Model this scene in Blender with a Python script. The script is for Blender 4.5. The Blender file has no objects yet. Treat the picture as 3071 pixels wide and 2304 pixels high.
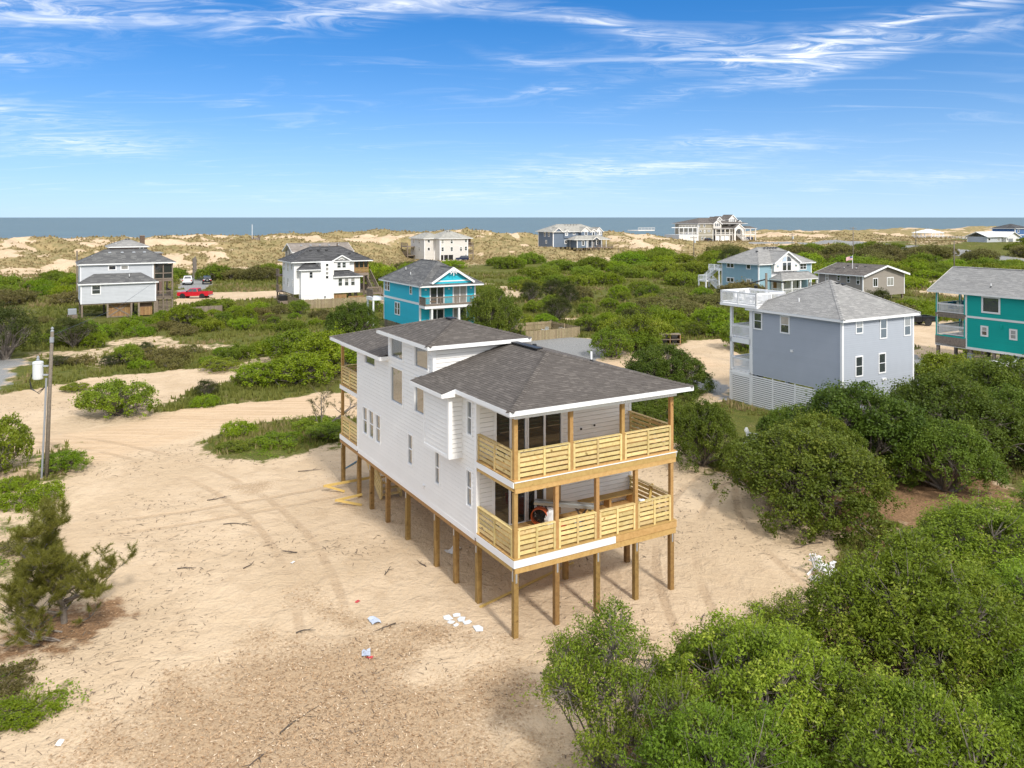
import bpy, math, random
import numpy as np
from mathutils import Vector, Matrix
random.seed(7); rng = np.random.default_rng(7)
S = bpy.context.scene; COL = S.collection
R = math.radians
# ------------------------------------------------------------------ camera, sky, sun, exposure
HC = 14.7
cam = bpy.data.cameras.new('camera'); camo = bpy.data.objects.new('camera', cam); COL.objects.link(camo)
camo.location = (0, 0, HC); camo.rotation_euler = (R(90), 0, 0)
cam.sensor_width = 36; cam.lens = 28.16; cam.shift_y = -0.1628; cam.clip_start = 0.5; cam.clip_end = 90000
S.camera = camo
SUN_AZ, SUN_EL = 152.5, 41.0          # degrees clockwise from +Y, elevation
sv = Vector((math.sin(R(SUN_AZ))*math.cos(R(SUN_EL)), math.cos(R(SUN_AZ))*math.cos(R(SUN_EL)), math.sin(R(SUN_EL))))
sl = bpy.data.lights.new('sun', 'SUN'); sl.energy = 2.1; sl.angle = R(6); sl.color = (1, .955, .88)
so = bpy.data.objects.new('sun', sl); COL.objects.link(so); so.rotation_euler = sv.to_track_quat('Z', 'Y').to_euler()
S.view_settings.view_transform = 'Standard'; S.view_settings.look = 'None'; S.view_settings.gamma = 1
S.view_settings.exposure = 0.70
S.cycles.max_bounces = 6; S.cycles.transparent_max_bounces = 8
S.cycles.use_denoising = True

class NT:
    """small node-tree writer"""
    def __init__(s, tree, dim='3D'): s.dim = dim; s.t = tree; s.n = tree.nodes; s.l = tree.links
    def new(s, typ, **kw):
        n = s.n.new(typ)
        for k, v in kw.items(): setattr(n, k, v)
        return n
    def put(s, sock, v):
        if v is None: return
        if isinstance(v, bpy.types.NodeSocket): s.l.new(v, sock)
        else:
            if isinstance(v, (tuple, list)) and sock.type == 'RGBA' and len(v) == 3: v = (*v, 1)
            sock.default_value = v
    def math(s, op, a, b=None, c=None, clamp=False):
        n = s.new('ShaderNodeMath', operation=op, use_clamp=clamp)
        for i, v in enumerate((a, b, c)): s.put(n.inputs[i], v)
        return n.outputs[0]
    def vmath(s, op, a, b=None, scale=None):
        n = s.new('ShaderNodeVectorMath', operation=op); s.put(n.inputs[0], a)
        if b is not None: s.put(n.inputs[1], b)
        if scale is not None: s.put(n.inputs['Scale'], scale)
        return n.outputs[0]
    def mix(s, f, a, b, blend='MIX'):
        n = s.new('ShaderNodeMix', data_type='RGBA', blend_type=blend)
        s.put(n.inputs[0], f); s.put(n.inputs[6], a); s.put(n.inputs[7], b); return n.outputs[2]
    def noise(s, vec, scale, detail=3, rough=.55, dist=0.0, dim=None):
        n = s.new('ShaderNodeTexNoise'); n.noise_dimensions = dim or s.dim; s.put(n.inputs['Vector'], vec)
        n.inputs['Scale'].default_value = scale; n.inputs['Detail'].default_value = detail
        n.inputs['Roughness'].default_value = rough; n.inputs['Distortion'].default_value = dist; return n.outputs['Fac']
    def ramp(s, f, a, b, lo=0.0, hi=1.0):
        n = s.new('ShaderNodeMapRange'); n.interpolation_type = 'SMOOTHSTEP'; s.put(n.inputs[0], f)
        n.inputs[1].default_value = a; n.inputs[2].default_value = b; n.inputs[3].default_value = lo; n.inputs[4].default_value = hi
        return n.outputs[0]
    def mapping(s, vec, scale=(1, 1, 1), rot=(0, 0, 0)):
        n = s.new('ShaderNodeMapping'); s.put(n.inputs[0], vec); n.inputs['Scale'].default_value = scale; n.inputs['Rotation'].default_value = rot
        return n.outputs[0]
    def attr(s, name): return s.new('ShaderNodeAttribute', attribute_name=name).outputs['Fac']

W = bpy.data.worlds.new('World'); S.world = W; W.use_nodes = True
def build_world():
    k = NT(W.node_tree, '2D'); k.n.clear()
    sky = k.new('ShaderNodeTexSky', sky_type='NISHITA', sun_disc=False)
    sky.sun_elevation = R(SUN_EL); sky.sun_rotation = R(SUN_AZ); sky.altitude = 0
    sky.air_density = 1.0; sky.dust_density = .2; sky.ozone_density = 1.6
    hs = k.new('ShaderNodeHueSaturation'); hs.inputs['Saturation'].default_value = 1.52; hs.inputs['Hue'].default_value = .508; k.l.new(sky.outputs[0], hs.inputs['Color'])
    d = k.new('ShaderNodeTexCoord').outputs['Generated']
    k.l.new(k.vmath('NORMALIZE', k.vmath('ADD', k.vmath('MULTIPLY', d, (1, 1, 1.15)), (0, 0, .11))), sky.inputs['Vector'])
    sp = k.new('ShaderNodeSeparateXYZ'); k.l.new(d, sp.inputs[0]); x, y, z = sp.outputs
    az = k.math('ARCTAN2', x, y); el = k.math('ARCSINE', z)
    # a flat sheet of high cloud, seen in perspective
    zz = k.math('ADD', k.math('MAXIMUM', z, 0.0), .07)
    cb = k.new('ShaderNodeCombineXYZ'); k.l.new(k.math('DIVIDE', x, zz), cb.inputs[0]); k.l.new(k.math('DIVIDE', y, zz), cb.inputs[1])
    n1 = k.noise(k.mapping(cb.outputs[0], (.55, 1.7, 1), (0, 0, .35)), 1.6, 5, .62, .9)
    n2 = k.noise(k.mapping(cb.outputs[0], (.75, 1.7, 1), (0, 0, .75)), 3.6, 5, .66, 1.6)
    ae = k.new('ShaderNodeCombineXYZ'); k.l.new(az, ae.inputs[0]); k.l.new(el, ae.inputs[1])
    wob = k.new('ShaderNodeCombineXYZ'); k.l.new(k.math('MULTIPLY', k.math('SUBTRACT', k.noise(ae.outputs[0], 7, 3, .6), .5), .035), wob.inputs[1])
    pos = k.vmath('ADD', ae.outputs[0], wob.outputs[0])
    # the wisps that stand in this sky: azimuth, elevation, half length, half height, tilt, strength
    wisps = [(-.53, .222, .15, .024, .10, .95), (-.58, .165, .10, .012, .12, .45), (-.555, .112, .08, .012, .02, .6), (-.50, .082, .10, .016, .0, .75),
             (-.24, .243, .16, .020, .17, .75), (-.10, .262, .10, .012, .08, .6), (-.33, .128, .03, .006, .1, .4),
             (.13, .230, .20, .012, -.16, .7), (.33, .200, .20, .020, .05, .85), (.46, .222, .22, .013, .18, .95), (.36, .173, .20, .010, .16, .7), (.02, .188, .06, .008, -.25, .4),
             (.06, .155, .07, .006, .10, .55), (.26, .088, .11, .010, .0, .6), (.12, .058, .17, .014, .02, .75), (-.06, .026, .20, .012, .0, .4), (.46, .045, .16, .008, .0, .3),
             (.95, .20, .25, .03, .1, .8), (-1.0, .16, .3, .03, .1, .7), (.2, .55, .3, .06, .2, .6)]
    tot = None
    for a0, e0, hl, hh, tl, st in wisps:
        mp = k.new('ShaderNodeMapping', vector_type='TEXTURE'); k.l.new(pos, mp.inputs[0])
        mp.inputs['Location'].default_value = (a0, e0, 0); mp.inputs['Rotation'].default_value = (0, 0, tl); mp.inputs['Scale'].default_value = (hl*1.9, hh*1.9, 1)
        gr = k.new('ShaderNodeTexGradient', gradient_type='QUADRATIC_SPHERE'); k.l.new(mp.outputs[0], gr.inputs[0])
        tot = k.math('MULTIPLY_ADD', gr.outputs['Fac'], st*.72, 0.0 if tot is None else tot)
    body = k.math('MULTIPLY', tot, k.math('ADD', k.ramp(n2, .36, .72, .05, 1.0), k.ramp(n1, .42, .72, 0, .5)))
    thin = k.math('MULTIPLY', k.ramp(n1, .52, .80), .13)
    fac = k.math('MULTIPLY', k.math('ADD', body, thin), k.ramp(el, .0, .03), None, True)
    fill_veil = k.math('MULTIPLY', k.ramp(el, .30, .62), k.math('ADD', .72, k.math('MULTIPLY', n1, .45)))     # cirrus thickened overhead, out of frame: added for neutral fill light
    dt = k.new('ShaderNodeVectorMath', operation='DOT_PRODUCT'); k.l.new(d, dt.inputs[0]); dt.inputs[1].default_value = sv      # sky also whitened around the unseen sun, added to light shaded walls neutrally
    fill_veil = k.math('MAXIMUM', fill_veil, k.ramp(dt.outputs['Value'], .05, .70, 0, .88))
    fac = k.math('MINIMUM', k.math('MAXIMUM', fac, fill_veil), .95)
    bg = k.new('ShaderNodeBackground')
    air = k.mix(k.math('MULTIPLY', k.math('EXPONENT', k.math('MULTIPLY', k.math('MAXIMUM', el, 0.0), -11.0)), .9), hs.outputs[0], (3.7, 4.85, 5.9))
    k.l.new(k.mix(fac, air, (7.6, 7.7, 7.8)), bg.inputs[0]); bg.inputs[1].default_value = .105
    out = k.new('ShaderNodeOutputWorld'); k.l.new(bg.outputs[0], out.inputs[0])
build_world()
W.cycles.sampling_method = 'NONE'

# ------------------------------------------------------------------ materials
MATS = {}
def material(name):
    m = bpy.data.materials.new(name); m.use_nodes = True; k = NT(m.node_tree); k.n.clear()
    out = k.new('ShaderNodeOutputMaterial'); b = k.new('ShaderNodeBsdfPrincipled'); k.l.new(b.outputs[0], out.inputs[0])
    MATS[name] = m; return m, k, b, out
def objco(k): return k.new('ShaderNodeTexCoord').outputs['Object']
def pieceran(k):
    g = k.new('ShaderNodeNewGeometry').outputs['Random Per Island']; o = k.new('ShaderNodeObjectInfo').outputs['Random']
    return k.math('FRACT', k.math('ADD', g, k.math('MULTIPLY', o, 7.31)))
def paint(name, col, rough=.55, var=.06, dirt=.10, spec=.4, scale=1.3):
    m, k, b, out = material(name); co = objco(k)
    r = pieceran(k)
    f = k.math('ADD', k.math('MULTIPLY', k.math('SUBTRACT', r, .5), var), k.math('MULTIPLY', k.math('SUBTRACT', k.noise(co, scale, 5), .5), dirt*2))
    hs = k.new('ShaderNodeHueSaturation'); hs.inputs['Color'].default_value = (*col, 1); k.l.new(k.math('ADD', 1, f), hs.inputs['Value'])
    k.l.new(hs.outputs[0], b.inputs['Base Color']); b.inputs['Roughness'].default_value = rough; b.inputs['Specular IOR Level'].default_value = spec
    bp = k.new('ShaderNodeBump'); bp.inputs['Strength'].default_value = .12; bp.inputs['Distance'].default_value = .01; k.l.new(k.noise(co, 22, 3), bp.inputs['Height']); k.l.new(bp.outputs[0], b.inputs['Normal'])
    return m
def wood(name, col, dark, axis=(1, 12, 12), rough=.7, var=.25, grain=6.0):
    m, k, b, out = material(name); co = objco(k)
    r = pieceran(k)
    off = k.new('ShaderNodeCombineXYZ'); k.l.new(k.math('MULTIPLY', r, 9), off.inputs[0]); k.l.new(k.math('MULTIPLY', r, 31), off.inputs[2])
    v = k.vmath('ADD', co, off.outputs[0])
    g = k.noise(v, grain, 5, .65, .6)
    kn = k.noise(v, 3.3, 2, .5, .3)
    c = k.mix(k.ramp(g, .35, .75), col, dark); c = k.mix(k.ramp(kn, .68, .75), c, (dark[0]*.45, dark[1]*.4, dark[2]*.35))
    hs = k.new('ShaderNodeHueSaturation'); k.l.new(c, hs.inputs['Color'])
    k.l.new(k.math('ADD', 1-var/2, k.math('MULTIPLY', r, var)), hs.inputs['Value'])
    k.l.new(k.math('ADD', .492, k.math('MULTIPLY', k.math('FRACT', k.math('MULTIPLY', r, 5.7)), .016)), hs.inputs['Hue'])
    k.l.new(hs.outputs[0], b.inputs['Base Color']); b.inputs['Roughness'].default_value = rough; b.inputs['Specular IOR Level'].default_value = .25
    bp = k.new('ShaderNodeBump'); bp.inputs['Strength'].default_value = .3; bp.inputs['Distance'].default_value = .01; k.l.new(g, bp.inputs['Height']); k.l.new(bp.outputs[0], b.inputs['Normal'])
    return m
def shingle(name, c1, c2, c3, rough=.9):
    m, k, b, out = material(name); co = objco(k); r = pieceran(k)
    c = k.mix(k.ramp(r, .2, .8), c1, c2); c = k.mix(k.ramp(r, .78, .95), c, c3)
    gr = k.noise(co, 45, 4, .7); wt = k.noise(co, .55, 4, .6)
    hs = k.new('ShaderNodeHueSaturation'); k.l.new(c, hs.inputs['Color'])
    k.l.new(k.math('ADD', k.math('ADD', .62, k.math('MULTIPLY', gr, .45)), k.math('MULTIPLY', wt, .26)), hs.inputs['Value'])
    k.l.new(hs.outputs[0], b.inputs['Base Color']); b.inputs['Roughness'].default_value = rough; b.inputs['Specular IOR Level'].default_value = .2
    bp = k.new('ShaderNodeBump'); bp.inputs['Strength'].default_value = .5; bp.inputs['Distance'].default_value = .01; k.l.new(gr, bp.inputs['Height']); k.l.new(bp.outputs[0], b.inputs['Normal'])
    return m
def plain(name, col, rough=.5, metal=0.0, spec=.5, emit=None):
    m, k, b, out = material(name); co = objco(k)
    hs = k.new('ShaderNodeHueSaturation'); hs.inputs['Color'].default_value = (*col, 1); k.l.new(k.math('ADD', .88, k.math('MULTIPLY', k.noise(co, 4, 4), .24)), hs.inputs['Value'])
    k.l.new(hs.outputs[0], b.inputs['Base Color']); b.inputs['Roughness'].default_value = rough; b.inputs['Metallic'].default_value = metal; b.inputs['Specular IOR Level'].default_value = spec
    return m
def glass(name, col, refl):
    m, k, b, out = material(name); co = objco(k)
    b.inputs['Roughness'].default_value = .25
    k.l.new(k.mix(k.noise(co, .9, 2), tuple(c*.5 for c in col), tuple(c*1.5 for c in col)), b.inputs['Base Color'])
    gl = k.new('ShaderNodeBsdfGlossy'); gl.inputs['Roughness'].default_value = .02; gl.inputs['Color'].default_value = (.80, .86, .92, 1)
    bp = k.new('ShaderNodeBump'); bp.inputs['Strength'].default_value = .03; bp.inputs['Distance'].default_value = .02; k.l.new(k.noise(co, .8, 1), bp.inputs['Height']); k.l.new(bp.outputs[0], gl.inputs['Normal'])
    fr = k.new('ShaderNodeFresnel'); fr.inputs[0].default_value = 1.5
    mx = k.new('ShaderNodeMixShader'); k.l.new(k.math('ADD', refl, k.math('MULTIPLY', fr.outputs[0], .8), None, True), mx.inputs[0])
    k.l.new(b.outputs[0], mx.inputs[1]); k.l.new(gl.outputs[0], mx.inputs[2]); k.l.new(mx.outputs[0], out.inputs[0]); return m
def leafmat(name, c1, c2, c3, trans=.3, gloss=.5):
    m, k, b, out = material(name)
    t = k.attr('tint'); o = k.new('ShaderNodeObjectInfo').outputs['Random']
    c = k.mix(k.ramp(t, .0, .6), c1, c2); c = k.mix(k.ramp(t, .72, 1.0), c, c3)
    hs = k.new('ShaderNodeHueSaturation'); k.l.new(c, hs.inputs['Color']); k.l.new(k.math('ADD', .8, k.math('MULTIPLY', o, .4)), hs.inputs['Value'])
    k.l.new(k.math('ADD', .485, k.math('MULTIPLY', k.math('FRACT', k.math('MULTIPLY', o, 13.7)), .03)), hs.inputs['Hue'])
    k.l.new(hs.outputs[0], b.inputs['Base Color']); b.inputs['Roughness'].default_value = gloss; b.inputs['Specular IOR Level'].default_value = .22
    tr = k.new('ShaderNodeBsdfTranslucent'); tc = k.new('ShaderNodeHueSaturation'); k.l.new(hs.outputs[0], tc.inputs['Color']); tc.inputs['Value'].default_value = 1.5; tc.inputs['Hue'].default_value = .485
    k.l.new(tc.outputs[0], tr.inputs[0])
    mx = k.new('ShaderNodeMixShader'); mx.inputs[0].default_value = trans; k.l.new(b.outputs[0], mx.inputs[1]); k.l.new(tr.outputs[0], mx.inputs[2]); k.l.new(mx.outputs[0], out.inputs[0]); return m

paint('white_siding', (.82, .805, .78), .5, .03, .04)
paint('white_trim', (.84, .84, .84), .45, .02, .03)
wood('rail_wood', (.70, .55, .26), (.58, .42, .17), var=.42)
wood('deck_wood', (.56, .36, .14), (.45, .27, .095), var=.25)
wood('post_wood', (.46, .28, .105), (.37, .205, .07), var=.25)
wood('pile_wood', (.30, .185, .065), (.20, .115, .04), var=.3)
wood('old_wood', (.26, .21, .165), (.17, .13, .10), var=.3)
wood('cedar_wood', (.36, .22, .10), (.25, .14, .06), var=.35)
wood('fence_wood', (.33, .27, .17), (.24, .18, .10), var=.35)
wood('dark_wood', (.15, .10, .07), (.09, .06, .04), var=.3)
wood('grey_pole', (.22, .185, .15), (.14, .115, .09), var=.2, grain=9)
shingle('shingle_brown', (.106, .093, .084), (.128, .113, .102), (.155, .137, .123))
shingle('shingle_grey', (.27, .265, .26), (.32, .315, .305), (.36, .35, .34))
shingle('shingle_dark', (.065, .065, .068), (.10, .10, .105), (.13, .13, .13))
shingle('shingle_mid', (.11, .11, .112), (.155, .155, .155), (.19, .19, .185))
shingle('shingle_tan', (.23, .20, .175), (.30, .265, .235), (.35, .31, .28))
shingle('shingle_taupe', (.13, .115, .105), (.18, .16, .145), (.22, .20, .18))
shingle('shingle_pale', (.33, .32, .29), (.42, .41, .37), (.48, .46, .42))
paint('lavender_siding', (.50, .52, .55)); paint('greyblue_siding', (.40, .43, .48), .55, .03, .05)
paint('turquoise_siding', (.02, .50, .64), .5, .05, .05); paint('teal_siding', (.0, .36, .30), .5, .04, .04)
paint('lightblue_siding', (.27, .42, .49)); paint('taupe_siding', (.30, .265, .225)); paint('cream_siding', (.66, .63, .585))
paint('slate_siding', (.14, .18, .24)); paint('sage_siding', (.33, .30, .23)); paint('royal_siding', (.06, .14, .32)); paint('brown_siding', (.16, .10, .08))
paint('warm_white', (.78, .75, .71)); paint('white_roof', (.80, .79, .77), .5)
glass('glass_clear', (.06, .055, .05), .22); glass('glass_dark', (.018, .02, .022), .07); glass('glass_blind', (.34, .33, .31), .10); glass('glass_mid', (.05, .06, .065), .16)
plain('galvanised', (.50, .52, .55), .45, .6); plain('black_plastic', (.012, .012, .013), .45); plain('grey_metal', (.33, .34, .36), .45, .4); plain('aluminium', (.55, .55, .52), .35, .7)
plain('orange_paint', (.75, .13, .02), .4); plain('white_plastic', (.80, .80, .80), .4); plain('grey_plastic', (.28, .30, .33), .5); plain('red_paint', (.50, .012, .025), .25); plain('white_car', (.74, .74, .74), .25)
plain('black_car', (.012, .013, .017), .22); plain('navy_car', (.02, .03, .07), .25); plain('tyre', (.018, .018, .018), .8); plain('rim', (.35, .35, .36), .35, .7); plain('lamp_red', (.4, .01, .01), .3); plain('lamp_white', (.7, .7, .66), .2)
plain('foam_board', (.72, .76, .80), .7); plain('plywood', (.50, .33, .16), .7); plain('yellow_lumber', (.60, .42, .13), .65); plain('blue_wrap', (.05, .20, .36), .4); plain('canvas_blue', (.03, .16, .25), .6); plain('conduit', (.27, .285, .31), .5)
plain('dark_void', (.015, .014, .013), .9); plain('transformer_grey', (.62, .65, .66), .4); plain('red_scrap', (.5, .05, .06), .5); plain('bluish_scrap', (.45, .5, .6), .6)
wood('bark', (.12, .095, .075), (.07, .055, .045), grain=10); wood('bark_grey', (.22, .19, .165), (.13, .11, .09), grain=10)
leafmat('leaf_oak', (.052, .085, .010), (.105, .152, .016), (.20, .24, .035))
leafmat('leaf_myrtle', (.085, .136, .012), (.185, .262, .020), (.35, .40, .055))
leafmat('leaf_bright', (.090, .15, .007), (.18, .265, .010), (.29, .35, .03))
leafmat('leaf_thicket', (.085, .125, .010), (.17, .225, .016), (.29, .31, .045))
leafmat('leaf_olive', (.10, .098, .026), (.16, .148, .042), (.25, .21, .085))
leafmat('leaf_cedar', (.035, .052, .012), (.070, .085, .018), (.115, .115, .035))
leafmat('leaf_pine', (.11, .125, .018), (.19, .205, .032), (.29, .285, .075), .25)
leafmat('leaf_dry', (.15, .11, .055), (.22, .17, .09), (.26, .22, .13), .1, .7)
leafmat('leaf_grass', (.12, .155, .028), (.20, .22, .05), (.36, .30, .14), .35, .7)
leafmat('leaf_dune', (.24, .195, .09), (.33, .265, .13), (.22, .20, .08), .25, .8)
leafmat('twig_mat', (.11, .08, .055), (.17, .125, .09), (.24, .19, .14), 0.0, .8)
leafmat('chip_mat', (.33, .21, .11), (.52, .37, .215), (.70, .58, .42), 0.0, .8)

# ------------------------------------------------------------------ objects and meshes
GA = 0.5273                                       # the plots all lie on one street grid, turned this much
GO = Vector((.07, 27.93, 0))
D2 = Vector((math.cos(GA), math.sin(GA), 0)); D1 = Vector((-math.sin(GA), math.cos(GA), 0))
def G(u, v, z=0.0): return GO + D2*u + D1*v + Vector((0, 0, z))
def tag(o, label=None, cat=None, group=None, kind=None):
    if label: o['label'] = label
    if cat: o['category'] = cat
    if group: o['group'] = group
    if kind: o['kind'] = kind
    return o
def link(name, me, parent=None):
    o = bpy.data.objects.new(name, me); COL.objects.link(o)
    if parent is not None: o.parent = parent
    return o
def empty(name, loc, rz=0.0):
    o = link(name, None); o.location = loc; o.rotation_euler = (0, 0, rz); o.empty_display_size = .3; return o
def copy_tree(o, parent=None):
    c = o.copy(); COL.objects.link(c); c.parent = parent
    for ch in o.children: copy_tree(ch, c)
    return c
class MB:
    def __init__(s): s.v = []; s.f = []
    def face(s, pts): i = len(s.v); s.v += [tuple(p) for p in pts]; s.f.append(tuple(range(i, i+len(pts)))); return s
    def box(s, x0, x1, y0, y1, z0, z1):
        i = len(s.v); s.v += [(x, y, z) for z in (z0, z1) for x, y in ((x0, y0), (x1, y0), (x1, y1), (x0, y1))]
        s.f += [(i, i+3, i+2, i+1), (i+4, i+5, i+6, i+7)] + [(i+a, i+(a+1) % 4, i+4+(a+1) % 4, i+4+a) for a in range(4)]; return s
    def hexa(s, pts):
        i = len(s.v); s.v += [tuple(p) for p in pts]
        s.f += [(i, i+3, i+2, i+1), (i+4, i+5, i+6, i+7)] + [(i+a, i+(a+1) % 4, i+4+(a+1) % 4, i+4+a) for a in range(4)]; return s
    def beam(s, p, q, w, h, up=(0, 0, 1)):
        p, q = Vector(p), Vector(q); d = (q-p).normalized(); up = Vector(up)
        if abs(d.dot(up)) > .99: up = Vector((1, 0, 0))
        a = d.cross(up).normalized()*w/2; b = a.cross(d).normalized()*h/2
        return s.hexa([p-a-b, p+a-b, p+a+b, p-a+b, q-a-b, q+a-b, q+a+b, q-a+b])
    def tube(s, pts, rad, n=6, cap=True):
        pts = [Vector(p) for p in pts]; base = len(s.v); m = len(pts)
        for j, p in enumerate(pts):
            d = (pts[min(j+1, m-1)]-pts[max(j-1, 0)]).normalized(); up = Vector((0, 0, 1)) if abs(d.z) < .9 else Vector((1, 0, 0))
            a = d.cross(up).normalized(); b = a.cross(d)
            for i in range(n):
                t = 2*math.pi*i/n; s.v.append(tuple(p+(a*math.cos(t)+b*math.sin(t))*rad[j]))
        for j in range(m-1):
            for i in range(n): s.f.append((base+j*n+i, base+j*n+(i+1) % n, base+(j+1)*n+(i+1) % n, base+(j+1)*n+i))
        if cap: s.f += [tuple(base+i for i in range(n))[::-1], tuple(base+(m-1)*n+i for i in range(n))]
        return s
    def cyl(s, p, q, r, n=12, r2=None): return s.tube([p, q], [r, r if r2 is None else r2], n)
    def lathe(s, c, prof, n=16, axis='z'):
        base = len(s.v); m = len(prof)
        for r, h in prof:
            for i in range(n):
                t = 2*math.pi*i/n; a, b = r*math.cos(t), r*math.sin(t)
                s.v.append((c[0]+a, c[1]+b, c[2]+h) if axis == 'z' else (c[0]+h, c[1]+a, c[2]+b) if axis == 'x' else (c[0]+a, c[1]+h, c[2]+b))
        for j in range(m-1):
            for i in range(n): s.f.append((base+j*n+i, base+j*n+(i+1) % n, base+(j+1)*n+(i+1) % n, base+(j+1)*n+i))
        return s
    def prism(s, poly, a, b, axis='y'):
        """poly in the plane across the axis, extruded from a to b"""
        f = (lambda p, t: (p[0], t, p[1])) if axis == 'y' else (lambda p, t: (t, p[0], p[1])) if axis == 'x' else (lambda p, t: (p[0], p[1], t))
        n = len(poly); i = len(s.v); s.v += [f(p, a) for p in poly]+[f(p, b) for p in poly]
        s.f += [tuple(range(i, i+n)), tuple(range(i+n, i+2*n))[::-1]]+[(i+j, i+n+j, i+n+(j+1) % n, i+(j+1) % n) for j in range(n)]; return s
    def mesh(s, name, mat):
        me = bpy.data.meshes.new(name); me.from_pydata(s.v, [], s.f); me.materials.append(MATS[mat]); return me
    def build(s, name, mat, parent=None, bevel=0.0, smooth=False):
        me = s.mesh(name, mat)
        if smooth:
            me.polygons.foreach_set('use_smooth', [True]*len(me.polygons))
        o = link(name, me, parent)
        if bevel:
            b = o.modifiers.new('bevel', 'BEVEL'); b.width = bevel; b.segments = 2; b.limit_method = 'ANGLE'
        return o
def np_mesh(name, verts, quads, mat, tint=None, tris=False):
    me = bpy.data.meshes.new(name); n = len(verts); k = quads.shape[1]; m = len(quads)
    me.vertices.add(n); me.vertices.foreach_set('co', verts.astype(np.float32).ravel())
    me.loops.add(m*k); me.loops.foreach_set('vertex_index', quads.astype(np.int32).ravel())
    me.polygons.add(m); me.polygons.foreach_set('loop_start', np.arange(0, m*k, k, dtype=np.int32))
    me.update(calc_edges=True)
    if tint is not None:
        at = me.attributes.new('tint', 'FLOAT', 'POINT'); at.data.foreach_set('value', tint.astype(np.float32))
    me.materials.append(MATS[mat]); return me
# ------------------------------------------------------------------ terrain
def vnoise(x, y, seed=0):
    xi = np.floor(x).astype(np.int64); yi = np.floor(y).astype(np.int64); fx = x-xi; fy = y-yi
    fx = fx*fx*(3-2*fx); fy = fy*fy*(3-2*fy)
    def h(a, b):
        n = (a*374761393+b*668265263+seed*1274126177) & 0xffffffff
        n = ((n ^ (n >> 13))*1274126177) & 0xffffffff
        return ((n ^ (n >> 16)) & 0xffff)/65535.0
    return (h(xi, yi)*(1-fx)+h(xi+1, yi)*fx)*(1-fy)+(h(xi, yi+1)*(1-fx)+h(xi+1, yi+1)*fx)*fy
def fbm(x, y, s, seed=0, oct=4, gain=.5):
    t = 0; a = 1; n = 0
    for i in range(oct):
        t = t+a*vnoise(x/s, y/s, seed+i*17); n += a; a *= gain; s = s/2.03
    return t/n
def sstep(x, a, b):
    t = np.clip((x-a)/(b-a), 0, 1); return t*t*(3-2*t)
def uv_of(X, Y):
    dx = X-GO.x; dy = Y-GO.y; return dx*D2.x+dy*D2.y, dx*D1.x+dy*D1.y
PADS = [(105, 226, 14, 0.0), (169, 245, 17, .9), (266, 263, 30, 3.4), (385, 229, 16, 4.2), (325, 163, 20, 4.6), (111, 90, 12, 0.3), (110, 68, 10, .4)]
def height(X, Y):
    X = np.asarray(X, float); Y = np.asarray(Y, float); u, v = uv_of(X, Y)
    far = sstep(Y, 70, 130)
    z = (fbm(X, Y, 9, 3, 3)-.5)*(.16+.5*far) + (fbm(X, Y, 1.6, 5, 3)-.5)*.10
    crest = 272+10*(fbm(u, u*0, 60, 9, 3)-.5)+14*sstep(u, 150, 330)
    rise = sstep(v, crest-72, crest)
    fall = 1-sstep(v, crest+4, crest+46)
    hum = fbm(u, v, 34, 21, 5, .55)
    z = z + rise*fall*(4.0+6.4*hum-.9*sstep(u, 160, 300))
    z = z + far*(1-rise)*1.5*(fbm(u, v, 30, 33, 4)-.42)*sstep(v, 110, 190)
    rid = 1-np.abs(2*fbm(u, v, 13, 55, 4)-1)
    z = z + sstep(v, 195, 235)*fall*(rid-.6)*3.2
    z = z + 3.9*sstep(u, 215, 320)*sstep(v, 95, 165)*(1-rise)
    z = z - 6.5*sstep(v, crest+20, crest+95)
    for pu, pv, pr, pz in PADS:
        w = 1-sstep(np.hypot(u-pu, v-pv), pr*.75, pr*1.7); z = z*(1-w)+pz*w
    near = sstep(Y, 14, 60)
    return z
def zt(x, y): return float(height(np.array([x]), np.array([y]))[0])
def polyd(X, Y, P):
    """signed distance, negative inside"""
    d = np.full(X.shape, 1e9); ins = np.zeros(X.shape, bool); n = len(P)
    for i in range(n):
        x0, y0 = P[i]; x1, y1 = P[(i+1) % n]; ex, ey = x1-x0, y1-y0
        t = np.clip(((X-x0)*ex+(Y-y0)*ey)/(ex*ex+ey*ey+1e-9), 0, 1)
        d = np.minimum(d, np.hypot(X-x0-t*ex, Y-y0-t*ey))
        c = ((y0 > Y) != (y1 > Y)) & (X < (x1-x0)*(Y-y0)/(y1-y0+1e-12)+x0); ins ^= c
    return np.where(ins, -d, d)
SAND_LOT=[(-11.1,11.9),(-59.7,64.4),(-42.5,66.5),(-41.3,68.3),(-38.6,72.2),(-35.0,75.2),(-30.5,77.0),(-27.3,80.7),(-26.0,82.5),(-23.2,86.1),(-20.9,87.0),(-19.4,82.5),(-22.9,78.2),(-25.8,73.7),(-27.3,66.9),(-26.9,60.1),(-21.7,62.0),(-15.6,66.5),(-12.7,65.2),(-11.7,58.4),(-14.0,58.4),(-18.1,57.5),(-19.0,54.7),(-20.6,52.4),(-18.5,48.9),(-15.1,48.0),(-11.1,51.7),(-7.0,59.1),(11.6,58.4),(10.6,48.0),(11.9,45.4),(12.9,41.7),(14.1,39.6),(14.9,36.6),(13.1,32.6),(11.0,29.9),(6.2,27.3),(4.2,24.7),(2.9,20.7),(1.7,11.9)]
SAND_DRIVE=[(17.6,91.4),(21.8,95.9),(27.0,96.6),(22.0,77.0),(17.1,65.2),(15.2,63.5),(17.5,77.0)]
SAND_RIGHT=[(53.3,108.1),(65.1,118.1),(49.3,87.6),(42.8,82.0),(42.3,84.7)]
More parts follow.
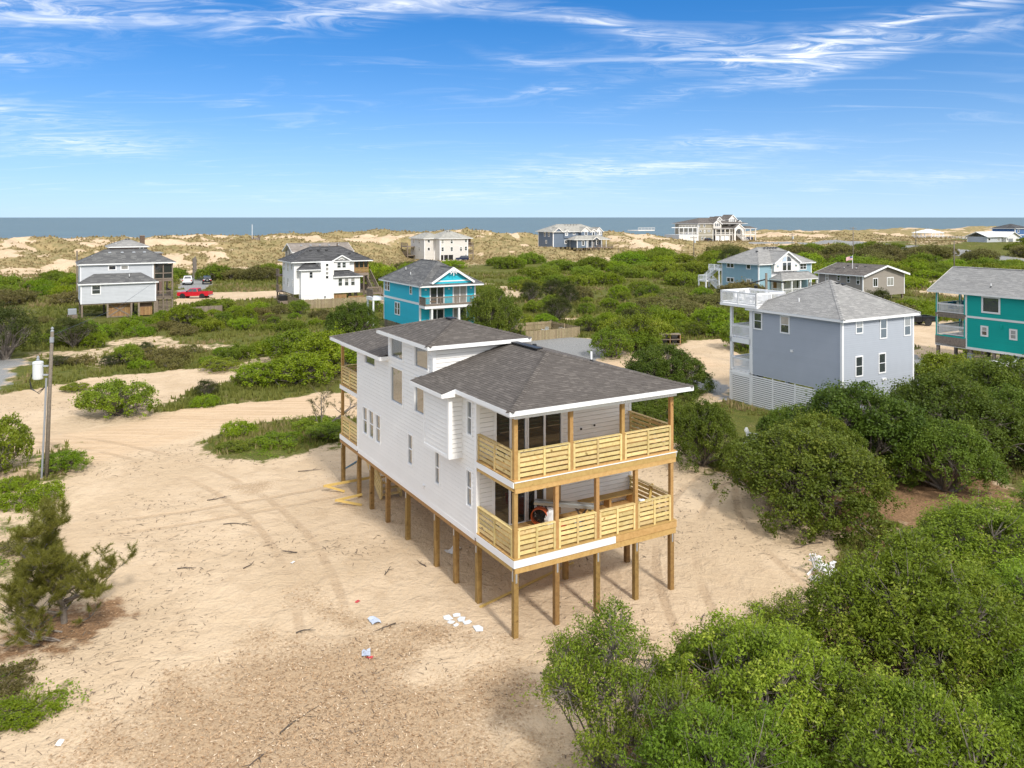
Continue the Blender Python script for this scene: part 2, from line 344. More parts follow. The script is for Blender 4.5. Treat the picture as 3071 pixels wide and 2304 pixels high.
SAND_PATH=[(-60.3,156.7),(-45.1,160.7),(-41.4,147.6),(-46.6,142.6),(-50.2,136.5),(-56.2,132.3),(-60.7,142.6)]
SAND_PATH2=[(-84.2,149.3),(-82.7,152.9),(-76.3,141.1),(-77.4,137.3)]
SAND_MIDA=[(-22.7,128.3),(-21.1,137.3),(-22.1,149.3),(-27.3,149.3)]
ROAD=[(-36.3,39.1),(-45.8,49.4),(-33.3,52.1),(-28.9,55.3),(-25.0,61.3),(-16.0,66.5),(-13.4,67.2),(19.9,87.6),(20.8,79.4),(-11.7,58.4),(-14.0,58.4),(-20.1,57.5),(-21.9,53.0),(-24.2,48.9),(-27.5,43.1)]
GRAVEL=[(0.2,92.4),(5.4,100.0),(10.8,96.2),(11.3,87.0),(6.6,79.4),(1.5,77.0)]
GRAVEL2=[(17.2,79.4),(18.7,69.6),(17.6,64.8),(15.6,66.9)]
GRAVEL_L=[(-48.0,63.5),(-63.9,84.7),(-55.0,86.1),(-50.3,82.0),(-43.5,70.6),(-43.3,67.8)]
PARK=[(-66.9,160.7),(-80.2,195.2),(-75.1,198.2),(-67.2,178.7),(-58.3,149.3)]
PAVED_L=[(34.6,87.6),(34.2,66.9),(40.6,63.5),(43.9,68.7),(42.7,87.6)]
MULCH=[(-13.6,20.3),(-12.0,21.7),(-12.0,23.8),(-11.8,26.2),(-9.4,27.6),(-6.6,27.9),(-3.3,27.3),(-1.3,26.2),(0.2,25.2),(1.1,23.3),(1.1,20.7),(0.7,12.5),(-8.4,12.5)]
MULCH2=[(-9.4,31.6),(-7.8,31.6),(-6.8,30.3),(-5.3,29.2),(-5.7,28.6),(-7.9,29.9),(-9.1,30.6)]
MULCH3=[(-16.9,44.6),(-12.9,45.0),(-13.5,42.7),(-15.6,42.4)]
LITTER=[(12.4,47.1),(17.6,43.8),(23.9,46.2),(33.2,51.9),(23.9,37.4),(18.2,39.7),(15.4,38.5),(14.6,39.7)]
LITTERP=[(-17.5,27.3),(-17.9,29.6),(-15.3,31.0),(-14.1,30.3),(-14.1,28.3),(-15.1,26.8),(-16.8,26.2)]
GREEN_L1=[(-20.6,52.4),(-19.2,55.3),(-18.1,57.5),(-13.1,62.0),(-10.6,50.3),(-15.1,48.0),(-18.7,49.4)]
GREEN_L2=[(-31.1,44.6),(-28.7,51.9),(-25.4,48.0),(-24.4,40.4),(-25.7,36.9)]
GREEN_L3=[(-17.7,25.4),(-15.6,26.8),(-13.5,25.4),(-13.2,24.2),(-14.0,23.1),(-15.4,22.1)]
SCRUBBY_L=[(-26.1,37.4),(-24.0,41.7),(-19.6,34.8),(-17.9,29.6),(-19.5,27.9)]

FAR_ROAD = [(u, v) for u, v in [(262, 236), (300, 214), (285, 150), (262, 108), (250, 108), (268, 152), (284, 206), (255, 230)]]
def masks(X, Y):
    u, v = uv_of(X, Y); js = .5+Y*.012
    jit = (fbm(X, Y, 3.2, 71, 4)-.5)*2
    m = {}
    def inside(P, w=1.0, j=1.0): return sstep(-polyd(X, Y, P)+jit*js*j, -.35*w-.004*Y, .35*w+.004*Y)
    sand = inside(SAND_LOT, 3.5, 1.4)
    for P in (SAND_DRIVE, SAND_RIGHT, SAND_PATH, SAND_PATH2, SAND_MIDA): sand = np.maximum(sand, inside(P))
    road = inside(ROAD, 2, .5); sand = np.maximum(sand, road)
    green = np.zeros_like(X)
    for P in (GREEN_L1, GREEN_L2, GREEN_L3): green = np.maximum(green, inside(P, 6, 2.5)*(.05+.85*fbm(X, Y, 1.5, 8, 3)))
    green = np.maximum(green, inside(SCRUBBY_L, 7, 3)*.45)
    veg = np.maximum(1-sand, np.clip(green, 0, 1))
    # bare blowouts in the scrub
    bare = sstep(fbm(X, Y, 17, 90, 4), .70, .78)*sstep(Y, 60, 80)*(1-sstep(v, 120, 200)*.4)
    veg = veg*(1-.6*bare)
    dune = sstep(v+24*(fbm(X, Y, 28, 12, 3)-.5), 180, 214)
    dune = np.maximum(dune, sstep(u, 205, 240)*sstep(fbm(X, Y, 60, 31, 3), .42, .55)*sstep(v, 100, 130)*.9)
    grassy = sstep(fbm(X, Y, 11, 44, 5, .62)+.2*(fbm(X, Y, 90, 45, 2)-.5), .30, .50)
    veg = veg*(1-dune); m['dune'] = dune*grassy
    m['veg'] = veg; m['road'] = road
    gr = np.maximum.reduce([inside(GRAVEL, 5, 1.5), inside(GRAVEL2, 3), inside(GRAVEL_L, 5, 2)*.7, inside(PARK, 3), inside(PAVED_L)*.9])
    uu, vv = X*0, Y*0
    fr = sstep(-polyd(u, v, FAR_ROAD), -.6, .6); m['veg'] = m['veg']*(1-fr); m['dune'] = m['dune']*(1-fr)
    m['gravel'] = np.maximum(gr, fr); m['veg'] = m['veg']*(1-gr)
    mu = np.maximum.reduce([inside(MULCH, 8, 3.2), inside(MULCH2, 2.5, 1.6)*.9, inside(MULCH3, 2.5, 1.6)*.7])
    m['mulch'] = mu*np.clip(.12+1.35*fbm(X, Y, 2.6, 61, 4), 0, 1)
    und = sstep(-polyd(X, Y, [(2.6, 10), (3.2, 22), (5, 26), (9.5, 28.6), (13.5, 31), (15.5, 36), (20, 39), (40, 48), (60, 40), (40, 10)])+jit*1.2, -.5, 1)
    m['litter'] = np.maximum.reduce([inside(LITTER, 5, 2.5), inside(LITTERP, 5, 2)*.75, und*.9]); m['veg'] = m['veg']*(1-.8*m['litter'])
    return m
def build_terrain():
    rows = [-90, -60, -40, -25, -14, -4, 4, 9]; y = 13.0
    while y < 700: rows.append(y); y *= 1.0066
    rows = np.array(rows); nc = 430; s = np.linspace(-1, 1, nc); s = np.sign(s)*np.abs(s)**1.12
    Y = np.repeat(rows, nc).reshape(len(rows), nc); X = s[None, :]*(14+.95*np.maximum(np.abs(Y), 14))
    X = np.where(Y < 12, s[None, :]*90, X)
    Z = height(X, Y)
    nr = len(rows); idx = np.arange(nr*nc).reshape(nr, nc)
    q = np.stack([idx[:-1, :-1], idx[:-1, 1:], idx[1:, 1:], idx[1:, :-1]], -1).reshape(-1, 4)
    me = np_mesh('ground', np.stack([X, Y, Z], -1).reshape(-1, 3), q, 'ground_mat')
    for nme, val in masks(X.ravel(), Y.ravel()).items():
        at = me.attributes.new(nme, 'FLOAT', 'POINT'); at.data.foreach_set('value', val.astype(np.float32))
    me.polygons.foreach_set('use_smooth', np.ones(len(me.polygons), bool))
    tag(link('ground', me), kind='structure')
def ground_material():
    m, k, b, out = material('ground_mat'); k.dim = '2D'; co = objco(k)
    veg, dune, road, grav, mul, lit = (k.attr(a) for a in ('veg', 'dune', 'road', 'gravel', 'mulch', 'litter'))
    fs = k.new('ShaderNodeVectorMath', operation='MULTIPLY'); k.l.new(co, fs.inputs[0]); fs.inputs[1].default_value = (1, 1, 0); flat = fs.outputs[0]
    n_big = k.noise(co, .18, 3, .6); n_mid = k.noise(co, 1.1, 4, .65); n_fine = k.noise(co, 9, 4, .7); n_grain = k.noise(co, 60, 1, .7)
    sand = k.mix(k.ramp(n_big, .3, .7), (.54, .408, .270), (.63, .487, .335))
    sand = k.mix(k.ramp(n_mid, .45, .75, 0, .55), sand, (.47, .345, .225))
    streak = k.noise(k.mapping(co, (.10, 2.2, 1), (0, 0, -.62)), 1.3, 4, .62)
    roadc = k.mix(k.ramp(streak, .35, .7), (.64, .475, .315), (.53, .375, .235))
    c = k.mix(k.math('MULTIPLY', road, .85), sand, roadc)
    # fine litter of bits scattered over the sand
    spk = k.noise(k.mapping(co, (1, 1, 1)), 17, 4, .75, .6)
    c = k.mix(k.math('MULTIPLY', k.math('MULTIPLY', k.ramp(spk, .60, .70), k.ramp(n_mid, .38, .62)), k.math('SUBTRACT', .6, k.math('MULTIPLY', road, .5))), c, (.27, .20, .14))
    # wood mulch
    chip = k.noise(k.mapping(co, (1, 2.2, 1), (0, 0, .5)), 26, 5, .75, 1.0)
    chipc = k.mix(k.ramp(chip, .35, .65), (.35, .24, .145), (.51, .375, .24)); chipc = k.mix(k.ramp(k.noise(co, 42, 3, .7), .62, .72), chipc, (.56, .46, .36))
    c = k.mix(k.ramp(k.math('ADD', mul, k.math('MULTIPLY', k.math('SUBTRACT', n_fine, .5), 1.1)), .30, .60, 0, .92), c, chipc)
    # leaf litter
    litc = k.mix(k.ramp(n_fine, .3, .7), (.15, .075, .035), (.30, .175, .09))
    c = k.mix(k.ramp(k.math('ADD', lit, k.math('MULTIPLY', k.math('SUBTRACT', n_mid, .5), .9)), .4, .68, 0, .9), c, litc)
    # scrub floor
    vn = k.noise(co, .55, 6, .68, .4)
    vc = k.mix(k.ramp(vn, .30, .58), (.11, .135, .022), (.20, .195, .045)); vc = k.mix(k.ramp(k.noise(co, .27, 4, .65), .54, .72), vc, (.31, .24, .11))
    vc = k.mix(k.ramp(n_fine, .25, .8), (.06, .07, .018), vc)
    c = k.mix(k.ramp(k.math('ADD', veg, k.math('MULTIPLY', k.math('SUBTRACT', n_mid, .5), 1.0)), .36, .62), c, vc)
    dc = k.mix(k.ramp(k.noise(co, .3, 4, .7), .35, .65), (.33, .25, .12), (.19, .165, .065))
    c = k.mix(k.ramp(k.math('ADD', dune, k.math('MULTIPLY', k.math('SUBTRACT', k.noise(co, .25, 6, .75), .5), 1.3)), .40, .70, 0, .9), c, dc)
    gc = k.mix(k.ramp(k.noise(co, 14, 4, .7), .3, .7), (.17, .175, .18), (.36, .355, .345))
    c = k.mix(k.ramp(k.math('ADD', grav, k.math('MULTIPLY', k.math('SUBTRACT', n_mid, .5), .6)), .38, .62), c, gc)
    # tyre tracks pressed into the sand: pairs of arcs
    trk = None
    for cx, cy, rr in ((31, 37, 18.2), (31, 37, 19.9), (33, 30, 25.5), (33, 30, 27.2), (-42, 18, 36), (-42, 18, 37.7), (-30, 70, 33), (-30, 70, 34.7)):
        vd = k.new('ShaderNodeVectorMath', operation='DISTANCE'); k.l.new(flat, vd.inputs[0]); vd.inputs[1].default_value = (cx, cy, 0)
        t_ = k.ramp(k.math('ABSOLUTE', k.math('SUBTRACT', vd.outputs['Value'], rr)), .10, .26, 1, 0); trk = t_ if trk is None else k.math('MAXIMUM', trk, t_)
    trk = k.math('MULTIPLY', k.math('MULTIPLY', trk, k.ramp(n_big, .30, .52)), k.math('SUBTRACT', 1.0, k.ramp(k.math('ADD', veg, mul), .1, .5)))
    c = k.mix(k.math('MULTIPLY', trk, k.ramp(n_fine, .3, .7, .35, .9)), c, (.43, .31, .20))
    k.l.new(c, b.inputs['Base Color']); b.inputs['Roughness'].default_value = .95; b.inputs['Specular IOR Level'].default_value = .1
    h = k.math('ADD', k.math('MULTIPLY', k.noise(co, 4.6, 4, .70), 1.15), k.math('SUBTRACT', k.math('MULTIPLY', k.noise(co, 1.3, 3, .6, .6), 2.0), k.math('MULTIPLY', trk, .5)))
    bp = k.new('ShaderNodeBump'); bp.inputs['Strength'].default_value = .75; bp.inputs['Distance'].default_value = .09; k.l.new(h, bp.inputs['Height']); k.l.new(bp.outputs[0], b.inputs['Normal'])
ground_material(); build_terrain()
def build_sea():
    m, k, b, out = material('sea_mat'); k.dim = '2D'; co = objco(k)
    w1 = k.noise(k.mapping(co, (.016, .055, 1), (0, 0, -GA)), 1, 5, .65, .5); w2 = k.noise(k.mapping(co, (.004, .02, 1), (0, 0, -GA)), 1, 4, .6)
    c = k.mix(k.ramp(w1, .35, .7), (.095, .150, .168), (.135, .195, .21)); c = k.mix(k.ramp(w2, .4, .7, 0, .6), c, (.10, .15, .175))
    foam = k.ramp(k.noise(k.mapping(co, (.02, .16, 1), (0, 0, -GA)), 1, 6, .7), .70, .76)
    c = k.mix(k.math('MULTIPLY', foam, .35), c, (.5, .55, .56))
    k.l.new(c, b.inputs['Base Color']); b.inputs['Roughness'].default_value = .45; b.inputs['Specular IOR Level'].default_value = .25
    bp = k.new('ShaderNodeBump'); bp.inputs['Strength'].default_value = .9; bp.inputs['Distance'].default_value = 3.0; k.l.new(w1, bp.inputs['Height']); k.l.new(bp.outputs[0], b.inputs['Normal'])
    c0 = G(0, 310); mb = MB()
    for r0, r1 in ((-9000, -1500), (-1500, 0), (0, 600), (600, 2500), (2500, 12000)):
        mb.face([tuple(G(r0, 300, -1.6)), tuple(G(r1, 300, -1.6)), tuple(G(r1, 9000, -1.6)), tuple(G(r0, 9000, -1.6))])
    for r0, r1 in ((-60000, -9000), (-9000, 12000), (12000, 60000)):
        mb.face([tuple(G(r0, 9000, -1.6)), tuple(G(r1, 9000, -1.6)), tuple(G(r1, 70000, -1.6)), tuple(G(r0, 70000, -1.6))])
    mb.face([tuple(G(-60000, 300, -1.6)), tuple(G(-9000, 300, -1.6)), tuple(G(-9000, 9000, -1.6)), tuple(G(-60000, 9000, -1.6))])
    mb.face([tuple(G(12000, 300, -1.6)), tuple(G(60000, 300, -1.6)), tuple(G(60000, 9000, -1.6)), tuple(G(12000, 9000, -1.6))])
    tag(mb.build('sea', 'sea_mat'), kind='structure')
build_sea()
# ------------------------------------------------------------------ building kit
def clip_convex(poly, clip):
    """clip a 2-D polygon by a convex counter-clockwise polygon"""
    out = poly
    for i in range(len(clip)):
        (ax, ay), (bx, by) = clip[i], clip[(i+1) % len(clip)]; inp = out; out = []
        if not inp: break
        def side(p): return (bx-ax)*(p[1]-ay)-(by-ay)*(p[0]-ax)
        for j in range(len(inp)):
            p, q = inp[j], inp[(j+1) % len(inp)]; sp_, sq = side(p), side(q)
            if sp_ >= 0: out.append(p)
            if (sp_ >= 0) != (sq >= 0):
                t = sp_/(sp_-sq); out.append((p[0]+(q[0]-p[0])*t, p[1]+(q[1]-p[1])*t))
    return out
def area2(p): return abs(sum(p[i][0]*p[(i+1) % len(p)][1]-p[(i+1) % len(p)][0]*p[i][1] for i in range(len(p))))/2
def rect_minus(r, holes):
    rs = [r]
    for ha0, ha1, hb0, hb1 in holes:
        nx = []
        for a0, a1, b0, b1 in rs:
            if ha1 <= a0 or ha0 >= a1 or hb1 <= b0 or hb0 >= b1: nx.append((a0, a1, b0, b1)); continue
            if ha0 > a0: nx.append((a0, ha0, b0, b1))
            if ha1 < a1: nx.append((ha1, a1, b0, b1))
            m0, m1 = max(a0, ha0), min(a1, ha1)
            if hb0 > b0: nx.append((m0, m1, b0, hb0))
            if hb1 < b1: nx.append((m0, m1, hb1, b1))
        rs = nx
    return rs
def pieces(poly, ch, wmin, wmax, b_start, b_end, a_start, a_end, holes=(), lap=1.0, rnd=None, gap=.0):
    """rows of pieces over a convex polygon: yields (course base, [polygons])"""
    rnd = rnd or random.Random(3); b = b_start
    while b < b_end-1e-4:
        top = min(b+ch*lap, b_end)
        if wmax is None: spans = [(a_start, a_end)]
        else:
            spans = []; a = a_start-rnd.random()*wmax
            while a < a_end: w = rnd.uniform(wmin, wmax); spans.append((a, a+w-gap)); a += w
        for a0, a1 in spans:
            ps = []
            for r in rect_minus((a0, a1, b, top), holes):
                p = clip_convex([(r[0], r[2]), (r[1], r[2]), (r[1], r[3]), (r[0], r[3])], poly)
                if len(p) > 2 and area2(p) > 2e-4: ps.append(p)
            if ps: yield b, ps
        b += ch
def emit(mb, ps, b0, ch, O, U, Wd, N, t0, t1, back=0.0, sides=True):
    """tilted slab: thickness t0 at the lower edge, t1 at the upper"""
    for p in ps:
        def at(q, n=None): return O+U*q[0]+Wd*q[1]+N*((t0+(t1-t0)*min(1.3, (q[1]-b0)/ch)) if n is None else n)
        mb.face([at(q) for q in p])
        m = len(p)
        for i in range(m):
            q, r = p[i], p[(i+1) % m]
            if sides or (abs(q[1]-b0) < 1e-4 and abs(r[1]-b0) < 1e-4): mb.face([at(q, back), at(r, back), at(r), at(q)])
class Face:
    """one wall plane of a building, from p0 to p1 with the outside on the right-hand side"""
    def __init__(s, parent, p0, p1):
        s.par = parent; s.O = Vector((p0[0], p0[1], 0)); d = Vector((p1[0]-p0[0], p1[1]-p0[1], 0)); s.L = d.length
        s.U = d.normalized(); s.N = Vector((s.U.y, -s.U.x, 0)); s.Z = Vector((0, 0, 1))
    def pt(s, a, z, n=0.0): return s.O+s.U*a+s.Z*z+s.N*n
    def bar(s, mb, a0, a1, z0, z1, n0, n1):
        return mb.hexa([s.pt(a0, z0, n0), s.pt(a0, z0, n1), s.pt(a1, z0, n1), s.pt(a1, z0, n0), s.pt(a0, z1, n0), s.pt(a0, z1, n1), s.pt(a1, z1, n1), s.pt(a1, z1, n0)])
    def siding(s, z0, z1, mat, ch=.2, holes=(), poly=None, a0=0.0, a1=None, name='siding', boards=None):
        a1 = s.L if a1 is None else a1; poly = poly or [(a0, z0), (a1, z0), (a1, z1), (a0, z1)]; zt_ = max(p[1] for p in poly)
        mb = MB()
        for b, ps in pieces(poly, ch, None, None, z0, zt_, a0, a1, holes, .90 if boards is not None else .91):
            if boards is not None:
                for p_ in ps: m2 = MB(); emit(m2, [p_], b, ch, s.O, s.U, s.Z, s.N, .026, .004, -.05); m2.build('siding_board', mat, boards)
            else: emit(mb, ps, b, ch, s.O, s.U, s.Z, s.N, .028, .006, -.03, False)
        if boards is None: return mb.build(name, mat, s.par)
    def window(s, a0, a1, z0, z1, kind='double', trim=.09, gl='glass_dark', frame='white_trim', proud=.06, parent=None, name='window', deep=False, bar=.045):
        mb = MB(); n0, n1 = (-.045, proud) if deep else (.0, proud)
        s.bar(mb, a0-trim, a0, z0-trim, z1+trim, n0, n1); s.bar(mb, a1, a1+trim, z0-trim, z1+trim, n0, n1)
        s.bar(mb, a0, a1, z1, z1+trim, n0, n1); s.bar(mb, a0, a1, z0-trim, z0, n0, n1+.01)
        am, zm = (a0+a1)/2, (z0+z1)/2; b = bar/2; nn0, nn1 = n0, (n1-.012 if not deep else .0)
        if kind in ('double', 'grid'): s.bar(mb, a0, a1, zm-b, zm+b, nn0, nn1)
        if kind in ('slide', 'pair'): s.bar(mb, am-b, am+b, z0, z1, nn0, nn1)
        o = mb.build(name, frame, parent or s.par)
        pn = -.03 if deep else proud*.56
        halves = [(a0, a1, zm, z1), (a0, a1, z0, zm)] if kind in ('double', 'grid') else [(a0, am, z0, z1), (am, a1, z0, z1)] if kind in ('slide', 'pair') else [(a0, a1, z0, z1)]
        blind = random.random()
        for i, (p, q, r, t) in enumerate(halves):
            pm = MB(); k_ = pn+(.006*i if len(halves) > 1 else 0); tl = random.uniform(-.004, .004)
            pm.face([s.pt(p, r, k_), s.pt(q, r, k_+tl), s.pt(q, t, k_+tl+.003), s.pt(p, t, k_+.003)]); pm.build('pane', 'glass_blind' if (not deep and (blind < .28 and i == 0 or blind < .10)) else gl, o)
        return o
    def trim(s, a0, a1, z0, z1, mat='white_trim', n=.035, name='trim_board', n0=-.02): mb = MB(); s.bar(mb, a0, a1, z0, z1, n0, n); return mb.build(name, mat, s.par)
def body(parent, x0, x1, y0, y1, z0, z1, mat, name='wall', inset=.03): return MB().box(x0+inset, x1-inset, y0+inset, y1-inset, z0, z1).build(name, mat, parent)
def roof_plane(mb, pts, ch, wmin, wmax, t=.018, seed=1, collect=None, origin=None, sides=False, gap=.0):
    """shingle courses on a planar convex roof face; the first edge is the eave"""
    P = [Vector(p) for p in pts]; U = (P[1]-P[0]).normalized(); n = (P[1]-P[0]).cross(P[2]-P[0]).normalized()
    if n.z < 0: n = -n
    Wd = n.cross(U); 
    if Wd.z < 0: Wd = -Wd
    O = Vector(origin) if origin else P[0]
    poly = [((p-O).dot(U), (p-O).dot(Wd)) for p in P]
    if sum(poly[i][0]*poly[(i+1) % len(poly)][1]-poly[(i+1) % len(poly)][0]*poly[i][1] for i in range(len(poly))) < 0: poly = poly[::-1]
    a0, a1 = min(p[0] for p in poly), max(p[0] for p in poly); b0, b1 = min(p[1] for p in poly), max(p[1] for p in poly)
    b0 = math.floor(b0/ch+1e-6)*ch
    for b, ps in pieces(poly, ch, wmin, wmax, b0, b1, a0, a1, (), 1.12, random.Random(seed), gap):
        tt = t*random.Random(hash((seed, b, ps[0][0][0]))).uniform(.7, 1.25)
        if collect is not None: collect.append((ps, b, ch, O, U, Wd, n, tt))
        else: emit(mb, ps, b, ch, O, U, Wd, n, tt, .003, .0, sides)
def caps(mb, p, q, w=.15, step=.2, t=.03):
    p, q = Vector(p), Vector(q); d = q-p; L = d.length; d = d.normalized(); a = d.cross(Vector((0, 0, 1))).normalized(); n = a.cross(d)
    if n.z < 0: n = -n
    k = max(1, int(L/step))
    for i in range(k):
        s0, s1 = p+d*(L*i/k), p+d*min(L, L*(i+1.25)/k)
        h0, h1 = t+.02, t
        mb.face([s0-a*w-n*(w*.28-h0), s0+n*(h0+.012), s1+n*(h1), s1-a*w-n*(w*.28-h1)]); mb.face([s0+n*(h0+.012), s0+a*w-n*(w*.28-h0), s1+a*w-n*(w*.28-h1), s1+n*h1])
        mb.face([s0-a*w-n*(w*.28), s0+n*.0, s0+n*(h0+.012), s0-a*w-n*(w*.28-h0)]); mb.face([s0, s0+a*w-n*(w*.28), s0+a*w-n*(w*.28-h0), s0+n*(h0+.012)])
def fascia(parent, x0, x1, y0, y1, z, h=.18, t=.03, mat='white_trim', sides='fblr'):
    for sd, b in (('f', (x0, x1, y0, y0+t)), ('b', (x0, x1, y1-t, y1)), ('l', (x0, x0+t, y0+t, y1-t)), ('r', (x1-t, x1, y0+t, y1-t))):
        if sd in sides: MB().box(*b, z-h, z).build('fascia_board', mat, parent)
def hip(parent, x0, x1, y0, y1, z, rise, mat, ch=.2, wmin=.5, wmax=.9, seed=1, axis=None, name='roof', fas='fblr', fmat='white_trim', soffit='white_trim', ridgecap=True, fh=.18):
    """hipped roof over the eave rectangle; returns the roof object (deck slab) with a shingle part"""
    w, l = x1-x0, y1-y0; axis = axis or ('y' if l >= w else 'x'); xm, ym = (x0+x1)/2, (y0+y1)/2; top = z+rise
    A, B = ((xm, y0+min(w, l)/2, top), (xm, y1-min(w, l)/2, top)) if axis == 'y' else ((x0+min(w, l)/2, ym, top), (x1-min(w, l)/2, ym, top))
    if w == l or abs(w-l) < .02: A = B = (xm, ym, top)
    c = [(x0, y0, z), (x1, y0, z), (x1, y1, z), (x0, y1, z)]
    if A == B: faces = [[c[0], c[1], A], [c[1], c[2], A], [c[2], c[3], A], [c[3], c[0], A]]
    elif axis == 'y': faces = [[c[0], c[1], A], [c[1], c[2], B, A], [c[2], c[3], B], [c[3], c[0], A, B]]
    else: faces = [[c[0], c[1], B, A], [c[1], c[2], B], [c[2], c[3], A, B], [c[3], c[0], A]]
    base = MB()
    for f in faces: base.face(f)
    base.box(x0+.02, x1-.02, y0+.02, y1-.02, z-.06, z-.012)
    ro = base.build(name, soffit, parent)
    mb = MB()
    for i, f in enumerate(faces): roof_plane(mb, f, ch, wmin, wmax, .02, seed*10+i)
    if ridgecap:
        for p, q in [(c[0], A), (c[1], A if axis == 'y' else B), (c[2], B), (c[3], B if axis == 'y' else A)]+([(A, B)] if A != B else []): caps(mb, p, q, .16, .3)
    tag(mb.build('shingles', mat, ro), kind='stuff')
    fascia(parent, x0, x1, y0, y1, z+.01, fh, .03, fmat, fas); return ro
def gable(parent, x0, x1, y0, y1, z, rise, mat, axis='y', ch=.2, wmin=.5, wmax=.9, seed=1, name='roof', fmat='white_trim', soffit='white_trim', t=.10, fw=.2):
    """gabled roof, ridge along the axis; rake boards on both ends"""
    if axis == 'y':
        m = (x0+x1)/2; prof = [(x0, z), (m, z+rise), (x1, z)]; f = lambda p, s: (p[0], s, p[1]); s0, s1 = y0, y1
    else:
        m = (y0+y1)/2; prof = [(y0, z), (m, z+rise), (y1, z)]; f = lambda p, s: (s, p[0], p[1]); s0, s1 = x0, x1
    base = MB()
    for (p, q) in ((prof[0], prof[1]), (prof[2], prof[1])):
        a, b, c, d = f(p, s0), f(p, s1), f(q, s1), f(q, s0); lo = [(v[0], v[1], v[2]-t) for v in (a, b, c, d)]
        base.hexa(lo+[a, b, c, d])
    ro = base.build(name, soffit, parent)
    mb = MB(); roof_plane(mb, [f(prof[0], s0), f(prof[0], s1), f(prof[1], s1), f(prof[1], s0)], ch, wmin, wmax, .02, seed); roof_plane(mb, [f(prof[2], s1), f(prof[2], s0), f(prof[1], s0), f(prof[1], s1)], ch, wmin, wmax, .02, seed+1)
    caps(mb, f(prof[1], s0), f(prof[1], s1), .16, .3); tag(mb.build('shingles', mat, ro), kind='stuff')
    for sgn, e in ((-1, s0), (1, s1)):
        for p, q in ((prof[0], prof[1]), (prof[2], prof[1])):
            a, b = Vector(f(p, e+sgn*.02)), Vector(f(q, e+sgn*.02)); a.z -= fw/2-.02; b.z -= fw/2-.02
            MB().beam(a, b, .035, fw).build('rake_board', fmat, parent)
    for p in (prof[0], prof[2]):
        a, b = Vector(f(p, s0)), Vector(f(p, s1)); a.z -= .07; b.z -= .07
        MB().beam(a, b, .035, .16).build('fascia_board', fmat, parent)
    return ro
def balustrade(parent, p, q, z, mat='white_trim', h=.95, step=.13, post=True, name='railing', bw=.04, gap_top=.07):
    p, q = Vector((*p, 0)), Vector((*q, 0)); d = q-p; L = d.length; d = d.normalized(); mb = MB()
    mb.beam(p+Vector((0, 0, z+h)), q+Vector((0, 0, z+h)), .09, .05); mb.beam(p+Vector((0, 0, z+h-.08)), q+Vector((0, 0, z+h-.08)), .04, .08); mb.beam(p+Vector((0, 0, z+.10)), q+Vector((0, 0, z+.10)), .04, .08)
    if post:
        k = max(1, round(L/1.9))
        for i in range(k+1): c = p+d*(L*i/k); mb.box(c.x-.05, c.x+.05, c.y-.05, c.y+.05, z, z+h+.03)
    o = mb.build(name, mat, parent); bl = MB(); k = int(L/step)
    for i in range(1, k): c = p+d*(L*i/k); bl.box(c.x-bw/2, c.x+bw/2, c.y-bw/2, c.y+bw/2, z+.14, z+h-.12)
    if k > 1: tag(bl.build('balusters', mat, o), kind='stuff')
    return o
def pile(parent, x, y, z0, z1, r=.13, mat='old_wood', name='piling'): return MB().box(x-r, x+r, y-r, y+r, z0, z1).build(name, mat, parent)
def vents(parent, pts, mat='black_plastic'):
    for p in pts:
        x, y, z = p; mb = MB(); mb.hexa([(x-.22, y-.2, z-.08), (x+.22, y-.2, z-.08), (x+.22, y+.2, z-.02), (x-.22, y+.2, z-.02), (x-.17, y-.15, z+.12), (x+.17, y-.15, z+.12), (x+.14, y+.14, z+.13), (x-.14, y+.14, z+.13)]); mb.build('roof_vent', mat, parent)
def pipe(parent, x, y, z, h=.4, mat='white_plastic'):
    mb = MB(); mb.cyl((x, y, z-.1), (x, y, z+h), .045, 8); o = mb.build('vent_pipe', mat, parent); MB().lathe((x, y, z-.06), [(.14, 0), (.13, .05), (.06, .12), (.06, .16)], 10).build('pipe_boot', 'black_plastic', o); return o
def stair(parent, p, q, width, n, mat='old_wood', rail=True, name='stair', railmat=None):
    """straight flight from the low point p to the high point q"""
    p, q = Vector(p), Vector(q); d = Vector((q.x-p.x, q.y-p.y, 0)).normalized(); a = Vector((-d.y, d.x, 0)); mb = MB()
    for s_ in (-1, 1): mb.beam(p+a*s_*width/2, q+a*s_*width/2, .05, .28)
    o = mb.build(name, mat, parent)
    for i in range(n):
        c = p+(q-p)*((i+.5)/n); MB().beam(c-a*width/2+Vector((0, 0, .06)), c+a*width/2+Vector((0, 0, .06)), .27, .04).build('tread', mat, o)
    if rail:
        for s_ in (-1, 1):
            r = MB(); e = a*s_*width/2; up = Vector((0, 0, .95)); r.beam(p+e+up, q+e+up, .09, .05)
            for j in range(4): c = p+(q-p)*(j/3)+e; r.beam(c, c+up, .09, .09)
            for hgt in (.3, .52, .74): r.beam(p+e+Vector((0, 0, hgt)), q+e+Vector((0, 0, hgt)), .03, .09)
            r.build('handrail', railmat or mat, o)
    return o
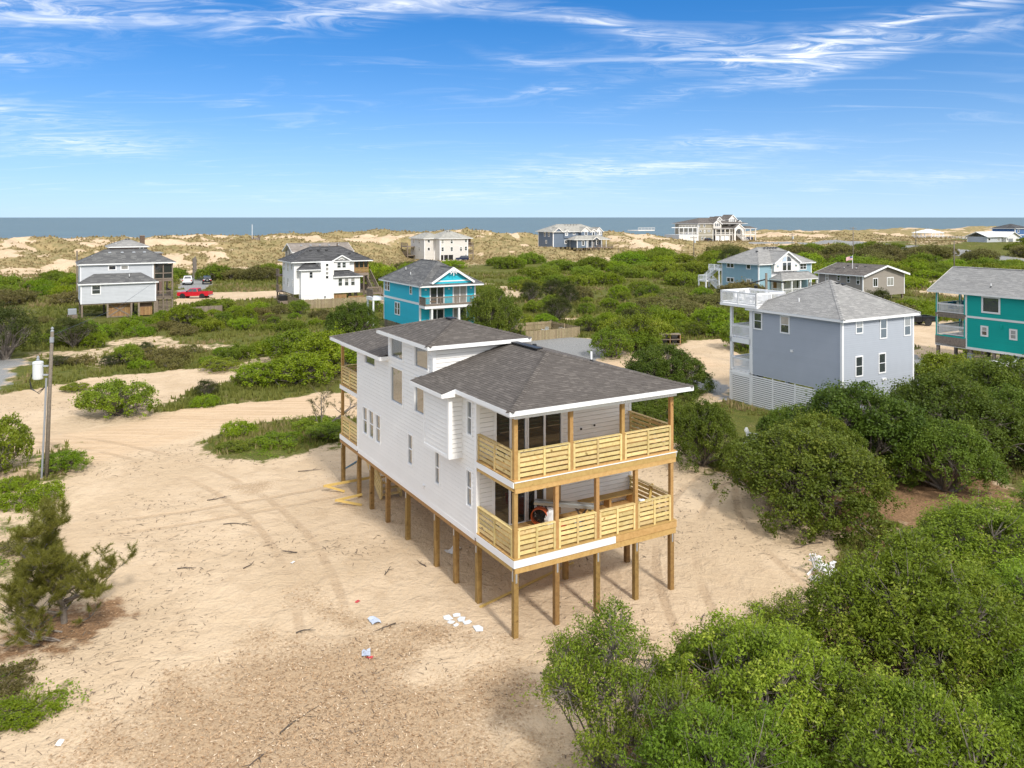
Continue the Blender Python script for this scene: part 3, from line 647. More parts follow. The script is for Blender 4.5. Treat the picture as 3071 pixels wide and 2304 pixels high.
# ------------------------------------------------------------------ the new white house on pilings
def main_house():
    T = empty('stilt_house', G(0, 0), GA); tag(T, 'new white stilt house with brown shingle roof and raw wood decks in the foreground', 'house')
    XR, YF, YB, YE = 7.40, 2.80, 16.2, 19.05
    Z1, Z2, ZE = 2.76, 5.50, 8.06
    wall = body(T, 0, XR, YF, YB, 2.5, 8.02, 'white_siding', 'wall', .06)
    tower = body(T, 0, 4.08, 6.75, 11.8, 7.9, 9.3, 'white_siding', 'tower_wall', .06)
    bay = body(T, -.58, .1, 4.0, 6.35, 5.36, 7.9, 'white_siding', 'bay_wall', .06)
    # left wall: a runs from the far corner to the near corner
    L = Face(T, (0, YB), (0, YF)); la = lambda y: YB-y
    wins = []
    for y0, y1 in ((14.72, 15.32), (13.80, 14.42), (12.88, 13.48)): wins.append((y0, y1, 3.66, 4.98, 'double', 'glass_clear'))
    wins += [(8.93, 9.37, 3.66, 4.96, 'double', 'glass_clear'), (6.10, 6.46, 3.62, 4.90, 'double', 'glass_clear'), (3.20, 3.58, 3.60, 4.92, 'double', 'glass_clear'), (3.18, 3.54, 6.35, 7.60, 'double', 'glass_clear'),
             (10.06, 11.46, 6.08, 7.66, 'pic', 'glass_clear'), (7.24, 8.64, 6.16, 7.66, 'pic', 'glass_clear'), (10.06, 11.46, 8.16, 9.03, 'pic', 'glass_clear'), (7.24, 8.64, 8.16, 9.0, 'pic', 'glass_clear'),
             (13.6, 15.06, 7.30, 7.68, 'pic', 'glass_clear')]
    holes = [(la(y1)-.01, la(y0)+.01, z0-.01, z1+.01) for y0, y1, z0, z1, k, g in wins]+[(la(6.35), la(4.0), 5.36, 7.9)]
    L.siding(2.62, 8.04, 'white_siding', .178, holes, boards=wall)
    Lt = Face(T, (0, 11.8), (0, 6.75)); Lt.siding(2.62+.178*30, 9.3, 'white_siding', .178, [(a-(YB-11.8), b-(YB-11.8), c, d) for a, b, c, d in holes], boards=tower, poly=[(0, 8.04), (5.05, 8.04), (5.05, 9.3), (0, 9.3)])
    for y0, y1, z0, z1, kd, g in wins: L.window(la(y1), la(y0), z0, z1, kd, .075, g, 'white_trim', .04, deep=True)
    # front wall behind the decks
    F = Face(T, (0, YF), (XR, YF))
    doors = [(.78, 2.14, Z1+.02, Z1+2.10), (2.28, 3.0, Z1+.02, Z1+2.10), (.85, 2.14, Z2+.02, Z2+2.10), (2.30, 3.82, Z2+.02, Z2+2.10)]
    cler = [(4.42, 5.02, 7.16, 7.50), (5.18, 5.86, 7.16, 7.50), (6.08, 6.76, 7.16, 7.50)]
    F.siding(2.62, 8.0, 'white_siding', .178, [(a-.01, b+.01, c-.01, d+.01) for a, b, c, d in doors+cler]+[(3.06, 3.82, Z1, Z1+2.12)], boards=wall)
    for a, b, c, d in doors: F.window(a, b, c, d, 'slide', .10, 'glass_dark', 'white_trim', .035, name='sliding_door', deep=True, bar=.09)
    for a, b, c, d in cler: F.window(a, b, c, d, 'pic', .06, 'glass_dark', deep=True)
    mb = MB(); F.bar(mb, 3.08, 3.80, Z1+.03, Z1+2.1, -.04, .03); mb.build('plywood_panel', 'plywood', T)
    for a, z in ((4.78, 6.05), (5.45, 6.12)):
        mb = MB(); F.bar(mb, a-.06, a+.06, z-.07, z+.07, .01, .03); o = mb.build('outlet_box', 'white_plastic', T); m2 = MB(); F.bar(m2, a-.025, a+.03, z-.03, z+.04, .03, .09); m2.build('outlet_cover', 'black_plastic', o)
    Rr = Face(T, (XR, YF), (XR, YB)); Rr.siding(2.62, 8.0, 'white_siding', .178); Bk = Face(T, (XR, YB), (0, YB)); Bk.siding(2.62, 8.0, 'white_siding', .178)
    Bk.window(1.2, 3.0, Z1+.05, Z1+2.1, 'slide', .1, name='sliding_door'); Bk.window(1.2, 3.0, Z2+.05, Z2+2.1, 'slide', .1, name='sliding_door')
    Tf = Face(T, (0, 6.75), (4.08, 6.75)); Tf.siding(8.0, 9.3, 'white_siding', .178, boards=tower); Face(T, (4.08, 6.75), (4.08, 11.8)).siding(8.0, 9.3, 'white_siding', .2); Face(T, (4.08, 11.8), (0, 11.8)).siding(8.0, 9.3, 'white_siding', .2)
    Tf.trim(-.03, .12, 8.0, 9.3); Lt.trim(4.93, 5.05, 8.06, 9.3, n=.03); Lt.trim(0, .1, 8.06, 9.3, n=.03)
    for fc, z1 in ((L, 8.0), (F, 7.95)): fc.trim(0, .12, 2.55, z1); fc.trim(fc.L-.12, fc.L+(.034 if fc is L else .0), 2.55, z1)
    L.trim(.12, L.L-.12, 2.42, 2.63, n=.032, name='skirt_board')
    # bay with its little lean-to roof
    B1 = Face(T, (-.58, 6.35), (-.58, 4.0)); B2 = Face(T, (-.58, 4.0), (0, 4.0)); B0 = Face(T, (0, 6.35), (-.58, 6.35))
    B1.siding(5.36, 7.86, 'white_siding', .178, boards=bay); B2.siding(5.36, 7.86, 'white_siding', .178, boards=bay); B0.siding(5.36, 7.86, 'white_siding', .178, boards=bay)
    B1.trim(B1.L-.13, B1.L+.034, 5.33, 7.86); B2.trim(0, .12, 5.33, 7.86); B1.trim(0, .08, 5.33, 7.86); B1.trim(.08, B1.L-.13, 5.30, 5.42)
    MB().box(-.6, .0, 3.98, 6.37, 5.29, 5.355).build('bay_floor', 'white_trim', T)
    mb = MB(); L.bar(mb, la(7.72), la(7.58), 3.05, 3.17, .02, .09); mb.build('vent_hood', 'white_plastic', T)
    # ---- roof: hipped main roof, tower roof, bay roof, all in single shingles
    sl_ = .268; x0, x1, y0, y1 = -.46, 7.86, -.52, 19.45; xm = (x0+x1)/2; hw = xm-x0; zr = ZE+hw*sl_
    A, Bp = (xm, y0+hw, zr), (xm, y1-hw, zr); zx = lambda x: ZE+(x-x0)*sl_
    planes = [([(x0, y0, ZE), (x1, y0, ZE), A], 1, (x0, y0, ZE)), ([(x1, y0, ZE), (x1, y1, ZE), Bp, A], 2, None), ([(x1, y1, ZE), (x0, y1, ZE), Bp], 3, None)]
    # left slope, split round the tower and with the bay's longer eave
    ty0, ty1 = 6.75, 11.8
    planes += [([(x0, y0, ZE), A, (xm, ty0, zr), (x0, ty0, ZE)], 4, (x0, ty0, ZE)), ([(x0, y1, ZE), Bp, (xm, ty1, zr), (x0, ty1, ZE)], 5, (x0, y1, ZE)),
               ([(xm, ty1, zr), (xm, ty0, zr), (4.06, ty0, zr+.0), (4.06, ty1, zr+.0)], 6, None)]
    planes[3] = ([(x0, ty0, ZE), (x0, y0, ZE), A, (xm, ty0, zr)], 4, (x0, y0, ZE)); planes[4] = ([(x0, y1, ZE), (x0, ty1, ZE), (xm, ty1, zr), Bp], 5, (x0, y1, ZE)); planes.pop()
    bx0 = -1.02; bz = zx(bx0); by0, by1 = 3.72, 6.85
    bayp = [(bx0, by1, bz), (bx0, by0, bz), (x0, by0, ZE), (x0, by1, ZE)]; planes.append((bayp, 7, (x0, y0, ZE)))
    ux0, ux1, uy0, uy1, uz = -.46, 4.54, 6.25, 12.2, 9.34; uh = (ux1-ux0)/2; uxm = ux0+uh; uzr = uz+uh*sl_
    UA, UB = (uxm, uy0+uh, uzr), (uxm, uy1-uh, uzr)
    ups = [([(ux0, uy0, uz), (ux1, uy0, uz), UA], 11, None), ([(ux1, uy0, uz), (ux1, uy1, uz), UB, UA], 12, None), ([(ux1, uy1, uz), (ux0, uy1, uz), UB], 13, None), ([(ux0, uy1, uz), (ux0, uy0, uz), UA, UB], 14, None)]
    base = MB()
    for f, *_ in planes: base.face(f)
    base.box(.1, x1-.03, 6.6, 11.9, ZE-.16, ZE-.10); base.box(x0+.03, x1-.03, y0+.03, 6.6, ZE-.16, ZE-.10); base.box(x0+.03, x1-.03, 11.9, y1-.03, ZE-.16, ZE-.10)
    base.hexa([(bx0, by0, bz-.1), (x0, by0, ZE-.1), (x0, by1, ZE-.1), (bx0, by1, bz-.1), (bx0, by0, bz-.005), (x0, by0, ZE-.005), (x0, by1, ZE-.005), (bx0, by1, bz-.005)])
    roof = base.build('roof', 'white_trim', T)
    ub = MB()
    for f, *_ in ups: ub.face(f)
    ub.box(ux0+.03, ux1-.03, uy0+.03, uy1-.03, uz-.16, uz-.02); uroof = ub.build('tower_roof', 'white_trim', T)
    for ob, pl in ((roof, planes), (uroof, ups)):
        col = []
        for f, sd, org in pl: roof_plane(None, f, .132, .16, .32, .014, sd, col, org, gap=.004)
        Mw = Matrix.Translation(G(0, 0)) @ Matrix.Rotation(GA, 4, 'Z'); cp = Vector((0, 0, HC))
        def dist(c): ps, b, ch, O, U, Wd, n, t = c; q = Mw @ (O+U*ps[0][0][0]+Wd*ps[0][0][1]); vis = (cp-q).dot(Mw.to_3x3() @ n); return (q-cp).length+(0 if vis > 0 else 1e3)
        col.sort(key=dist); rest = MB(); nsep = 200 if ob is roof else 90
        for i, (ps, b, ch, O, U, Wd, n, t) in enumerate(col):
            mb = MB() if i < nsep else rest
            emit(mb, ps, b, ch, O, U, Wd, n, t, .003, .0, True)
            if i < nsep: mb.build('shingle', 'shingle_brown', ob)
        tag(rest.build('shingle_field', 'shingle_brown', ob), kind='stuff')
    for ob, prs in ((roof, [((x0, y0, ZE), A), ((x1, y0, ZE), A), ((x0, y1, ZE), Bp), ((x1, y1, ZE), Bp), (A, (xm, ty0, zr)), ((xm, ty1, zr), Bp)]), (uroof, [((ux0, uy0, uz), UA), ((ux1, uy0, uz), UA), ((ux0, uy1, uz), UB), ((ux1, uy1, uz), UB), (UA, UB)])):
        for p, q in prs:
            mb = MB(); caps(mb, p, q, .15, .17, .022); mb.build('ridge_cap', 'shingle_brown', ob)
    MB().beam((xm-.04, y0+hw+.5, zr+.055), (xm-.04, ty0-.35, zr+.055), .32, .05).build('ridge_vent', 'black_plastic', roof); MB().beam((uxm, uy0+uh+.2, uzr+.05), (uxm, uy1-uh-.2, uzr+.05), .3, .05).build('ridge_vent', 'black_plastic', uroof)
    pipe(T, 5.55, 3.1, zx(2*xm-5.55), .42); mb = MB().lathe((4.75, 6.3, zx(2*xm-4.75)), [(.0, .16), (.09, .15), (.10, .06), (.14, .02), (.14, -.05)], 10); mb.build('exhaust_cap', 'black_plastic', T)
    # fascia
    for a, b in (((x0, y0), (x1, y0)), ((x1, y0), (x1, y1)), ((x1, y1), (x0, y1)), ((x0, y1), (x0, ty1+.05)), ((x0, by0), (x0, y0))):
        p, q = Vector((*a, ZE-.075)), Vector((*b, ZE-.075)); MB().beam(p, q, .03, .165).build('fascia_board', 'white_trim', T)
    for a, b in (((ux0, uy0), (ux1, uy0)), ((ux1, uy0), (ux1, uy1)), ((ux1, uy1), (ux0, uy1)), ((ux0, uy1), (ux0, uy0))):
        MB().beam(Vector((*a, uz-.075)), Vector((*b, uz-.075)), .03, .165).build('fascia_board', 'white_trim', T)
    MB().beam((bx0, by0, bz-.07), (bx0, by1, bz-.07), .03, .15).build('fascia_board', 'white_trim', T)
    for yy in (by0, by1): MB().hexa([(bx0, yy-.015, bz-.145), (x0+.02, yy-.015, bz-.145), (x0+.02, yy+.015, bz-.145), (bx0, yy+.015, bz-.145), (bx0, yy-.015, bz), (x0+.02, yy-.015, ZE-.005), (x0+.02, yy+.015, ZE-.005), (bx0, yy+.015, bz)]).build('return_board', 'white_trim', T)
    MB().box(x0, .02, ty1-.02, ty1+.04, ZE-.16, ZE+.02).build('return_board', 'white_trim', T)
    # ---- decks
    def deck(z, y0_, y1_, far):
        mb = MB(); mb.box(.05, XR-.05, y0_+.05, y1_-.02, z-.26, z-.045); d = mb.build('deck', 'post_wood', T)
        n = int((y1_-y0_)/.145); w = (y1_-y0_)/n
        for i in range(n): MB().box(-.03, XR+.03, y0_-.03*(i == 0)+i*w, y0_+(i+1)*w-.008, z-.04, z+random.uniform(-.003, .003)).build('deck_board', 'deck_wood', d)
        return d
    for z in (Z1, Z2): deck(z, 0, YF-.03, False); deck(z, YB+.03, YE, True)
    def band(p, q, z0, z1, mat, name, t=.04): MB().beam((*p, (z0+z1)/2), (*q, (z0+z1)/2), t, z1-z0).build(name, mat, T)
    # white side bands, front beams, the half-finished white front band
    for z, lo in ((Z1, .30), (Z2, .26)):
        band((-.02, -.0), (-.02, YF-.02), z-lo, z-.05, 'white_trim', 'band_board', .045); band((-.02, YB+.02), (-.02, YE), z-lo, z-.05, 'white_trim', 'band_board', .045)
        band((XR+.02, 0), (XR+.02, YF), z-lo, z-.05, 'white_trim', 'band_board', .045)
    band((-.04, -.035), (4.4, -.035), Z1-.30, Z1-.05, 'white_trim', 'band_board', .05)
    band((0, -.02), (XR, -.02), Z1-.28, Z1-.05, 'post_wood', 'rim_joist', .04) if False else band((4.41, -.02), (XR+.02, -.02), Z1-.29, Z1-.05, 'deck_wood', 'rim_joist', .045)
    band((0.03, .03), (XR, .03), Z1-.52, Z1-.31, 'deck_wood', 'beam', .09); band((.02, .1), (.02, YF), Z1-.46, Z1-.31, 'deck_wood', 'beam', .07)
    band((.02, YF), (.02, YE), Z1-.50, Z1-.34, 'post_wood', 'beam', .10); band((XR-.05, .1), (XR-.05, YE), Z1-.50, Z1-.3, 'post_wood', 'beam', .10)
    band((0, -.03), (XR+.05, -.03), Z2-.075, Z2-.045, 'white_trim', 'drip_edge', .05); band((0, -.01), (XR, -.01), Z2-.28, Z2-.08, 'deck_wood', 'rim_joist', .045); band((.04, .03), (XR, .03), Z2-.46, Z2-.285, 'deck_wood', 'beam', .09); band((.03, .08), (.03, YF-.05), Z2-.40, Z2-.265, 'deck_wood', 'beam', .07)
    band((0, .0), (XR, .0), ZE-.40, ZE-.17, 'white_trim', 'eave_beam', .14); band((.0, 0.07), (.0, YF), ZE-.40, ZE-.17, 'white_trim', 'eave_beam', .13); band((XR, 0.07), (XR, YF), ZE-.40, ZE-.17, 'white_trim', 'eave_beam', .13)
    band((0, YE-.1), (XR, YE-.1), ZE-.40, ZE-.17, 'white_trim', 'eave_beam', .14); band((.0, YB), (.0, YE-.17), ZE-.40, ZE-.17, 'white_trim', 'eave_beam', .13)
    # posts
    def post(x, y, z0, z1, w=.075, mat='post_wood'): MB().box(x-w, x+w, y-w, y+w, z0, z1).build('post', mat, T, .006)
    lowx = [.10, 1.82, 3.63, 5.46, 7.24]; upx = [.10, 2.45, 4.82, 7.24]
    for x in lowx: post(x, .10, Z1, Z2-.46)
    for x in upx: post(x, .10, Z2, ZE-.40)
    for z, zt_ in ((Z1, Z2-.28), (Z2, ZE-.40)):
        for x in (.10, 3.7, 7.24): post(x, YE-.1, z, zt_)
    # railings: each bay is a frame with a mid post and five flat slats
    def rail(p, q, z, first=True, last=True):
        p, q = Vector((*p, 0)), Vector((*q, 0)); d = (q-p); Lr = d.length; d = d.normalized(); nn = Vector((d.y, -d.x, 0)); mb = MB()
        Zv = Vector((0, 0, 1)); mb.beam(p+Zv*(z+.985), q+Zv*(z+.985), .14, .035)
        for t in ([.03] if first else [])+[Lr/2]+([Lr-.03] if last else []): c = p+d*t+nn*.03; mb.beam(c+Zv*(z+.0), c+Zv*(z+.965), .085, .04, nn)
        o = mb.build('railing', 'rail_wood', T)
        for h in range(5):
            zz = z+.135+h*.178
            for s0, s1 in ((.01, Lr/2-.005), (Lr/2+.005, Lr-.01)):
                w_ = random.uniform(-.004, .004); MB().beam(p+d*s0+Zv*(zz+w_), p+d*s1+Zv*(zz-w_), .03, .118).build('slat', 'rail_wood', o)
    for xs, z in ((lowx, Z1), (upx, Z2)):
        for a, b in zip(xs, xs[1:]): rail((a+.08, .06), (b-.08, .06), z)
        rail((.06, YF-.06), (.06, .19), z); rail((XR-.12, .19), (XR-.12, YF-.06), z)
        rail((.06, YE-.19), (.06, YB+.06), z); rail((XR-.12, YB+.06), (XR-.12, YE-.19), z)
        if z == Z2: rail((.19, YE-.1), (3.6, YE-.1), z); rail((3.8, YE-.1), (7.15, YE-.1), z)
        else: rail((3.8, YE-.1), (7.15, YE-.1), z)
    # pilings with their straps
    rows = [.10, 2.88, 4.80, 6.65, 9.75, 12.2, 14.4, 16.3, YE-.15]
    for iy, y in enumerate(rows):
        xs = lowx if iy == 0 else [.12, 4.1, 7.25]
        for x in xs:
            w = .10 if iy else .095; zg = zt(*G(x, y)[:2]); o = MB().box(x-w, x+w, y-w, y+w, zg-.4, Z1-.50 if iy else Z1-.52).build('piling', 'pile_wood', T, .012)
            if iy == 0:
                MB().box(x-.035, x+.035, y-w-.012, y-w-.002, Z1-.85, Z1-.30).build('strap', 'galvanised', o)
            if x < .2: MB().box(x-w-.012, x-w-.002, y-.035, y+.035, Z1-.80, Z1-.34).build('strap', 'galvanised', o)
            if iy == 0 and x > 7: MB().box(x+w+.002, x+w+.012, y-.035, y+.035, Z1-.85, Z1-.30).build('strap', 'galvanised', o)
    # stairs down from the rear deck, running back under the house
    stair(T, (1.5, YE-3.8, .05), (1.5, YE-.15, Z1-.2), 1.1, 12, 'rail_wood', True)
    return T
main_house()
# ------------------------------------------------------------------ neighbouring houses
def four(T, x0, x1, y0, y1, z0, z1, mat, ch=.2, trim='white_trim', core=None, faces='flrb', tw=.12):
    """clapboard box with corner boards; returns its four faces"""
    body(T, x0, x1, y0, y1, z0, z1, core or mat)
    fs = {'f': Face(T, (x0, y0), (x1, y0)), 'r': Face(T, (x1, y0), (x1, y1)), 'b': Face(T, (x1, y1), (x0, y1)), 'l': Face(T, (x0, y1), (x0, y0))}
    for k_ in faces:
        f = fs[k_]; f.siding(z0, z1, mat, ch)
        if trim: f.trim(0, tw, z0, z1, trim, .045, 'corner_board'); f.trim(f.L-tw, f.L+.044, z0, z1, trim, .045, 'corner_board')
    return fs
def wins(f, spec, kind='double', **kw):
    for a, z, w, h in spec: f.window(a-w/2, a+w/2, z-h/2, z+h/2, kind, **kw)
def fbox(T, name, mat, *b, bevel=0): return MB().box(*b).build(name, mat, T, bevel)
def gable_wall(T, f, a0, a1, z0, rise, mat, ch=.2):
    f.siding(z0, z0+rise, mat, ch, poly=[(a0, z0), (a1, z0), ((a0+a1)/2, z0+rise)], a0=a0, a1=a1, name='gable_siding')

def house_lavender():
    T = empty('beach_house', G(-9.75, 106.44), GA); tag(T, 'lavender grey two storey house on pilings with low lean-to roof and screened porch, far left', 'house')
    fs = four(T, 0, 9.9, 0, 2.2, 2.2, 5.05, 'lavender_siding'); wins(fs['f'], [(1.96, 4.2, 1.0, 1.15)], 'double', trim=.13, gl='glass_mid')
    up = four(T, 0, 9.8, 2.2, 9.0, 2.2, 7.75, 'lavender_siding'); wins(up['f'], [(4.2, 7.2, .85, .5), (5.85, 7.2, .85, .5)], 'pic', trim=.14); wins(up['l'], [(3, 6.6, .5, 1.1)], 'double')
    # lean-to roof over the lower block
    roof = MB().face([(-.35, -.35, 5.1), (10.25, -.35, 5.1), (8.1, 2.2, 6.35), (1.75, 2.2, 6.35)]).face([(-.35, -.35, 5.1), (1.75, 2.2, 6.35), (-.35, 2.2, 5.1)]).face([(10.25, -.35, 5.1), (10.25, 2.2, 5.1), (8.1, 2.2, 6.35)]).box(-.3, 10.2, -.3, 2.18, 5.02, 5.08).build('lower_roof', 'white_trim', T)
    mb = MB(); roof_plane(mb, [(-.35, -.35, 5.1), (10.25, -.35, 5.1), (8.1, 2.2, 6.35), (1.75, 2.2, 6.35)], .2, .5, .9, .02, 61); roof_plane(mb, [(-.35, 2.2, 5.1), (-.35, -.35, 5.1), (1.75, 2.2, 6.35)], .2, .5, .9, .02, 62); roof_plane(mb, [(10.25, -.35, 5.1), (10.25, 2.2, 5.1), (8.1, 2.2, 6.35)], .2, .5, .9, .02, 63); tag(mb.build('shingles', 'shingle_mid', roof), kind='stuff')
    fascia(T, -.37, 10.27, -.37, 2.2, 5.11, .17, sides='flr'); pipe(T, 6.4, 1.0, 5.8, .5)
    r = hip(T, -.4, 12.95, 1.8, 9.5, 7.85, 1.95, 'shingle_mid', seed=5); vents(r, [(x, 4.6, 9.35) for x in (4.0, 5.7, 7.3, 8.8)], 'grey_plastic'); pipe(T, 1.6, 3.9, 8.5, .5)
    # porches on the right
    for z in (2.45, 5.2): fbox(T, 'porch_floor', 'old_wood', 9.82, 12.6, 2.2, 8.8, z-.3, z)
    for x in (9.95, 11.2, 12.5):
        fbox(T, 'porch_post', 'old_wood', x-.08, x+.08, 2.22, 2.38, 5.2, 7.7)
        if x > 10: fbox(T, 'piling', 'old_wood', x-.12, x+.12, 2.2, 2.44, -.3, 4.9); fbox(T, 'piling', 'old_wood', x-.12, x+.12, 8.5, 8.74, -.3, 7.7)
    fbox(T, 'screen', 'glass_dark', 9.95, 12.5, 2.34, 2.36, 5.3, 7.6); fbox(T, 'screen_rail', 'old_wood', 9.9, 12.55, 2.24, 2.32, 6.1, 6.22); fbox(T, 'screen_rail', 'old_wood', 9.9, 12.55, 2.24, 2.32, 5.25, 5.4); fbox(T, 'porch_back', 'dark_wood', 9.95, 12.5, 8.4, 8.5, 5.2, 7.6)
    balustrade(T, (9.95, 2.25), (12.5, 2.25), 2.45, 'old_wood', 1.0, .16); balustrade(T, (12.5, 2.3), (12.5, 8.7), 2.45, 'old_wood', 1.0, .16)
    o = fbox(T, 'slat_screen', 'old_wood', 10.0, 12.4, 2.5, 2.54, .0, .08)
    for i in range(9): fbox(o, 'slat', 'old_wood', 10.4, 12.4, 2.46, 2.5, .3+i*.2, .42+i*.2)
    fbox(T, 'stair_wall', 'old_wood', 9.95, 10.45, 2.3, 2.5, -.1, 2.1)
    # pilings, braces and ground floor panels
    for x in (.15, 3.45, 6.6, 7.6, 9.75):
        pile(T, x, .2, -.3, 2.2, .12); pile(T, x, 8.6, -.3, 2.2, .12)
    for x0, x1, y in ((3.6, 6.5, .9), (7.7, 9.5, .8)):
        p = fbox(T, 'board_panel', 'dark_wood', x0, x1, y, y+.05, .05, 2.1); n = int((x1-x0)/.24)
        for i in range(n): fbox(p, 'plank', 'cedar_wood', x0+i*(x1-x0)/n+.01, x0+(i+1)*(x1-x0)/n-.01, y-.03, y, .08, (2.05 if x0 < 5 else 1.3))
    for a, b in (((3.6, .12), (6.5, 2.0)), ((3.6, 2.0), (6.5, .12))): MB().beam((a[0], .82, a[1]), (b[0], .82, b[1]), .05, .17).build('brace', 'old_wood', T)
    fbox(T, 'sill_beam', 'old_wood', 3.4, 6.6, .6, .75, .0, .14); fbox(T, 'sill_beam', 'old_wood', 0.1, 9.8, .1, .28, 2.02, 2.19)
    mb = MB().box(-1.6, -.5, .6, 1.6, .7, 1.5); mb.build('air_conditioner', 'grey_plastic', T, .04); fbox(T, 'unit_stand', 'old_wood', -1.7, -.4, .5, 1.7, -.3, .68)
def house_brown():
    T = empty('beach_house', G(-4.39, 132.25), GA); tag(T, 'brown shingled house with grey hip roof and chimney rising behind the lavender house', 'house')
    fs = four(T, 0, 5.9, 0, 6, 0, 9.5, 'brown_siding', .25, 'dark_wood'); wins(fs['f'], [(5.05, 9.15, .45, .5)], 'pic', trim=.12)
    r = hip(T, -.4, 6.3, -.4, 6.4, 9.55, 1.3, 'shingle_grey', seed=8); vents(r, [(2.7, 2.6, 10.75), (3.2, 2.6, 10.75)]); pipe(T, 1.0, .8, 9.9, .3)
    fbox(T, 'chimney', 'dark_wood', 5.1, 5.9, 3.4, 4.2, 9.6, 11.3); fbox(T, 'chimney_cap', 'old_wood', 5.05, 5.95, 3.35, 4.25, 11.3, 11.4)
    fbox(T, 'lower_roof', 'shingle_grey', 5.9, 8.6, -.2, 5, 8.2, 8.35); fbox(T, 'side_wall', 'brown_siding', 5.9, 8.4, 0, 4.8, 0, 8.2)
    pile(T, -5.0, 2, 0, 8.9, .12, 'grey_pole', 'stove_pipe')
def house_white():
    T = empty('beach_house', G(22.87, 109.43), GA); tag(T, 'white house with dark hip roof, small front gable and stacked square windows behind plank fence', 'house')
    W_ = 'white_siding'
    m = four(T, -.9, 9.5, 1.2, 8.6, 1.75, 7.1, W_, .2); wins(m['l'], [(1.0, 6.1, .5, 1.3), (3.6, 6.1, .5, 1.3), (5.9, 6.3, .4, .9), (1.0, 3.6, .5, 1.3), (3.6, 3.5, .5, 1.4), (6.4, 3.6, .4, 1.0)], 'double', trim=.07)
    wins(m['f'], [(7.65, 6.45, .6, .85), (8.55, 6.45, .6, .85)], 'double', trim=.07)
    f1 = four(T, 0, 3.3, 0, 1.25, 0, 5.85, W_); wins(f1['f'], [(1.62, 5.0, .5, .95)], 'double', trim=.06)
    f2 = four(T, 3.3, 5.55, 0, 1.25, 0, 7.1, W_, trim=None); wins(f2['f'], [(1.08, z, .42, .42) for z in (6.6, 5.92, 5.2, 4.52)], 'pic', trim=.06)
    mb = MB(); f2['f'].bar(mb, .45, .95, .75, 1.5, .0, .06); o = mb.build('meter_window', 'white_trim', T); mb = MB(); f2['f'].bar(mb, .6, .8, .95, 1.35, .06, .08); mb.build('pane', 'glass_dark', o)
    f3 = four(T, 5.55, 10.15, 0, 1.25, 1.72, 4.5, W_); wins(f3['f'], [(1.13, 3.6, .62, 1.25), (2.25, 3.6, .62, 1.25), (3.37, 3.6, .62, 1.25)], 'double', trim=.07, gl='glass_mid')
    f1['f'].trim(0, 3.3, 1.6, 1.75, n=.05); f2['f'].trim(0, 2.2, 1.6, 1.75, n=.05)
    def lean(x0, x1, z, rise, y1, hl, hr, nm, sd):
        p = [(x0, -.4, z), (x1, -.4, z), (x1-hr, y1, z+rise), (x0+hl, y1, z+rise)]; q = MB().face(p).face([(x0, -.4, z), (x0+hl, y1, z+rise), (x0, y1, z)]).face([(x1, -.4, z), (x1, y1, z), (x1-hr, y1, z+rise)]).box(x0+.03, x1-.03, -.37, y1-.02, z-.08, z-.02)
        ro = q.build(nm, 'white_trim', T); mb = MB(); roof_plane(mb, p, .2, .5, .9, .02, sd); roof_plane(mb, [(x0, y1, z), (x0, -.4, z), (x0+hl, y1, z+rise)], .2, .5, .9, .02, sd+1); roof_plane(mb, [(x1, -.4, z), (x1, y1, z), (x1-hr, y1, z+rise)], .2, .5, .9, .02, sd+2)
        tag(mb.build('shingles', 'shingle_dark', ro), kind='stuff'); fascia(T, x0-.02, x1+.02, -.42, y1, z+.01, .16, sides='flr')
    lean(-.5, 3.3, 5.9, 1.1, 1.2, 1.4, .6, 'lower_roof', 71); lean(5.45, 10.6, 4.55, 1.0, 1.2, .05, 2.0, 'lower_roof', 81)
    r = hip(T, -1.6, 12.8, .5, 9.4, 7.2, 2.35, 'shingle_dark', seed=9); vents(r, [(x, 3.6, 9.0) for x in (2.6, 4.0, 5.4)]+[(9.2, 2.6, 8.35), (10.5, 2.6, 8.35)])
    g = Face(T, (5.7, .75), (8.6, .75)); fbox(T, 'dormer_wall', W_, 5.9, 8.4, .77, 3.0, 5.6, 7.2); g.siding(5.6, 7.2, W_, .2); gable_wall(T, g, 0, 2.9, 7.2, .85, W_); wins(g, [(1.45, 7.35, .55, .28)], 'pic', trim=.05); wins(g, [(1.0, 6.45, .58, .85), (1.9, 6.45, .58, .85)], 'double', trim=.06, gl='glass_mid')
    gable(T, 5.35, 8.95, .45, 3.8, 7.2, 1.0, 'shingle_dark', seed=31, name='dormer_roof')
    # porch and stairs on the right
    fbox(T, 'porch_floor', 'old_wood', 9.5, 12.25, 1.2, 8.6, 4.5, 4.95); fbox(T, 'porch_floor', 'old_wood', 9.5, 12.25, 1.2, 8.6, 1.5, 1.8)
    for x in (9.7, 10.5, 11.35, 12.15):
        fbox(T, 'porch_post', 'cedar_wood', x-.07, x+.07, 1.25, 1.4, 4.95, 7.05)
        if x > 11: fbox(T, 'piling', 'old_wood', x-.11, x+.11, 1.2, 1.42, -.3, 4.5); fbox(T, 'piling', 'old_wood', x-.11, x+.11, 8.2, 8.4, -.3, 7)
    fbox(T, 'screen', 'glass_dark', 9.6, 12.2, 1.4, 1.42, 5.9, 7.05)
    for i in range(4): fbox(T, 'slat', 'cedar_wood', 9.55, 12.2, 1.22, 1.26, 5.0+i*.24, 5.17+i*.24)
    balustrade(T, (12.2, 1.3), (12.2, 8.4), 1.8, 'old_wood', 1.0, .15)
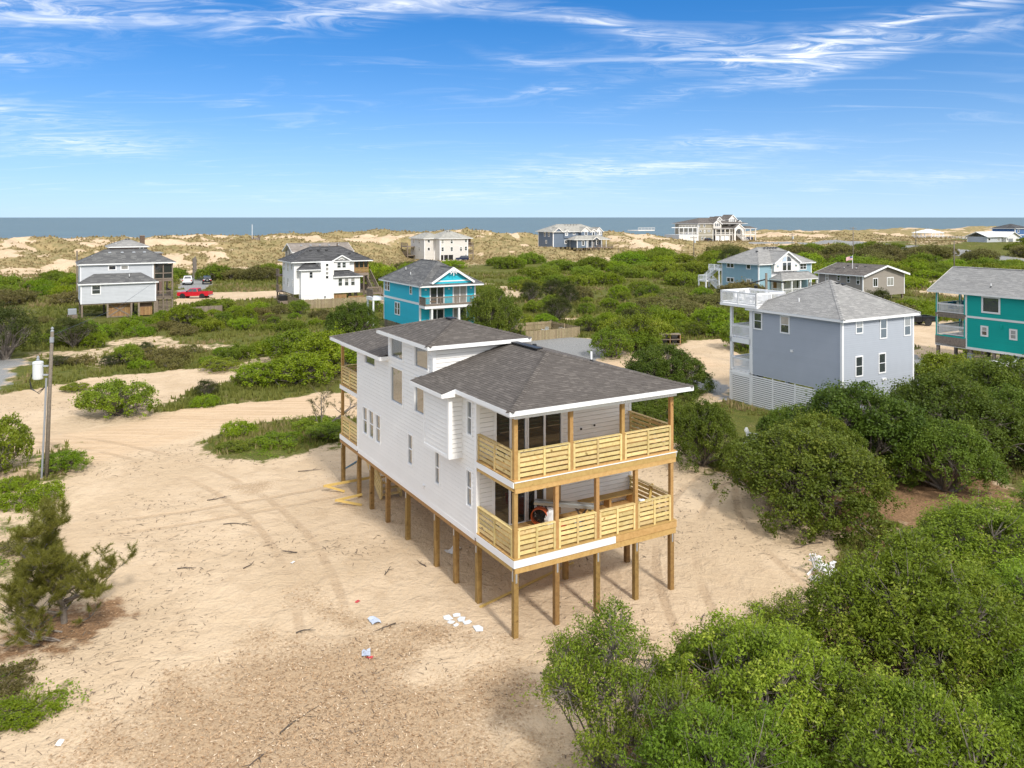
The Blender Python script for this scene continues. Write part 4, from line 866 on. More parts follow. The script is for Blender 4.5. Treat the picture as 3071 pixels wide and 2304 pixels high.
    stair(T, (12.6, -1.2, 1.7), (12.6, 3.2, 4.5), 1.2, 12, 'old_wood', True); fbox(T, 'landing', 'old_wood', 10.6, 13.2, -2.6, -1.1, 1.45, 1.7); balustrade(T, (10.7, -2.5), (13.1, -2.5), 1.7, 'old_wood', 1.0, .12); stair(T, (15.4, -1.9, 0), (13.2, -1.9, 1.55), 1.2, 8, 'old_wood', True)
    for x in (10.8, 13.0): pile(T, x, -2.4, -.3, 1.5, .09)
    # plank panels below the raised part
    for x0, x1, y, h in ((5.6, 7.9, .3, 1.55), (8.0, 10.9, -.4, 1.15)):
        p = fbox(T, 'panel_rail', 'cedar_wood', x0, x1, y+.03, y+.07, h*.4, h*.52); n = int((x1-x0)/.22)
        for i in range(n): fbox(p, 'plank', 'cedar_wood', x0+i*(x1-x0)/n+.012, x0+(i+1)*(x1-x0)/n-.012, y, y+.03, .05, h)
    for x in (8.6, 9.9): pile(T, x, 1.0, -.2, 1.72, .12)
    for i in range(7): fbox(T, 'lattice_slat', 'old_wood', -.95, -.9, 1.4, 8.4, .25+i*.22, .36+i*.22)
    fbox(T, 'air_conditioner', 'black_plastic', -2.7, -1.5, 3.2, 4.6, .55, 1.5, bevel=.04); fbox(T, 'unit_stand', 'old_wood', -2.8, -1.4, 3.1, 4.7, -.2, .54)
    for z in (1.8, 4.6): fbox(T, 'rear_deck', 'old_wood', -1.6, 4, 8.6, 10.6, z-.3, z); balustrade(T, (-1.55, 8.7), (-1.55, 10.5), z, 'old_wood', 1.0, .16)
    pile(T, -1.4, 10.4, -.3, 4.5, .11)
def house_long():
    T = empty('beach_house', G(30.16, 141.05), GA); tag(T, 'long weathered house with tan gable roof peeking over the white house', 'house')
    fs = four(T, 0, 12.3, 0, 7, 0, 7.4, 'taupe_siding', .3); wins(fs['l'], [(2.2, 7.0, .6, .9), (4.6, 7.0, .6, .9)], 'pic'); gable_wall(T, fs['l'], 0, 7, 7.4, 1.5, 'taupe_siding', .3)
    r = gable(T, -.6, 12.6, -.5, 7.5, 7.5, 1.75, 'shingle_tan', 'x', seed=14); vents(r, [(x, 2.2, 8.8) for x in (2, 4, 6, 8, 10)], 'grey_plastic'); fbox(T, 'stove_pipe', 'dark_wood', 9.4, 9.6, 1.2, 1.4, 7.8, 9.2)
    fbox(T, 'awning', 'dark_wood', 10, 12, -.6, -.1, 6.9, 7.1)
def house_turquoise():
    T = empty('beach_house', G(25.45, 66.26), GA); tag(T, 'bright turquoise two storey house with grey hip roof, white trim and brown railed balcony', 'house')
    W_ = 'turquoise_siding'; fs = four(T, 0, 7.64, 0, 12.0, 1.0, 6.3, W_, .19, tw=.16)
    f, l = fs['f'], fs['l']; wins(l, [(.85, 5.62, .62, 1.25), (1.75, 5.62, .62, 1.25), (9.3, 5.68, .52, 1.05), (4.4, 2.85, .62, 1.45), (5.3, 2.85, .62, 1.45)], 'double', trim=.13, gl='glass_mid')
    l.trim(.1, 11.9, 3.95, 4.22, n=.05, name='band_board'); f.trim(.1, 7.5, 3.75, 4.0, n=.05, name='band_board'); f.trim(.1, 7.5, 6.05, 6.3, n=.05, name='band_board')
    for a in (2.3, 5.45):
        for z in (4.02, 1.25): f.window(a-.85, a+.85, z, z+2.02, 'slide', .15, 'glass_mid', name='sliding_door', bar=.12)
    for a, z in ((.75, 5.7), (3.9, 5.7), (7.0, 5.7)): fbox(T, 'wall_lamp', 'white_plastic', a-.1, a+.1, -.14, -.03, z, z+.16)
    r = hip(T, -.55, 8.2, -1.35, 12.6, 6.35, 2.75, 'shingle_mid', seed=12); pipe(T, 1.0, 5.2, 7.25, .45); pipe(T, 1.6, 8.2, 7.7, .45)
    # gable dormer with its ornament
    d = Face(T, (1.2, -1.05), (6.5, -1.05)); body(T, 1.3, 6.4, -1.0, 1.2, 6.35, 6.9, W_, 'dormer_wall'); d.siding(6.4, 6.85, W_, .19); gable_wall(T, d, .3, 5.0, 6.85, 1.45, W_); d.trim(.2, 5.1, 6.78, 6.92, n=.06)
    gable(T, .95, 6.75, -1.5, 2.6, 6.75, 1.8, 'shingle_mid', seed=41, name='dormer_roof', fw=.26)
    for a, b in (((3.3, -1.55, 7.95), (4.4, -1.55, 7.95)), ((3.85, -1.55, 7.5), (3.85, -1.55, 8.4)), ((3.45, -1.55, 7.7), (3.85, -1.55, 8.3)), ((4.25, -1.55, 7.7), (3.85, -1.55, 8.3))): MB().beam(a, b, .05, .09).build('ornament_bar', 'white_trim', T)
    fbox(T, 'balcony', 'white_trim', -.1, 8.25, -1.75, -.03, 3.62, 3.96); fbox(T, 'balcony_floor', 'old_wood', -.1, 8.25, -1.78, -.03, 3.965, 4.0)
    for p, q in (((-.05, -1.7), (8.2, -1.7)), ((-.05, -1.7), (-.05, -.1)), ((8.2, -1.7), (8.2, -.1))): balustrade(T, p, q, 4.0, 'old_wood', 1.0, .13)
    for x in (.9, 4.55, 8.0): fbox(T, 'porch_post', 'white_trim', x-.11, x+.11, -1.66, -1.44, -.2, 3.62); fbox(T, 'eave_post', 'white_trim', x-.05, x+.05, -.1, -.04, 4.0, 6.1) if False else None
    fbox(T, 'porch_floor', 'old_wood', -.1, 8.25, -1.78, -.03, 1.0, 1.2)
    for x, y in ((1.4, -.9), (6.9, -1.0)):
        fbox(T, 'deck_seat', 'canvas_blue' if x > 5 else 'cedar_wood', x-.3, x+.3, y-.3, y+.3, 4.35, 4.45)
    for y in (.4, 4, 8, 11.6): pile(T, .15, y, -.3, 1.0, .12); pile(T, 7.4, y, -.3, 1.0, .12)
    for i in range(6): fbox(T, 'lattice_slat', 'old_wood', -.04, .0, .3, 11.8, .08+i*.15, .16+i*.15)
    fbox(T, 'side_deck', 'white_trim', -1.6, .0, 12.05, 14.5, 3.5, 3.9); balustrade(T, (-1.55, 12.1), (-1.55, 14.4), 3.95, 'old_wood', 1.0, .13); pile(T, -1.45, 12.2, -.2, 3.5, .1, 'white_trim'); pile(T, -1.45, 14.3, -.2, 3.5, .1, 'white_trim')
def house_greyblue():
    u0, v0 = 33.64, 12.4; T = empty('beach_house', G(u0, v0), GA); tag(T, 'grey blue two storey house with pyramid roof, white stacked porches and slatted base, right', 'house')
    W_ = 'greyblue_siding'; fs = four(T, 0, 8.05, 0, 8.25, 2.45, 7.55, W_, .15); f, l = fs['f'], fs['l']
    fbox(T, 'base_wall', W_, .05, 8.0, .05, 2.2, -.3, 2.45); b1 = Face(T, (0, 2.2), (0, 0)); b1.siding(-.2, 2.45, W_, .15); b2 = Face(T, (0, 0), (8.05, 0)); b2.siding(-.2, 2.45, W_, .15); b2.trim(0, .12, -.2, 2.45, n=.045); b1.trim(2.1, 2.24, -.2, 2.45, n=.045)
    wins(l, [(.68, 6.67, .68, 1.15), (3.3, 6.68, .70, 1.15)], 'double', trim=.10, gl='glass_mid'); fbox(T, 'wall_vent', 'white_plastic', -.1, -.02, 4.2, 4.4, 4.72, 4.9)
    wins(f, [(1.8, 6.95, .62, .75), (4.5, 6.67, .64, 1.3), (7.3, 6.67, .64, 1.3), (1.78, 4.2, .66, 1.3), (4.35, 4.2, .66, 1.3)], 'double', trim=.09, gl='glass_mid'); mb = MB(); f.bar(mb, 4.3, 4.75, 2.95, 3.1, .02, .12); mb.build('vent_hood', 'white_plastic', T)
    r = hip(T, -.35, 8.4, -.35, 8.6, 7.62, 2.25, 'shingle_grey', .14, .25, .5, seed=3, axis='y', fh=.2); pipe(T, 1.1, 4.6, 8.25, .4); vents(r, [(4.2, 3.7, 9.62), (4.6, 3.5, 9.55)])
    # porches at the far left end
    y0, y1, x1 = 8.27, 10.55, 3.6
    for z in (2.45, 5.05): fbox(T, 'porch_floor', 'white_trim', 0.0, x1, y0, y1, z-.35, z+.05); balustrade(T, (.08, y1-.1), (.08, y0+.05), z+.05, 'white_trim', 1.0, .11, post=False); balustrade(T, (.1, y1-.1), (x1, y1-.1), z+.05, 'white_trim', 1.0, .11, post=False)
    for x, y in ((.1, y1-.12), (x1-.1, y1-.12), (.1, y0+.1)): fbox(T, 'porch_post', 'white_trim', x-.1, x+.1, y-.1, y+.1, -.3, 7.5)
    fbox(T, 'roof_deck', 'white_trim', -.45, 2.9, 7.3, 11.2, 7.62, 7.82)
    for p, q in (((-.4, 11.1), (-.4, 7.4)), ((-.4, 7.4), (2.8, 7.4)), ((2.8, 7.4), (2.8, 11.1)), ((-.4, 11.1), (2.8, 11.1))): balustrade(T, p, q, 7.82, 'white_trim', .98, .13)
    fbox(T, 'deck_table', 'white_plastic', .6, 1.6, 8.6, 9.5, 8.4, 8.46); fbox(T, 'table_leg', 'white_plastic', 1.05, 1.15, 9.0, 9.1, 7.82, 8.4)
    for x in (.5, 1.7): fbox(T, 'deck_chair', 'white_plastic', x-.25, x+.25, 9.8, 10.3, 8.2, 8.26); fbox(T, 'chair_back', 'white_plastic', x-.25, x+.25, 10.3, 10.36, 7.85, 8.75)
    stair(T, (1.6, 8.6, 5.1), (3.2, 10.2, 7.7), .8, 10, 'dark_wood', False)
    # slatted skirt
    yy = [10.55, 8.25, 6.2, 4.1, 2.2]
    for a, b in zip(yy, yy[1:]):
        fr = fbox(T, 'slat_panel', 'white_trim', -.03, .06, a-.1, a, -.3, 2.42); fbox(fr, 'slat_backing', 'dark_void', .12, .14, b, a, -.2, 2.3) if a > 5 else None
        for i in range(16):
            if a < 4.5 and i < 6: continue
            fbox(fr, 'slat', 'white_trim', -.03, .0, b+.01, a-.11, -.1+i*.155, .005+i*.155)
    for y in (2.4, 5, 8): pile(T, .3, y, -.3, 2.4, .12, 'white_trim'); pile(T, 7.8, y, -.3, 2.4, .12, 'white_trim')
    pile(T, 7.8, .2, -.3, 2.4, .12, 'white_trim')
def house_teal():
    T = empty('beach_house', G(63.59, 20.91), GA); tag(T, 'teal green house on pilings with grey gable roof and white railed porches, right edge', 'house')
    W_ = 'teal_siding'; Lr = Face(T, (0, .3), (0, -10)); body(T, 0, 8.2, -10, .3, 1.9, 7.25, W_); Lr.siding(2.05, 7.2, W_, .19); Ff = Face(T, (0, -10), (8.2, -10)); Ff.siding(2.05, 7.2, W_, .19); B = Face(T, (8.2, .3), (0, .3)); B.siding(2.05, 7.2, W_, .19); Face(T, (8.2, -10), (8.2, .3)).siding(2.05, 7.2, W_, .19)
    Lr.trim(0, .12, 2.0, 7.1, 'warm_white'); Lr.trim(.1, 10.2, 4.92, 5.12, 'warm_white', .05, 'band_board'); Lr.trim(0, 10.2, 1.85, 2.08, 'warm_white', .05, 'skirt_board')
    Lr.window(1.68, 3.12, 5.7, 7.0, 'pic', .16, 'glass_mid', 'warm_white'); wins(Lr, [(1.8, 3.8, .42, .72), (4.45, 3.8, .42, .72), (8, 3.8, .42, .72)], 'double', trim=.15, frame='warm_white')
    mb = MB(); Lr.bar(mb, 3.3, 3.45, 4.25, 4.6, .02, .14); mb.build('wall_lamp', W_, T)
    gable(T, -.45, 8.65, -10.6, 4.0, 7.32, 2.25, 'shingle_grey', 'y', .14, .3, .6, seed=51, fmat='warm_white'); pipe(T, .9, -1.6, 7.98, .35); pipe(T, 1.1, -5.4, 8.1, .35)
    for z in (2.1, 5.15): fbox(T, 'porch_floor', 'old_wood', -.05, 8.2, .31, 3.4, z-.2, z+.7 if z < 3 else z+.0)
    pf = Face(T, (0, 3.4), (0, .3)); pf.siding(2.05, 2.95, W_, .19); pf.trim(0, 3.1, 1.85, 2.08, 'warm_white', .05, 'skirt_board'); fbox(T, 'porch_beam', 'old_wood', -.02, .12, .35, 3.4, 4.72, 5.0)
    for x, y in ((.08, 3.28), (4.1, 3.28), (8.1, 3.28), (.08, .42)):
        fbox(T, 'porch_post', W_, x-.09, x+.09, y-.09, y+.09, 2.9, 7.2); fbox(T, 'post_trim', 'warm_white', x-.11, x-.05, y-.11, y-.05, 2.9, 7.2)
    for z in (2.95, 5.15): balustrade(T, (.06, 3.2), (.06, .5), z, 'warm_white', .95, .12, post=False); balustrade(T, (.2, 3.3), (8.0, 3.3), z, 'warm_white', .95, .12, post=False)
    for i, (x, y) in enumerate(((1.0, 2.2), (1.9, 2.3), (2.9, 1.9))):
        c = fbox(T, 'porch_chair', 'canvas_blue', x-.3, x+.3, y-.3, y+.3, 5.5, 5.58); fbox(c, 'chair_back', 'canvas_blue', x-.3, x+.3, y+.25, y+.33, 5.5, 6.2)
    for x in (.15, 3.2, 5.6, 8.0):
        for y in (-9.8, -6.5, -2.3, -.1, 3.2): pile(T, x, y, -.4, 1.9, .13, 'old_wood')
    fbox(T, 'utility_box', 'grey_metal', -.12, .3, -.35, .1, .75, 1.5); p = fbox(T, 'rail_post', 'old_wood', -.06, .02, -2.2, -2.1, .2, 1.3)
    for i in range(3): fbox(p, 'plank', 'old_wood', -.05, -.01, -2.2, -.5, .62+i*.22, .80+i*.22)
def house_lightblue():
    T = empty('beach_house', G(102.81, 83.7), GA); tag(T, 'light blue house with grey hip roof, white front gable with arched window and porch', 'house')
    W_ = 'lightblue_siding'; fs = four(T, 0, 14.8, 0, 9.6, .25, 5.7, W_, .2, tw=.18); f, l = fs['f'], fs['l']
    for z in (5.2, 2.35): wins(l, [(1.9, z, .75, .72), (2.85, z, .75, .72), (7.1, z, .85, .75)], 'pic', trim=.15)
    f.trim(3.4, 10.5, .3, 5.75, 'white_trim', .05, 'white_panel'); wins(f, [(11.9, 5.0, .75, 1.0), (12.8, 5.0, .75, 1.0)], 'double', trim=.14)
    r = hip(T, -.6, 15.5, -.6, 10.2, 5.8, 2.95, 'shingle_grey', seed=22); vents(r, [(x, 4.0, 8.6) for x in (6, 6.9, 7.7, 8.5, 9.3)]+[(3.2, 3.4, 8.05)])
    g = Face(T, (3.4, -.7), (10.5, -.7)); body(T, 3.5, 10.4, -.66, 2, 4.3, 6.0, 'white_siding', 'gable_wall'); g.siding(4.3, 6.0, 'white_siding', .2); gable_wall(T, g, .2, 6.9, 6.0, 2.1, 'white_siding')
    gable(T, 3.2, 10.7, -1.1, 4.6, 5.95, 2.2, 'shingle_grey', seed=26, name='gable_roof', fw=.28)
    def arch(a0, a1, z0, z1):   # quarter-round upper light
        s_ = 1 if a1 > a0 else -1; w = abs(a1-a0); pts = [(a0, z0)]+[(a0+s_*w*math.cos(t), z0+(z1-z0)*math.sin(t)) for t in np.linspace(0, math.pi/2, 7)]
        mb = MB().face([g.pt(a, z, .06) for a, z in pts]); mb.build('arch_pane', 'glass_dark', T)
    arch(3.62, 4.75, 6.2, 7.15); arch(3.38, 2.25, 6.2, 7.15); wins(g, [(2.85, 5.2, 1.0, 1.5), (4.15, 5.2, 1.0, 1.5)], 'pic', trim=.12)
    for a in (1.0, 6.1): MB().lathe(g.pt(a, 5.35, .03), [(.0, -.03), (.26, -.03), (.28, .0), (.0, .01)], 12, 'y').build('round_window', 'glass_dark', T)
    # porch
    hip(T, 2.9, 13.5, -3.1, .05, 2.9, 1.25, 'shingle_grey', seed=27, axis='x', name='porch_roof', fas='flr'); fbox(T, 'porch_floor', 'white_trim', 3.2, 13.2, -2.9, 0, -.2, .15)
    for x in (3.4, 5.9, 8.3, 10.8, 13.0): fbox(T, 'porch_post', 'white_trim', x-.14, x+.14, -2.85, -2.57, .1, 2.8)
    balustrade(T, (3.4, -2.7), (13.0, -2.7), .15, 'white_trim', .95, .16, post=False); balustrade(T, (3.4, -2.7), (3.4, -.1), .15, 'white_trim', .95, .16, post=False)
    for a in (5.2, 9.3): f.window(a, a+1.6, .35, 2.35, 'slide', .12, name='sliding_door'); 
    fbox(T, 'front_door', 'cedar_wood', 3.9, 4.8, -.1, -.02, .2, 2.25)
    # white stairs on the far left
    fbox(T, 'stair_deck', 'white_trim', -.3, 2.2, 9.65, 13.0, 4.0, 4.25); fbox(T, 'stair_deck', 'white_trim', -.9, 2.2, 13.0, 15.4, 1.6, 1.9); stair(T, (-.1, 14.2, 1.9), (-.1, 11.0, 4.2), 1.1, 10, 'white_trim', True); stair(T, (.9, 11.0, .1), (.9, 13.6, 1.8), 1.1, 8, 'white_trim', True)
    balustrade(T, (-.9, 15.3), (-.9, 13.1), 1.9, 'white_trim', .95, .15); balustrade(T, (-.3, 12.9), (-.3, 9.7), 4.25, 'white_trim', .95, .15); balustrade(T, (-.9, 15.3), (2.1, 15.3), 1.9, 'white_trim', .95, .15)
    for x in (-.8, 2.0):
        for y in (13.2, 15.2): pile(T, x, y, -.8, 1.6, .12, 'white_trim')
        pile(T, x+.4, 9.9, -.8, 4.0, .12, 'white_trim')
def house_taupe():
    T = empty('beach_house', G(105.79, 63.45), GA); tag(T, 'low taupe house with brown gable roof half hidden by shrubs, centre right', 'house')
    fs = four(T, 0, 11.4, 0, 9, 1.2, 4.75, 'taupe_siding', .2); f, l = fs['f'], fs['l']; wins(l, [(8.1, 3.9, .5, 1.2), (6.2, 4.0, .5, 1.0), (4.2, 4.1, .5, .8), (1.8, 4.0, .5, 1.1)], 'double', trim=.06); wins(f, [(3.3, 3.5, 1.1, 1.3), (7.4, 3.5, 1.6, 1.3)], 'pair', trim=.12)
    gable_wall(T, f, 0, 11.4, 4.75, 1.45, 'taupe_siding'); r = gable(T, -.6, 12.0, -.7, 9.5, 4.8, 1.6, 'shingle_taupe', seed=91, fw=.3); vents(r, [(4.2, y, 6.0) for y in (2.5, 4.2, 6)]); pipe(T, 2.4, 5.5, 5.6, .3); pipe(T, 2.6, 3.2, 5.65, .3)
    fbox(T, 'side_deck', 'old_wood', -2.6, -.02, 5, 9, 2.0, 2.2); balustrade(T, (-2.5, 5.1), (-2.5, 8.9), 2.2, 'old_wood', .9, .2)
    for x in (.2, 4, 8, 11.2):
        for y in (.3, 8.5): pile(T, x, y, -.3, 1.2, .13)
def house_farwhite():
    T = empty('beach_house', G(100.74, 221.46), GA); tag(T, 'tall cream three storey house with pale hip roof and side decks before the dunes', 'house')
    fs = four(T, 0, 10.6, 0, 12, -.2, 7.45, 'cream_siding', .25, tw=.2); f = fs['f']
    wins(f, [(1.0, 6.5, .8, 1.3), (4.4, 6.5, .8, 1.3), (9.8, 6.7, .8, .9), (1.0, 3.9, .8, 1.3), (4.4, 3.9, .8, 1.3), (7.9, 3.9, .8, 1.3), (9.8, 4.0, .8, 1.3), (9.8, 1.3, .8, 1.3), (8.3, 1.1, .4, .7)], 'double', trim=.14, gl='glass_mid')
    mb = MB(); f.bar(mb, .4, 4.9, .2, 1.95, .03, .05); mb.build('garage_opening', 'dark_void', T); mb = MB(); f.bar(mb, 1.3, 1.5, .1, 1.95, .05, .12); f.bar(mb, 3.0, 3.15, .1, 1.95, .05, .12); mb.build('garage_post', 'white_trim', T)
    w = four(T, -3.9, .0, 4.0, 15.5, -.2, 7.45, 'cream_siding', .25, tw=.2); wins(w['f'], [(1.6, 6.6, .8, .9), (1.6, 3.9, .8, .9)], 'double', trim=.14); wins(w['l'], [(2.5, 6.4, .8, 1.3), (7.2, 6.4, .8, 1.3), (2.5, 3.8, .8, 1.3), (7.2, 3.8, .8, 1.3)], 'double', trim=.1)
    hip(T, -4.6, 4, 3.3, 16.2, 7.5, 1.9, 'shingle_pale', seed=101); r = hip(T, -.7, 12.3, -.7, 12.6, 7.55, 2.7, 'shingle_pale', seed=102); vents(r, [(4.6, 4.0, 9.9), (5.6, 4.0, 9.9), (9.4, 3.6, 8.8)])
    for z in (5.0, 2.4): fbox(T, 'side_deck', 'old_wood', 10.62, 13.0, .2, 8, z-.35, z); balustrade(T, (12.9, .3), (12.9, 7.9), z, 'old_wood', 1.0, .25); balustrade(T, (10.7, .3), (12.9, .3), z, 'old_wood', 1.0, .25)
    for y in (.4, 7.8): pile(T, 12.8, y, -.3, 5, .13); 
    fbox(T, 'porch_screen', 'dark_wood', 10.65, 12.0, .6, 7, 5, 7.4)
    for z in (1.6, 4.6): fbox(T, 'side_deck', 'old_wood', -6.8, -3.95, 12, 18, z-.3, z); balustrade(T, (-6.7, 12.1), (-6.7, 17.9), z, 'old_wood', 1.2, .25)
    for y in (12.2, 17.8): pile(T, -6.6, y, -.3, 5.6, .13)
def house_farblue():
    T = empty('beach_house', G(171.5, 235.8, .9), GA); tag(T, 'slate blue stilt house with many white gables facing the scrub below the sea', 'house')
    W_ = 'slate_siding'; Z = -.9
    a = four(T, -12.6, 10.2, 5.0, 16, 2.0, 8.1, W_, .25, tw=.25); wins(a['f'], [(6.5, 7.2, .8, 1.2), (10, 7.3, .8, .8), (6.0, 4.0, .8, 1.2)], 'double', trim=.2); wins(a['l'], [(5, 7, .9, 1.4), (8, 7, .9, 1.4), (6, 4, .8, 1)], 'double', trim=.2)
    b = four(T, -4.6, .2, 0, 5, 1.75, 5.0, W_, .25, tw=.25); wins(b['f'], [(2.9, 3.6, .9, 1.6)], 'grid', trim=.2); 
    c = four(T, .2, 9.5, 2.4, 5, 1.75, 5.0, W_, .25, tw=.2); wins(c['f'], [(6.6, 3.6, .9, 1.5), (1.0, 3.2, .9, 1.9)], 'double', trim=.18)
    r = hip(T, -13.6, 11.0, 4.2, 17, 8.1, 2.9, 'shingle_pale', seed=111); vents(r, [(x, 9.4, 10.75) for x in (-4, -2.6, -1.2, .2, 1.6)])
    hip(T, -6.4, 11.4, -.7, 6.2, 5.0, 1.5, 'shingle_pale', seed=112, axis='x', name='porch_roof', fas='flr')
    for x0, x1, y, zz, rise, wx in ((-.2, 4.4, 3.4, 8.0, 2.0, 1), (4.2, 7.2, 3.2, 7.9, 1.3, 1), (7.0, 10.4, 3.5, 8.0, 1.8, 2), (-7.6, -5.4, 4.6, 8.0, 1.0, 1), (-12.4, -8.6, 4.5, 8.05, 1.7, 0), (2.6, 5.4, -.9, 5.0, 1.1, 0)):
        g = Face(T, (x0, y), (x1, y)); w = x1-x0
        if wx: body(T, x0+.05, x1-.05, y+.05, 6.5, 5.6, zz, W_, 'gable_wall'); g.siding(5.6, zz, W_, .25); wins(g, [(w/2, zz-.7, .9, 1.3)] if wx == 1 else [(w/2-.6, zz-.6, .7, 1.3), (w/2+.6, zz-.6, .7, 1.3)], 'pic', trim=.22)
        gable_wall(T, g, 0, w, zz, rise*.88, 'warm_white' if wx else W_, .25); gable(T, x0-.35, x1+.35, y-.3, y+4.5, zz-.05, rise, 'shingle_pale', seed=int(120+x0), name='gable_roof', fmat='warm_white', fw=.3)
    fbox(T, 'porch_floor', 'old_wood', .2, 12.8, -.5, 4, 1.45, 1.75); balustrade(T, (4.6, -.4), (12.7, -.4), 1.75, 'old_wood', 1.0, .22); stair(T, (3.6, -4.4, Z), (3.6, -.5, 1.7), 1.8, 10, 'old_wood', True)
    for x in (.4, 2.4, 4.6, 7, 9.4): fbox(T, 'porch_post', 'white_trim', x-.1, x+.1, -.4, -.2, 1.75, 4.95)
    fbox(T, 'screen_porch', 'dark_wood', 10.25, 10.6, 5, 9, 5.2, 8.0)
    for x in (-12.4, -10.4, -8.2, -6.2, -4.4, -2.2, .1, 3, 6, 9, 11.2, 12.6):
        for y in (.2, 6.5, 15): 
            if not (x < -5 and y < 1): pile(T, x, y, Z-.3, 2.0, .16)
    fbox(T, 'entry_door', 'warm_white', 4.6, 5.5, 2.3, 2.36, 1.8, 3.9)
def house_fartan():
    T = empty('beach_house', G(260.3, 257.0, 3.4), GA); tag(T, 'large sage tan mansion with white columned porch, arch and gables on the dunes', 'house')
    W_ = 'sage_siding'; a = four(T, -9.7, .0, 0, 16, -.2, 8.25, W_, .3, tw=.3); f = a['f']
    f.trim(0, 9.7, 2.8, 3.1, 'cream_siding', .06, 'band_board'); f.trim(0, 9.7, 5.7, 6.0, 'cream_siding', .06, 'band_board'); wins(f, [(1.5, 4.8, 1.2, .6), (4.2, 4.6, .6, 1.0), (7.0, 4.8, 1.2, .6), (.7, 7.4, .7, 1.2), (4, 7.4, .7, 1.2), (2.6, 1.3, .7, 1.1), (4.4, 1.6, .5, .5)], 'pic', trim=.18)
    b = four(T, 0, 21.5, 3.4, 17, -.2, 8.25, W_, .3, tw=.25); wins(b['f'], [(x, 4.4, 1.2, 1.9) for x in (1.8, 4.4, 7.2, 9.8, 18.6, 20.5)], 'pic', trim=.12)
    r = hip(T, -10.4, 22.4, -.6, 17.6, 8.3, 2.6, 'shingle_taupe', .25, seed=131); hip(T, 5.5, 20, 4, 15, 9.9, 1.9, 'shingle_taupe', .25, seed=132, name='upper_roof'); body(T, 6, 19.4, 4.6, 14.5, 8.3, 9.9, W_, 'upper_wall')
    # porch storey
    hip(T, .6, 28.2, -1.2, 4, 5.9, 1.0, 'shingle_taupe', .25, seed=133, axis='x', name='porch_roof', fas='flr'); fbox(T, 'porch_floor', 'warm_white', .6, 27.8, -.9, 3.4, 2.7, 3.0)
    for x in (.9, 4.2, 7, 10, 11.8, 18.2, 20.2, 24, 27.5): fbox(T, 'porch_column', 'warm_white', x-.2, x+.2, -.9, -.5, -.2, 5.8)
    balustrade(T, (.9, -.8), (11.8, -.8), 3.0, 'warm_white', 1.1, .28, post=False); balustrade(T, (18.2, -.8), (27.5, -.8), 3.0, 'warm_white', 1.1, .28, post=False); fbox(T, 'far_wall', W_, 21.5, 22, 3.4, 12, -.2, 5.8)
    for x0 in (1.2, 4.5, 7.3):
        d = fbox(T, 'garage_door', 'warm_white', x0, x0+2.5, -.4, -.3, -.1, 2.6)
        for i in range(4): fbox(d, 'panel', 'white_trim', x0+.05, x0+2.45, -.43, -.4, .0+i*.65, .58+i*.65)
    # arched portico
    pf = Face(T, (11.9, -2.0), (18.1, -2.0)); 
    arc = [(6.2/2+2.2*math.cos(t), 3.6+2.2*math.sin(t)) for t in np.linspace(0, math.pi, 13)]
    top = [(6.2, 3.6), (6.2, 5.9), (4.6, 7.2), (3.1, 8.0), (1.6, 7.2), (0, 5.9), (0, 3.6)]
    mb = MB()
    tp = [(6.2, 3.6), (6.2, 4.4), (6.2, 5.2), (6.2, 5.9), (5.2, 6.7), (4.1, 7.4), (3.1, 8.0), (2.1, 7.4), (1.0, 6.7), (0, 5.9), (0, 5.2), (0, 4.4), (0, 3.6)]
    for i in range(12): mb.face([pf.pt(*arc[i], .0), pf.pt(*tp[i], .0), pf.pt(*tp[i+1], .0), pf.pt(*arc[i+1], .0)]); mb.face([pf.pt(*arc[i], .0), pf.pt(*arc[i+1], .0), pf.pt(*arc[i+1], -.5), pf.pt(*arc[i], -.5)])
    mb.build('arch', 'warm_white', T)
    for a0 in (0, 5.3): m2 = MB(); pf.bar(m2, a0, a0+.9, -.2, 3.6, -.5, .0); m2.build('arch_pier', 'warm_white', T)
    gable(T, 11.5, 18.5, -2.4, 3.5, 5.8, 2.3, 'shingle_taupe', 'y', .25, seed=134, name='arch_roof', fw=.35); stair(T, (15, -6.5, -.1), (15, -1.6, 2.9), 3.0, 12, 'warm_white', True)
    for x0, x1, y, zz, rise, h in ((-.6, 4.6, -.7, 8.2, 2.0, 2.2), (4.9, 7.6, 2.6, 10.2, 1.4, 1.6), (12.4, 17.4, 2.2, 10.3, 2.3, 3.6), (18.0, 21.6, 2.4, 8.3, 1.6, 2.0)):
        g = Face(T, (x0, y), (x1, y)); w = x1-x0; body(T, x0+.05, x1-.05, y+.05, 8, zz-h, zz, 'cream_siding', 'gable_wall'); g.siding(zz-h, zz, 'cream_siding', .3); gable_wall(T, g, 0, w, zz, rise*.9, 'warm_white', .3); gable(T, x0-.4, x1+.4, y-.4, y+6, zz-.05, rise, 'shingle_taupe', seed=int(140+x0), name='gable_roof', fw=.35)
        k_ = 3 if w > 4 else 2 if w > 3 else 1
        wins(g, [(w/2+(i-(k_-1)/2)*1.1, zz-.5, .75, 1.4) for i in range(k_)], 'pic', trim=.12)
    # pool deck with its pergola on the left
    fbox(T, 'deck_base', 'lavender_siding', -21.4, -9.75, 0, 10, -.2, 3.2)
    for i in range(12): fbox(T, 'base_panel', 'warm_white', -21.2+i*.97, -20.4+i*.97, -.08, -.01, .0, 3.0)
    balustrade(T, (-21.2, .1), (-9.9, .1), 3.3, 'warm_white', 1.1, .25)
    for x in (-21.2, -18.4, -15.6, -12.8, -10.1): fbox(T, 'pergola_post', 'white_trim', x-.13, x+.13, .1, .36, 3.3, 6.6)
    for y in (.2, 5): fbox(T, 'pergola_beam', 'white_trim', -21.4, -9.9, y, y+.2, 6.3, 6.6)
